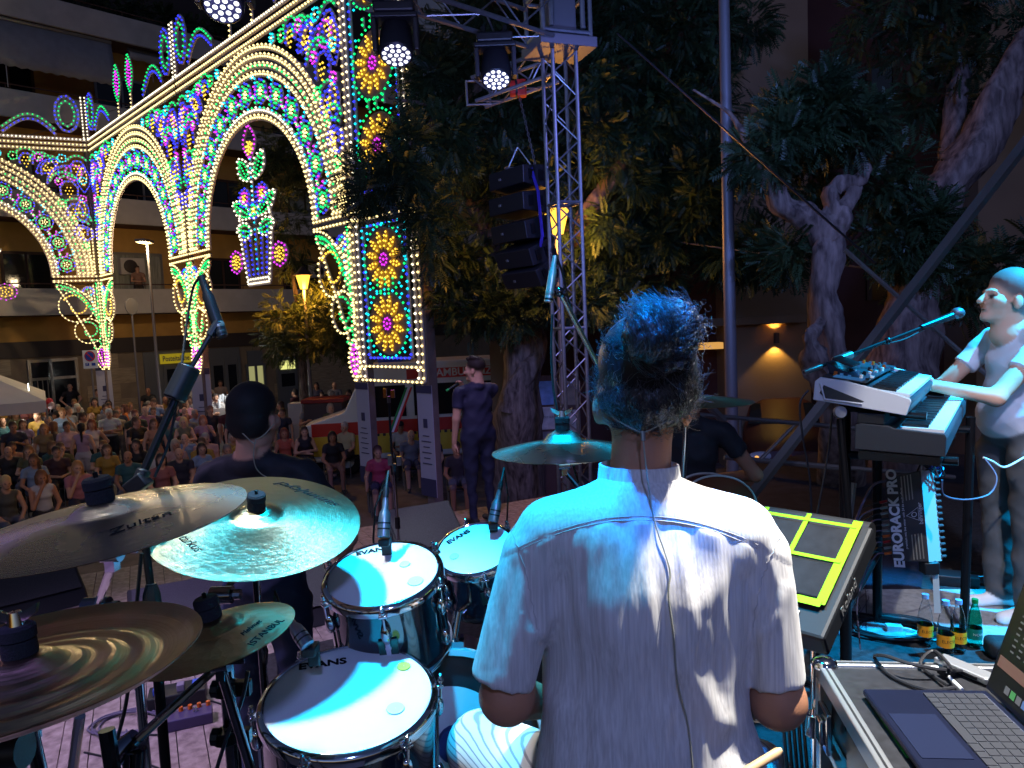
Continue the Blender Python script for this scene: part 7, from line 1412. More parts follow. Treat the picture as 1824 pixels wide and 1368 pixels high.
# hair: solid core, gathered bun and loose curls
hairm = mat('dark_hair', (.02, .017, .016), .3, spec=.8, bump=.6, bscale=160, stretch=(1, 1, .4))
HL = np.array(tuple(at(1153, 680, 1.39))); BUN = np.array(tuple(at(1158, 594, 1.245)))
hp_ = [('e', HL, np.array([.091, .112, .090]), None, 0, .02), ('e', A_(1150, 708, 1.37), np.array([.083, .095, .050]), None, 0, .02), ('e', A_(1147, 744, 1.345), np.array([.046, .034, .022]), None, 0, .02), ('e', BUN, np.array([.046, .045, .050]), None, 0, .002), ('e', A_(1212, 584, 1.265), np.array([.037, .040, .047]), None, 0, .002), ('e', A_(1182, 600, 1.30), np.array([.055, .04, .045]), None, 0, .003), ('e', A_(1108, 622, 1.35), np.array([.034, .05, .028]), None, 0, .012), ('e', A_(1192, 650, 1.262), np.array([.028, .018, .012]), None, 0, .003)]
Vh, Fh, _ = soft(hp_, .006, .015); nh = vnormals(Vh, Fh); hx, hy = topix(Vh)
qv = Vh - BUN; ang = np.arctan2(qv[:, 2], qv[:, 0]); rad_ = np.linalg.norm(qv, axis=1); inb = rad_ < .075
rg = np.random.default_rng(5)
hd_ = np.where(inb, .0035 * np.sin(ang * 2.5 + qv[:, 0] * 170), .0025 * np.sin(ang * 34 + rg.normal(0, .3, len(Vh))) + .002 * np.sin(ang * 13 + rad_ * 60))
Vh = Vh + nh * hd_[:, None]; mb = MB(); mb.add(Vh, Fh); hair = obj('hair', mb, hairm, drummer, smooth=179)
def strands(m, N, ln, curl, lift, outl=False, seed=1, rad=.00055):
    rg = np.random.default_rng(seed); K = 13; ii = rg.integers(0, len(Vh), N); P0 = Vh[ii] + nh[ii] * .001; nn = nh[ii]
    to = BUN - P0; to -= nn * (to * nn).sum(1)[:, None]; to /= np.linalg.norm(to, axis=1)[:, None] + 1e-6
    inb = np.linalg.norm(P0 - BUN, axis=1) < .064; cr = np.cross(nn, np.array([1., .2, .35])); cr /= np.linalg.norm(cr, axis=1)[:, None] + 1e-6; to[inb] = cr[inb]
    to = to + rg.normal(0, .25 if not outl else .9, to.shape) * np.where(inb & (not outl), .3, 1.)[:, None]; to /= np.linalg.norm(to, axis=1)[:, None]; sd = np.cross(to, nn)
    l = rg.uniform(ln[0], ln[1], N); cu = rg.uniform(curl[0], curl[1], N); fr = rg.uniform(1.5, 4.5, N); ph = rg.uniform(0, 6.3, N); lf = rg.uniform(lift[0], lift[1], N); cu = np.where(inb & (not outl), cu * .25, cu); lf = np.where(inb & (not outl), lf * .3, lf); pts = []
    for k in range(K):
        t = k / (K - 1); a = ph + fr * 2 * np.pi * t; env = cu * min(1, t * 2)
        p = P0 + to * (l * t)[:, None] + nn * (lf * t * (1 if outl else math.sin(math.pi * t)) + env * (1 + np.cos(a)) * .5 - (0 if outl else l * l * t * t * 3.5))[:, None] + sd * (env * np.sin(a))[:, None]; pts.append(p)
    P = np.stack(pts, 1); T = np.gradient(P, axis=1); T /= np.linalg.norm(T, axis=2)[..., None] + 1e-9; u = np.cross(T, np.array([.3, .5, .8])); u /= np.linalg.norm(u, axis=2)[..., None] + 1e-9; w2 = np.cross(T, u); rr = rad * np.linspace(1, .5, K)[None, :, None]
    ring = np.stack([P + rr * (math.cos(q) * u + math.sin(q) * w2) for q in (0, 2.094, 4.189)], 2); Vr = ring.reshape(-1, 3); k_, j_ = np.meshgrid(np.arange(K - 1), np.arange(3), indexing='ij')
    f = np.stack([k_ * 3 + j_, k_ * 3 + (j_ + 1) % 3, (k_ + 1) * 3 + (j_ + 1) % 3, (k_ + 1) * 3 + j_], -1).reshape(-1, 4); Fr = (f[None] + (np.arange(N) * K * 3)[:, None, None]).reshape(-1, 4); m.add(Vr, Fr)
strm = mat('hair_strand', (.04, .034, .032), .3, spec=.8)
o = part('loose_curls', strm, hair, lambda m: (strands(m, 4200, (.02, .07), (.0008, .0034), (.0006, .003), seed=1, rad=.0006), strands(m, 480, (.01, .026), (.003, .008), (.002, .012), True, 2, .0004)), smooth=179); o['kind'] = 'stuff'
wirem = mat('ear_cable', c8(150, 150, 130), .4, trans=.0)
ie = thing('ear_monitor_cable', 'thin in-ear monitor cable running down the drummer back', 'cable', at(1145, 775, 1.3))
def surf(px, py, off=.004):
    j = np.argmin((np_px - px) ** 2 + (np_py - py) ** 2 + np_d * 400); return V(*(Vs[j] + np.array([0, -off, 0])))
np_px, np_py = topix(Vs); np_d = (Vs - np.array(tuple(CAM))) @ np.array(tuple(CF)); fm = Nn[:, 1] < -.05; np_d = np.where(fm, np_d, 9)
def relaxline(P):
    for _ in range(12): P[1:-1] = .25 * P[:-2] + .5 * P[1:-1] + .25 * P[2:]
    return P
seamm = mat('shirt_seam', (.5, .47, .43), .9)
sm5 = lambda L_: [V(*p) for p in relaxline(np.array([tuple(p) for p in L_]))]
part('yoke_seam', seamm, shirt, lambda m: m.tube(sm5([surf(x, 925 + .00118 * (x - 1140) ** 2, .0006) for x in range(924, 1352, 6)]), .0011, 5)); part('yoke_seam', seamm, shirt, lambda m: m.tube(sm5([surf(x, 919 + .00118 * (x - 1140) ** 2, .0002) for x in range(924, 1352, 6)]), .0008, 5))
part('armhole_seam', seamm, shirt, lambda m: m.tube([surf(x, y, .0006) for x, y in bez([(906, 930, 0), (926, 985, 0), (944, 1050, 0), (956, 1120, 0)], 26)[:, :2]], .0011, 5)); part('armhole_seam', seamm, shirt, lambda m: m.tube([surf(x, y, .0006) for x, y in bez([(1392, 950, 0), (1368, 1000, 0), (1350, 1060, 0), (1342, 1120, 0)], 26)[:, :2]], .0011, 5))
cpts = [at(1145, 778, 1.30), at(1149, 815, 1.295), at(1153, 850, 1.29)] + [surf(x, y) for x, y in ((1162, 900), (1170, 940), (1185, 985), (1195, 1020), (1190, 1060), (1198, 1130), (1208, 1210), (1222, 1290), (1232, 1368), (1236, 1400))]
part('wire', wirem, ie, lambda m: m.tube(bez(cpts, 70), .0016, 6)); part('splitter', micm, ie, lambda m: m.cyl(at(1145, 768, 1.30), at(1146, 785, 1.298), .004, n=8))
for a, b in (((1078, 735), (1110, 755)), ((1218, 728), (1185, 752))): part('ear_wire', wirem, ie, lambda m: m.tube(bez([at(*a, 1.36), at(*b, 1.31), at(1145, 772, 1.30)], 14), .0012, 5))
stk = thing('drumstick', 'light wooden drumstick poking out under the right side of the shirt', 'drumstick', at(1350, 1368, 1.2)); part('stick', mat('hickory', c8(206, 170, 120), .5, noise=.12, nscale=20), stk, lambda m: m.tube([at(1300, 1392, 1.2), at(1385, 1340, 1.22), at(1393, 1335, 1.22)], [.0075, .0075, .004], 12))
# ---- drum throne and snare hidden below frame are left to the imagination of the place
# ---- bass player on the lower boards
bp0 = at(462, 900, 2.95)
bassist = person('bass player in black t-shirt and jeans seen from behind', (bp0.x, bp0.y, 0), 1.83, -.15, cl(30, 30, 36), cl(34, 44, 72), cl(22, 18, 18), 'short', 0, arms=(((-1) * -.3, .02, 1.12), (.16, .3, 1.05)) and (((.30, .04, 1.13), (.1, .3, 1.06)), ((.32, .05, 1.14), (.2, .32, 1.0))), vox=.011, folds=.006, group='musicians on the stage', hands=((0, 1, .3), (0, 1, .3)), hyaw=-.1, shoes=(.03, .03, .03), sleeve=.55)
bw = thing('ear_monitor_cable', 'thin in-ear cable on the neck of the bass player', 'cable', at(455, 790, 2.7)); 
for a, b in (((425, 765), (452, 790)), ((488, 755), (470, 775))): part('ear_wire', wirem, bw, lambda m: m.tube(bez([at(*a, 2.84), at(*b, 2.80), at(455, 783, 2.79)], 12), .0022, 5))
part('wire', wirem, bw, lambda m: m.tube(bez([at(455, 783, 2.79), at(452, 810, 2.78), at(457, 835, 2.77), at(475, 850, 2.76), at(500, 858, 2.75)], 20), .0022, 5))
# ---- singer at the stage front
sg0 = at(858, 900, 7.5); 
def sx_(X, c, e, Rm, s):
    out = []
    for k in range(16): a = random.Random(k).uniform(-1, 1); b = random.Random(k + 50).uniform(-.7, 1); out.append(('e', X((0, 0, 1.605)) + rotm(1.1) @ np.array([a * .06, b * .07, .125 + random.Random(k + 9).uniform(-.01, .012)]) * s, np.array([.025, .025, .02]) * s, None, 1, .008))
    return out
sgl = lambda P: tuple((rotm(-.55) @ (np.array(tuple(P)) - np.array([sg0.x, sg0.y, 0]))) * (1.72 / 1.70))
singer = person('singer in navy t-shirt and dark jeans holding a microphone to his mouth', (sg0.x, sg0.y, 0), 1.70, .55, cl(44, 44, 70), cl(34, 38, 64), cl(44, 32, 30), 'none', 2, arms=('down', (sgl(at(838, 735, 7.72)), sgl(at(826, 696, 7.62)))), vox=.012, group='musicians on the stage', hands=((-1, 0, 0), (1, .2, 0)), hyaw=.75, extra=sx_, curl=.9, shoes=(.03, .03, .03), wide=1.2, sleeve=.6, folds=.007)
mh = V(*(np.array([sg0.x, sg0.y, 0]) + (1.78 / 1.72) * (rotm(.55) @ np.array([.02, .33, 1.545])))); md_ = V(*(rotm(1.15) @ np.array([0, 1, -.25]))).normalized()
hm = thing('handheld_microphone', 'handheld microphone with a green end at the singer mouth', 'microphone', mh); mh0 = at(817, 683, 7.62); mh1 = at(800, 693, 7.6)
part('body', micd, hm, lambda m: m.cyl(mh0, mh1, .018, .013, n=12)); part('grille', mat('mic_grille', (.12, .12, .14), .5, .6), hm, lambda m: m.ball(mh0 + (mh0 - mh1).normalized() * .02, .03, 12, 8)); part('green_end', mat('green_tape', c8(40, 190, 90), .5), hm, lambda m: m.cyl(mh1, mh1 + (mh1 - mh0) * .3, .014, n=12))
# ---- seated guitarist behind the drummer
gg = at(1232, 900, 4.4)
guitarist = person('guitarist in black t-shirt seated behind the drummer shoulder', (gg.x, gg.y, 0), 1.76, -.35, cl(34, 34, 38), cl(40, 40, 50), cl(26, 20, 20), 'short', 1, arms=(((.28, .1, 1.14), (.1, .32, 1.15)), ((.36, .04, 1.14), (.12, .3, 1.06))), seat=.80, vox=.014, group='musicians on the stage', hands=((0, 1, 0), (0, 1, 0)), hyaw=-.3)
gt = thing('acoustic_guitar', 'acoustic guitar with pale binding beside the seated guitarist', 'guitar', at(1285, 870, 4.3)); gm_ = mat('guitar_wood', c8(120, 60, 36), .25, coat=.5, noise=.15, nscale=6); bind = mat('binding', (.7, .66, .55), .4)
gcx = at(1258, 895, 4.28); gx, gy = V(.9, .35, -.25).normalized(), V(.15, .1, 1).normalized(); out = []
for k in range(48):
    a = 2 * PI * k / 48; r_ = .19 + .02 * math.cos(2 * a) + .02 * math.cos(a); out.append((r_ * math.cos(a) * 1.25, r_ * math.sin(a)))
part('body', gm_, gt, lambda m: m.prism(out, gcx, gx, gy, .1), smooth=50)
nzg = gx.cross(gy).normalized()
for o_ in (-.004, .1): part('binding', bind, gt, lambda m: m.tube([gcx + gx * p[0] * 1.01 + gy * p[1] * 1.01 + nzg * (o_ + .002) for p in out], .006, 6, closed=True))
part('neck', gm_, gt, lambda m: m.cyl(gcx - gx * .2 + gy * .03 + nzg * .05, gcx - gx * .75 + gy * .2 + nzg * .05, .026, n=8))
st0 = V(gg.x, gg.y, 0); sto = thing('stool', 'black stool under the seated guitarist', 'stool', st0); part('seat', black, sto, lambda m: m.lathe([(.001, .74), (.17, .74), (.18, .76), (.17, .78), (.001, .78)], 24, Matrix.Translation(st0)))
for k in range(4): a = k * PI / 2 + .4; part('leg', blackm, sto, lambda m: m.cyl(st0 + V(.12 * math.cos(a), .12 * math.sin(a), .74), st0 + V(.2 * math.cos(a), .2 * math.sin(a), 0), .012, n=8))
# ---- keyboard player
kp = at(1812, 800, 3.55)
KH = 1.68
keyb = person('keyboard player in white t-shirt, grey cargo trousers and white shoes', (kp.x, kp.y, RZ), KH, R(90), cl(222, 220, 222), cl(84, 84, 86), cl(104, 92, 88), 'short', 2, arms=(((.27, .29, 1.15), (.20, .54, 1.21)), ((.24, .24, 1.15), (.16, .50, 1.2))), vox=.009, folds=.0045, group='musicians on the stage', hands=((0, .1, 1), (0, .1, 1)), hpitch=.22, shoes=(.8, .8, .8), wide=1.16, sleeve=.55, curl=.5, headoff=(0, .05, -.01), hs=1.1,
    extra=lambda X, c, e, Rm, s: [('c', X((q * .12, .0, .82)), X((q * .12, .0, .6)), .115 * s, .098 * s, 3, .02) for q in (-1, 1)] + [('c', X((q * .115, .0, .55)), X((q * .115, -.01, .12)), .09 * s, .085 * s, 3, .02) for q in (-1, 1)] + [('e', X((0, .03, 1.02)), np.array([.185, .15, .13]) * s, Rm, 2, .03)])
# ================================================================== KEYBOARDS AND RIGHT-HAND GEAR
KA = V(.57, .82, 0).normalized(); KB = V(.82, -.57, 0).normalized()
keyw = mat('key_white', (.78, .78, .76), .3); keyb_ = mat('key_black', (.01, .01, .012), .3); syn = mat('synth_dark', (.03, .032, .04), .4); synw = mat('synth_white', (.72, .73, .76), .35); lcd = emat('lcd_blue', (.05, .25, .7), .35)
def keyboard(label, c, length, depth, prof, tilt, nk, cheek, m_body, k0, k1, kz):
    """c = near back lower corner; x towards the player, y along the keys away from the camera"""
    M = frame(c, KB, KA) @ Matrix.Rotation(R(tilt), 4, 'Y'); t = thing('keyboard', label, 'keyboard', c, 'keyboards on the stand')
    def P(name, m, fn, par=t, **k): b = MB(); b.M = M; fn(b); return obj(name, b, m, par, **k)
    def slab(b, y0, y1, pr): n = len(pr); b.add([(x, y0, z) for x, z in pr] + [(x, y1, z) for x, z in pr], [tuple(range(n)), tuple(range(n, 2 * n))[::-1]] + [(i, n + i, n + (i + 1) % n, (i + 1) % n) for i in range(n)])
    P('body', m_body, lambda b: slab(b, .02, length - .02, [(x, z - (.012 if z > .02 and x > .02 else 0)) for x, z in prof]), smooth=None, bevel=.004)
    for y0 in (0, length - .02): P('end_cheek', cheek, lambda b: slab(b, y0, y0 + .0195, prof), smooth=None, bevel=.003)
    w_ = (length - .06) / nk
    for k in range(nk):
        y = .03 + k * w_; P('white_key', keyw, lambda b: b.box(((k0 + k1) / 2, y + w_ / 2, kz), (k1 - k0, w_ - .0012, .012)), smooth=None)
        if k % 7 in (0, 1, 3, 4, 5) and k < nk - 1: P('black_key', keyb_, lambda b: b.box((k0 + (k1 - k0) * .32, y + w_, kz + .010), ((k1 - k0) * .62, w_ * .55, .012)), smooth=None)
    return t, M, P
c_up = at(1448, 712, 2.75)
prof_u = [(0, 0), (-.004, .07), (.012, .088), (.10, .088), (.27, .07), (.318, .06), (.322, .05), (.315, .0)]
ku, Mu, Pu = keyboard('upper synthesizer with pale end cheek under the player hands', c_up, .86, .32, prof_u, 9, 36, synw, syn, .185, .312, .0665)
Pu('cheek_cutout', syn, lambda b: b.add([(.02, -.003, .03), (.045, -.003, .012), (.16, -.003, .016), (.175, -.003, .026), (.03, -.003, .062)], [(0, 1, 2, 3, 4)]), smooth=None)
Pu('cheek_trim', synw, lambda b: b.tube([(.018, -.004, .066), (.042, -.004, .010), (.17, -.004, .016)], .004, 6))
Pu('panel', syn, lambda b: b.box((.09, .43, .0905), (.15, .8, .004)), smooth=None)
rk = random.Random(4)
for k in range(46):
    x, y = .03 + .13 * rk.random(), .06 + .74 * rk.random(); mm = [lcd, lcd, alum, keyw, keyb_, orange][min(rk.randrange(7), 5)]
    Pu('button' if k % 2 else 'knob', mm, (lambda b: b.box((x, y, .096), (.012, .014, .008))) if k % 2 else (lambda b: b.lathe([(.001, .108), (.006, .107), (.007, .092)], 10, Matrix.Translation((x, y, 0)))), smooth=None)
Pu('display', mat('dark_display', (.02, .03, .05), .15), lambda b: b.hexa([(.02, .12, .093), (.12, .12, .093), (.12, .3, .093), (.02, .3, .093), (.0, .12, .135), (.1, .12, .10), (.1, .3, .10), (.0, .3, .135)]), smooth=None, bevel=.003)
tb_ = part('smartphone', black, None, lambda b: (setattr(b, 'M', Mu), b.box((.06, .2, .142), (.08, .16, .009), Matrix.Rotation(R(14), 3, 'Y'))), smooth=None, bevel=.003); tag(tb_, 'dark smartphone lying on the upper synthesizer', 'phone')
Pu('touch_pad', lcd, lambda b: b.box((.1, .07, .094), (.1, .07, .004)), smooth=None)
c_lo = at(1522, 800, 2.7); prof_l = [(0, 0), (0, .092), (.02, .098), (.11, .095), (.13, .087), (.285, .08), (.29, .068), (.29, .0)]
kl, Ml_, Pl = keyboard('lower stage piano with broad dark end under the synthesizer', c_lo, 1.2, .335, prof_l, 2, 48, syn, syn, .145, .282, .085)
Pl('under_rail', blackm, lambda b: b.box((.145, .6, -.018), (.26, 1.22, .03)), smooth=None)
for k in range(16): y = .1 + k * .06; Pl('button', lcd if k % 3 else alum, lambda b: b.box((.08, y, .098), (.02, .016, .008)), smooth=None)
for x0, y0 in ((.05, .1), (.07, .5)): Pl('module', black, lambda b: b.box((x0, y0, .117), (.09, .2, .04)), smooth=None, bevel=.004)
# stand
ks = thing('keyboard_stand', 'black two-tier keyboard stand with a round grey pad', 'keyboard stand', V(c_lo.x, c_lo.y, RZ)); kq = lambda b, a, z: V(c_lo.x, c_lo.y, 0) + KB * b + KA * a + V(0, 0, z)
for a in (.15, .95):
    part('upright', blackm, ks, lambda m: m.cyl(kq(-.06, a, RZ), kq(-.06, a, c_up.z - .03), .022, n=12)); part('foot', blackm, ks, lambda m: m.cyl(kq(-.25, a, RZ + .02), kq(.35, a, RZ + .02), .018, n=10)); part('lower_arm', blackm, ks, lambda m: m.cyl(kq(-.06, a, c_lo.z - .05), kq(.32, a, c_lo.z - .05), .016, n=10)); part('upper_arm', blackm, ks, lambda m: m.cyl(kq(-.06, a, c_up.z - .045), kq(.22, a, c_up.z - .07), .016, n=10))
part('cross_bar', blackm, ks, lambda m: m.cyl(kq(-.06, .15, RZ + .35), kq(-.06, .95, RZ + .35), .018, n=10)); part('front_leg', blackm, ks, lambda m: m.cyl(kq(.3, 1.0, RZ), kq(.32, 1.0, c_lo.z), .02, n=10))
rc_ = at(1496, 734, 2.72); part('round_pad', mat('grey_pad', c8(150, 150, 152), .6), ks, lambda m: m.lathe([(.001, .012), (.022, .01), (.024, 0), (.022, -.01), (.001, -.012)], 20, frame(rc_, V(1, 0, 0), V(0, .2, 1))))
part('near_upright', blackm, ks, lambda m: m.cyl(at(1496, 745, 2.74), at(1512, 930, 2.74), .014, n=10))
# vocal microphone boom
vb = thing('vocal_boom', 'microphone boom arm reaching up towards the keyboard player', 'mic stand', V(at(1520, 640, 3.0).x, at(1520, 640, 3.0).y, RZ)); va, vb_ = at(1432, 664, 2.95), at(1665, 575, 3.2)
part('boom_tube', blackm, vb, lambda m: m.cyl(va, vb_, .007, n=10)); part('counterweight', alum, vb, lambda m: m.cyl(va, va + (vb_ - va) * .12, .012, n=12)); part('clutch', alum, vb, lambda m: m.cyl(va + (vb_ - va) * .22, va + (vb_ - va) * .34, .018, n=12)); part('upright', blackm, vb, lambda m: m.cyl(va + (vb_ - va) * .3, V(*(va + (vb_ - va) * .3).xy, RZ), .011, n=10)); part('cable', rubber, vb, lambda m: m.tube(bez([vb_, va + (vb_ - va) * .75 - V(0, 0, .02), va + (vb_ - va) * .5, va + (vb_ - va) * .32 - V(0, 0, .02)], 20), .0035, 6)); part('joint', blackm, vb, lambda m: m.ball(va + (vb_ - va) * .62, .016, 10, 8))
vm = thing('vocal_microphone', 'vocal microphone on the boom in front of the keyboard player', 'microphone', vb_); ve = at(1712, 557, 3.25); part('body', micd, vm, lambda m: m.cyl(at(1640, 583, 3.17), at(1695, 563, 3.23), .011, .018, n=12)); part('grille', mat('mic_grille', (.12, .12, .14), .5, .6), vm, lambda m: m.ball(at(1706, 558, 3.245), (.03, .026, .026), 14, 10))
# rack mixer
T = [at(1576, 852, 3.02), at(1640, 838, 2.94), at(1655, 1001, 2.90), at(1590, 999, 2.98)]; nm = (T[1] - T[0]).cross(T[3] - T[0]).normalized(); nm = nm if nm.dot(CAM - T[0]) > 0 else -nm
mx_ = thing('rack_mixer', 'rack mixer standing on edge with white lettering', 'mixer', T[2]); part('housing', mat('mixer_black', (.035, .035, .04), .45), mx_, lambda b: b.hexa([p - nm * .09 for p in (T[3], T[2], T[1], T[0])] + [T[3], T[2], T[1], T[0]]), smooth=None, bevel=.003)
E2 = [T[1], at(1662, 838, 3.0), at(1677, 999, 2.96), T[2]]; part('side_panel', mat('mixer_side', (.6, .6, .58), .35, .4), mx_, lambda b: b.hexa([p + nm * .002 for p in E2] + [p - nm * .02 for p in E2]), smooth=None)
mu = (T[0] - T[3]).normalized(); mr = (T[1] - T[0]).normalized(); ml = (T[0] - T[3]).length; mwid = (T[1] - T[0]).length; white_ink = mat('white_ink', (.8, .8, .8), .5)
cf = lambda f, g: T[3] + mu * ml * f + mr * mwid * g + nm * .002
text('lettering', 'EURORACK PRO', .052, frame(cf(.5, .2), mu, -mr), white_ink, mx_, bold=.0022, sx=1.02); text('lettering', 'premium mic line mixer with 24 bit multi effects', .012, frame(cf(.48, .43), mu, -mr), white_ink, mx_, sx=1.05); text('lettering', 'behringer', .022, frame(cf(.5, .88), mu, -mr), white_ink, mx_)
part('emblem', white_ink, mx_, lambda b: b.tube([cf(.5, .72) + mu * (.03 * math.cos(a)) + mr * (.03 * math.sin(a)) for a in (0 + PI / 2 * -1, PI / 6, PI * 5 / 6)], .0016, 5, closed=True), smooth=None)
part('emblem_ring', white_ink, mx_, lambda b: b.tube([cf(.5, .71) + mu * (.009 * math.cos(a)) + mr * (.009 * math.sin(a)) for a in np.linspace(0, 2 * PI, 13)[:-1]], .0014, 5, closed=True), smooth=None)
for f, g, w2, h2 in ((.83, .62, .16, .05), (.12, .74, .18, .045)):
    part('printed_table', alum, mx_, lambda b: [b.hexa([cf(f, g) + mu * a + mr * c_ + nm * d_ for d_ in (0, .001) for a, c_ in ((-.05, -h2 / 2 + k * .012), (.05, -h2 / 2 + k * .012), (.05, -h2 / 2 + k * .012 + .004), (-.05, -h2 / 2 + k * .012 + .004))]) for k in range(4)], smooth=None)['kind'] = 'stuff'
for k in range(14): f = .04 + k * .068; part('knob', mat('knob_grey', c8(70, 70, 74), .4), mx_, lambda b: b.cyl(T[2] + (T[1] - T[2]) * f + (E2[1] - E2[0]) * 1.0, T[2] + (T[1] - T[2]) * f + (E2[1] - E2[0]) * 1.35, .006, n=8))
rr_ = random.Random(2)
plugcol = [signr, alum, alum, micd, alum, alum, orange, signr, alum, orange]
for k, f in enumerate(np.linspace(.78, .06, 10)):
    f = .72 - .07 * k; a = T[3] + mu * ml * f - nm * .03; pl_ = part('plug', plugcol[k], mx_, lambda b: b.cyl(a, a - mr * .035, .0055, n=8)); part('plug_lead', cabm if k % 2 else cabk, mx_, lambda b: b.tube(bez([a - mr * .03, a - mr * .07, a - mr * .12 - V(0, 0, .02 + .008 * k), a - mr * .17 - V(0, .05, .10 + .01 * k), a - mr * .18 - V(0, .1, .35)], 20), .003, 5))
part('stand_leg', mat('white_leg', (.7, .7, .68), .35, .3), mx_, lambda b: b.hexa([at(1664, 1092, 2.94), at(1676, 1092, 2.94), at(1676, 1092, 2.97), at(1664, 1092, 2.97), at(1660, 1000, 2.92), at(1671, 1000, 2.92), at(1671, 1000, 2.95), at(1660, 1000, 2.95)]), smooth=None); part('bracket', alum, mx_, lambda b: b.cyl(at(1518, 860, 3.05), at(1508, 940, 3.05), .02, n=4), smooth=None); part('bracket', black, mx_, lambda b: b.box(at(1655, 1010, 2.93), (.06, .05, .05)), bevel=.005)
for k in range(3):
    rr2 = random.Random(k); tag(part('cable', [signb, cabk, cabk][k], None, lambda b: b.tube(bez([at(1655 + rr2.uniform(-30, 30), 830 + rr2.uniform(-15, 20), 2.98) if i not in (0, 7) else (at(1655, 800, 2.9) if i == 0 else at(1672, 850, 2.95)) for i in range(8)], 60), .0035, 6)), ['blue cable bundle hanging under the stage piano', 'black cable loops hanging under the stage piano', 'second black cable loop beside the blue bundle'][k], 'cable', 'cables on the stage')
cable('pale cable curving from the player hip to the mixer', [at(1824, 815, 3.3), at(1790, 832, 3.3), at(1768, 822, 3.28), at(1752, 815, 3.25)], mat('cable_pale', (.7, .72, .7), .5), .005); cable('dark cable sagging between the mixer and the player pocket', [at(1678, 855, 3.0), at(1682, 882, 3.05), at(1720, 890, 3.15), at(1762, 880, 3.2), at(1775, 850, 3.22), at(1755, 818, 3.25)], cabm, .004)
cable('black cable hanging down in front of the car', [at(1440, 695, 2.9), at(1425, 720, 2.9), at(1430, 780, 2.9), at(1442, 850, 2.9), at(1446, 930, 2.9)], cabk, .004); cable('black cable hanging left of the keyboard stand', [at(1482, 735, 2.85), at(1476, 800, 2.85), at(1462, 880, 2.85), at(1448, 950, 2.85)], cabk, .004); cable('grey cable rising to the mixer top', [at(1578, 856, 3.0), at(1555, 865, 3.0), at(1535, 900, 3.0), at(1520, 940, 2.9), at(1508, 960, 2.9)], cabm, .005)
# sustain pedal block on the riser
sb_ = atz(1705, 1040, RZ); su = thing('sustain_pedal', 'black sustain pedal with chrome lever on the dark floor', 'pedal', sb_); part('housing', black, su, lambda b: b.box(sb_ + V(0, 0, .03), (.2, .12, .06), Matrix.Rotation(R(-25), 3, 'Z')), smooth=None, bevel=.006); part('lever', chrome, su, lambda b: b.box(sb_ + V(.12, -.03, .055), (.12, .05, .012), Matrix.Rotation(R(-25), 3, 'Z')), bevel=.004)
# ---- percussion pad with neon tape
TR = at(1556, 938, 1.75); rx = V(.70, -.714, 0).normalized(); dn = V(-.607, -.595, -.513).normalized(); dl = .345; nz = rx.cross(dn); nz = nz if nz.z > 0 else -nz; BR = TR + dn * dl
pad = thing('percussion_pad', 'black electronic percussion pad marked out with neon yellow tape', 'percussion pad', BR - nz * .06); PWd = .37
def pp(x, y, z=0): return TR - rx * x + dn * y + nz * z
def pbox(b, x0, x1, y0, y1, z0, z1): b.hexa([pp(x0, y0, z0), pp(x1, y0, z0), pp(x1, y1, z0), pp(x0, y1, z0), pp(x0, y0, z1), pp(x1, y0, z1), pp(x1, y1, z1), pp(x0, y1, z1)])
padk = mat('pad_black', (.012, .012, .013), .55, spec=.25); padr = mat('pad_rubber', (.014, .014, .016), .8, spec=.15, noise=.25, nscale=30); neon = mat('neon_tape', c8(120, 190, 0), .6, spec=.2)
part('housing', padk, pad, lambda b: pbox(b, 0, PWd, 0, dl, -.06, 0), smooth=None, bevel=.008)
part('back_ridge', padk, pad, lambda b: b.cyl(pp(.01, .0, -.03), pp(PWd - .01, .0, -.03), .03, n=16))
ph_ = (dl - .115) / 2 / .92
for i in range(3):
    for j in range(2): part('rubber_pad', padr, pad, lambda b: pbox(b, .045 + i * .112, .148 + i * .112, .03 + j * ph_ * .92, .03 + j * ph_ * .92 + ph_ * .82, .0, .008), smooth=None, bevel=.004)
for i in range(4): x = .036 if i == 0 else .149 + (i - 1) * .112; part('tape_strip', neon, pad, lambda b: pbox(b, x - (.014 if i == 0 else .003), x + (.008 if i == 0 else .009), .0, .035 + 2 * ph_ * .92, .0095, .0105), smooth=None)
for j in range(3): y = .028 + j * ph_ * .92 - .006; part('tape_strip', neon, pad, lambda b: pbox(b, .03, PWd - .02, y - (.006 if j < 2 else -.002), y + (.004 if j < 2 else .022), .0110 + j * .0002, .0118 + j * .0002), smooth=None)
for k in range(7): x, y = .07 + (k % 3) * .03 + .008 * (k // 3), dl - .055 + (k // 3) * .02; part('button', alum, pad, lambda b: pbox(b, x, x + .018, y, y + .009, .001, .005), smooth=None, bevel=.001)
text('lettering', 'Roland', .035, frame(pp(-.002, dl * .58, -.028), dn * -1, nz), alum, pad, bold=.0005)
pst = thing('pad_stand', 'chrome pole carrying the percussion pad', 'stand', V(at(1455, 1250, 1.78).x, at(1455, 1250, 1.78).y, RZ)); part('tube', chrome, pst, lambda b: b.cyl(at(1452, 1140, 1.62), V(*at(1450, 1250, 1.62).xy, RZ), .012, n=14)); part('clamp', chrome, pst, lambda b: (b.cyl(at(1452, 1270, 1.6), at(1450, 1310, 1.6), .022, n=14), b.box(at(1470, 1285, 1.6), (.04, .03, .03))), bevel=.003)
for k in range(5): x = 1395 + k * 9; cable('black lead hanging under the drummer right elbow, number %s from the left' % ['one', 'two', 'three', 'four', 'five'][k], [at(x, 1260, 1.7), at(x + 2, 1310, 1.7), at(x + 8, 1380, 1.7)], cabk, .004)
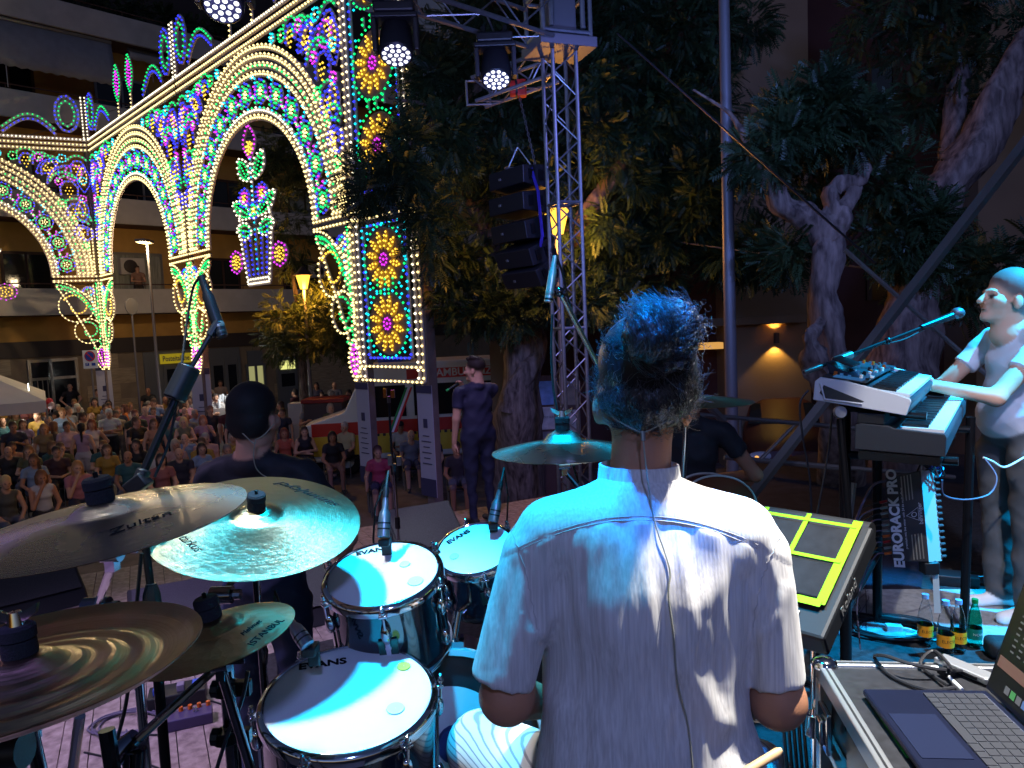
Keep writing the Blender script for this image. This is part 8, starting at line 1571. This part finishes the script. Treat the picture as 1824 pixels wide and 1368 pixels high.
# ---- flight case and what lies on it
CZ = 1.335; ca_ = atz(1452, 1178, CZ); e1 = V(math.cos(R(-8)), math.sin(R(-8)), 0); e2 = V(e1.y, -e1.x, 0); 
if e2.y > 0: e2 = -e2
def fc(a, b, z=0): return ca_ + e1 * a + e2 * b + V(0, 0, z)
fcase = thing('flight_case', 'black flight case with aluminium edges under the laptop', 'flight case', fc(.3, .4, -.8)); lam = mat('black_laminate', (.02, .02, .023), .35, noise=.3, nscale=60); edge = mat('alu_edge', (.62, .63, .64), .3, .85)
def fbx(b, a0, a1, b0, b1, z0, z1): b.hexa([fc(a0, b0, z0), fc(a1, b0, z0), fc(a1, b1, z0), fc(a0, b1, z0), fc(a0, b0, z1), fc(a1, b0, z1), fc(a1, b1, z1), fc(a0, b1, z1)])
part('top_panel', lam, fcase, lambda b: fbx(b, .02, .62, .02, .8, -.02, 0), smooth=None); part('body_panel', lam, fcase, lambda b: fbx(b, .025, .615, .02, .8, -.82, -.02), smooth=None)
for a0, a1, b0, b1 in ((0, .022, 0, .8), (.0225, .62, 0, .022)):
    part('edge_profile', edge, fcase, lambda b: fbx(b, a0, a1, b0, b1, -.03, .004), smooth=None, bevel=.003)
    part('edge_groove', lam, fcase, lambda b: fbx(b, a0 + (.009 if a1 < .1 else 0), a1 - (.009 if a1 < .1 else 0), b0 + (.009 if a1 > .1 else .03), b1 - (.009 if a1 > .1 else 0), .004, .0046), smooth=None)
part('side_profile', edge, fcase, lambda b: fbx(b, .0, .024, .03, .8, -.15, -.135), smooth=None, bevel=.002); part('corner_profile', edge, fcase, lambda b: fbx(b, .0, .024, .0, .03, -.82, -.032), smooth=None, bevel=.003); part('ball_corner', chrome, fcase, lambda b: b.ball(fc(.014, .014, .002), (.026, .026, .014), 14, 8))
part('latch', chrome, fcase, lambda b: (fbx(b, -.012, 0, .06, .12, -.13, -.05), fbx(b, -.02, -.012, .075, .105, -.12, -.07)), smooth=None, bevel=.003)
rkf = part('rack_unit', mat('rack_face', (.06, .062, .07), .4, .5), fcase, lambda b: fbx(b, .012, .025, .16, .8, -.13, -.045), smooth=None)
part('rack_knob', black, rkf, lambda b: b.cyl(fc(.012, .30, -.09), fc(-.014, .30, -.09), .016, n=16)); part('rack_digits', emat('digit_blue', (.05, .1, 1), 2.5), rkf, lambda b: [fbx(b, .009, .0119, .385 + k * .02, .397 + k * .02, -.11, -.075) for k in range(2)], smooth=None)['kind'] = 'stuff'
part('round_badge', mat('badge_dark', (.02, .02, .02), .3), fcase, lambda b: b.cyl(fc(.0245, .12, -.09), fc(.02, .12, -.09), .02, n=20)); part('inner_profile', edge, fcase, lambda b: fbx(b, .0, .024, .03, .8, -.34, -.3), smooth=None, bevel=.002)
# laptop
lb = atz(1536, 1226, CZ + .018); lf = atz(1640, 1368, CZ + .018); ly = (lf - lb).normalized(); lx = V(-ly.y, ly.x, 0); lx = lx if lx.x > 0 else -lx
lt = thing('laptop', 'dark blue laptop open on the flight case, screen to the right', 'laptop', lb); lapm = mat('laptop_blue', c8(36, 42, 68), .32, .7, noise=.06, nscale=30); keym = mat('laptop_key', (.02, .022, .03), .5); keyl = mat('laptop_key_gap', (.12, .14, .2), .5)
def lq(x, y, z=0): return lb + lx * x + ly * y + V(0, 0, z)
def lbx(b, x0, x1, y0, y1, z0, z1): b.hexa([lq(x0, y0, z0), lq(x1, y0, z0), lq(x1, y1, z0), lq(x0, y1, z0), lq(x0, y0, z1), lq(x1, y0, z1), lq(x1, y1, z1), lq(x0, y1, z1)])
part('base', lapm, lt, lambda b: lbx(b, 0, .215, 0, .304, -.012, 0), smooth=None, bevel=.004); part('keyboard_well', keyl, lt, lambda b: lbx(b, .098, .202, .016, .288, .0, .0008), smooth=None); part('trackpad', mat('trackpad', c8(46, 54, 84), .28, .6), lt, lambda b: lbx(b, .012, .088, .088, .216, .0002, .0012), smooth=None)
for r_ in range(6):
    xs = .200 - .0172 * r_ - .016
    if r_ == 5: cols = [(.018, .033), (.035, .050), (.052, .067), (.069, .089), (.091, .175), (.177, .197), (.199, .214), (.216, .233), (.235, .252), (.254, .286)]
    else: cols = [(.018 + k * .0192, .018 + k * .0192 + .0172) for k in range(14)]
    for y0, y1 in cols:
        kk = part('key', keym, lt, lambda b: lbx(b, xs, xs + .0155, y0, y1, .001, .0028), smooth=None)
sdir = V(*(lx * .30 + V(0, 0, .954))); sn = V(*(lx * -.954 + V(0, 0, .30)))
def sq(y, h, o=0): return lq(.212, y, .004) + sdir * h + sn * o
def sbx(b, y0, y1, h0, h1, o0, o1): b.hexa([sq(y0, h0, o0), sq(y1, h0, o0), sq(y1, h1, o0), sq(y0, h1, o0), sq(y0, h0, o1), sq(y1, h0, o1), sq(y1, h1, o1), sq(y0, h1, o1)])
sc_ = part('screen', lapm, lt, lambda b: sbx(b, 0, .304, 0, .212, -.005, 0), smooth=None, bevel=.002); part('display', mat('display_black', (.006, .006, .008), .4), sc_, lambda b: sbx(b, .005, .299, .008, .207, .0, .0006), smooth=None)
ui = emat('screen_ui', (.25, .26, .3), .5); ui2 = emat('screen_bar', (.5, .25, .2), .35)
for k in range(10): part('screen_row', ui, sc_, lambda b: [sbx(b, .03 + j * .02, .04 + j * .02, .085 + k * .011, .088 + k * .011, .0008, .001) for j in range(12)], smooth=None)['kind'] = 'stuff'
part('screen_bar', ui2, sc_, lambda b: sbx(b, .01, .29, .05, .07, .0008, .001), smooth=None)
for k in range(12): part('dock_icon', [ui, emat('icon_green', (.1, .5, .15), .6), ui, emat('icon_blue', (.15, .3, .7), .6)][k % 4], sc_, lambda b: sbx(b, .05 + k * .017, .063 + k * .017, .018, .031, .0008, .0012), smooth=None)
gtape = tag(part('tape_label', mat('green_label', c8(40, 160, 60), .6), None, lambda b: fbx(b, .052, .082, .13, .33, .001, .002), smooth=None), 'strip of green tape with handwriting beside the laptop', 'tape'); Mt = frame(fc(.067, .23, .0022), e2, e1)
if V(*Mt.to_3x3().col[2]).z < 0: Mt = frame(fc(.067, .23, .0022), e2, -e1)
text('lettering', 'PONTEGGIO LED Mini', .022, Mt, inkm, gtape, shear=.3, sx=.8)
hub_a, hub_b = atz(1672, 1172, CZ + .01), atz(1768, 1212, CZ + .01); hx_ = (hub_b - hub_a).normalized(); hub = thing('usb_hub', 'silver usb hub with plugged cables behind the laptop', 'usb hub', hub_a); Mh = frame((hub_a + hub_b) / 2, hx_)
part('housing', mat('hub_silver', (.6, .62, .66), .3, .8), hub, lambda b: (setattr(b, 'M', Mh), b.box((0, 0, 0), ((hub_b - hub_a).length, .035, .014))), smooth=None, bevel=.004); part('port', black, hub, lambda b: (setattr(b, 'M', Mh), b.box((.02, -.018, 0), (.03, .003, .006))), smooth=None); part('plug', black, hub, lambda b: (setattr(b, 'M', Mh), b.box((-.01, -.035, 0), (.022, .035, .01))), bevel=.002)
cable('black usb cable looping over the flight case edge', [atz(1715, 1195, CZ + .012), atz(1670, 1192, CZ + .02), atz(1620, 1182, CZ + .03), atz(1575, 1168, CZ + .03), atz(1558, 1172, CZ + .01), atz(1590, 1205, CZ + .006), atz(1650, 1228, CZ + .006), atz(1700, 1225, CZ + .008)], cabk, .0035); cable('black adapter cable behind the laptop', [atz(1690, 1222, CZ + .01), atz(1650, 1195, CZ + .006), atz(1640, 1178, CZ + .015), atz(1665, 1160, CZ + .02), atz(1700, 1195, CZ + .03)], cabk, .0035); cable('white plug lead at the laptop corner', [atz(1714, 1228, CZ + .01), atz(1700, 1215, CZ + .01), atz(1690, 1205, CZ + .015)], mat('cable_pale', (.7, .72, .7), .5), .003)
# ---- bottles
pet = mat('clear_pet', (.92, .95, .97), .03, trans=1., ior=1.25); petg = mat('green_pet', (.1, .75, .6), .04, trans=1., ior=1.25); lab_o = mat('label_orange', c8(226, 150, 30), .5); lab_g = mat('label_green', c8(10, 110, 100), .5); capm = mat('cap_blue', c8(120, 160, 210), .4); capg = mat('cap_green', c8(10, 120, 60), .4)
def bottle(px, py, label, green=False, h=.235):
    c = atz(px, py, RZ + .009); t = thing('water_bottle', label, 'bottle', c, 'bottles beside the mixer'); M = Matrix.Translation(c); s = h / .235
    part('bottle_body', petg if green else pet, t, lambda b: b.lathe([(r_ * s, z * s) for r_, z in ((.001, .008), (.014, .002), (.024, .0), (.031, .008), (.032, .02), (.030, .028), (.032, .036), (.032, .095), (.030, .11), (.031, .125), (.026, .155), (.018, .185), (.0125, .205), (.0125, .215), (.0115, .215), (.0115, .205), (.017, .185), (.025, .155), (.0300, .125), (.029, .11), (.031, .095), (.031, .036), (.029, .028), (.031, .02), (.030, .009), (.023, .002), (.001, .010))], 28, M), smooth=60)
    part('cap', capg if green else capm, t, lambda b: b.lathe([(.013 * s, .212 * s), (.0145 * s, .213 * s), (.0145 * s, .232 * s), (.001, .233 * s)], 18, M)); lb_ = part('label', lab_g if green else lab_o, t, lambda b: b.lathe([(.0328 * s, .04 * s), (.0328 * s, .092 * s)], 28, M))
    def wr(v): a = v[:, 0] / (.0332 * s) - PI / 2; return np.stack([np.cos(a) * .0333 * s, np.sin(a) * .0333 * s, v[:, 1] + .066 * s], 1)
    text('lettering', 'NOVA' if green else 'ELECTA', .018 * s, M, white_ink if green else darkpaint, lb_, warp=wr)
bottle(1648, 1146, 'clear water bottle with orange label, leftmost of the bottles'); bottle(1684, 1166, 'clear water bottle with orange label, nearest of the bottles', h=.25); bottle(1707, 1158, 'clear water bottle with orange label beside the green one'); bottle(1736, 1150, 'green water bottle with green cap', True, h=.22)
coil('black cable coil on the dark riser with a white plug in it', atz(1590, 1122, RZ), .16, 6, cabk, 3, .006); wp = atz(1592, 1118, RZ + .02); tag(part('plug_adapter', mat('white_plastic', (.75, .76, .8), .4), None, lambda b: (b.box(wp, (.07, .04, .03), Matrix.Rotation(R(-10), 3, 'Z')), b.tube(bez([wp, wp + V(.06, -.02, -.0), wp + V(.08, -.06, -.005), wp + V(.02, -.07, -.005)], 16), .005, 6)), bevel=.006), 'white plug adapter lying in the black cable coil', 'plug')
bg_ = atz(1772, 1172, RZ); tag(part('pouch', mat('pouch_black', (.015, .015, .017), .8, bump=.3, bscale=40), None, lambda b: b.box(bg_ + V(.06, 0, .045), (.18, .11, .085), Matrix.Rotation(R(-12), 3, 'Z')), bevel=.028, smooth=80), 'black soft pouch beside the green bottle', 'pouch')
for k in range(4): rr3 = random.Random(k + 20); cable('tangled thin lead under the percussion pad, strand %s' % ['one', 'two', 'three', 'four'][k], [atz(1480 + rr3.uniform(-25, 70), 1060 + rr3.uniform(-20, 70), RZ + .006) for _ in range(7)], cabk if k % 2 else cabm, .0035)
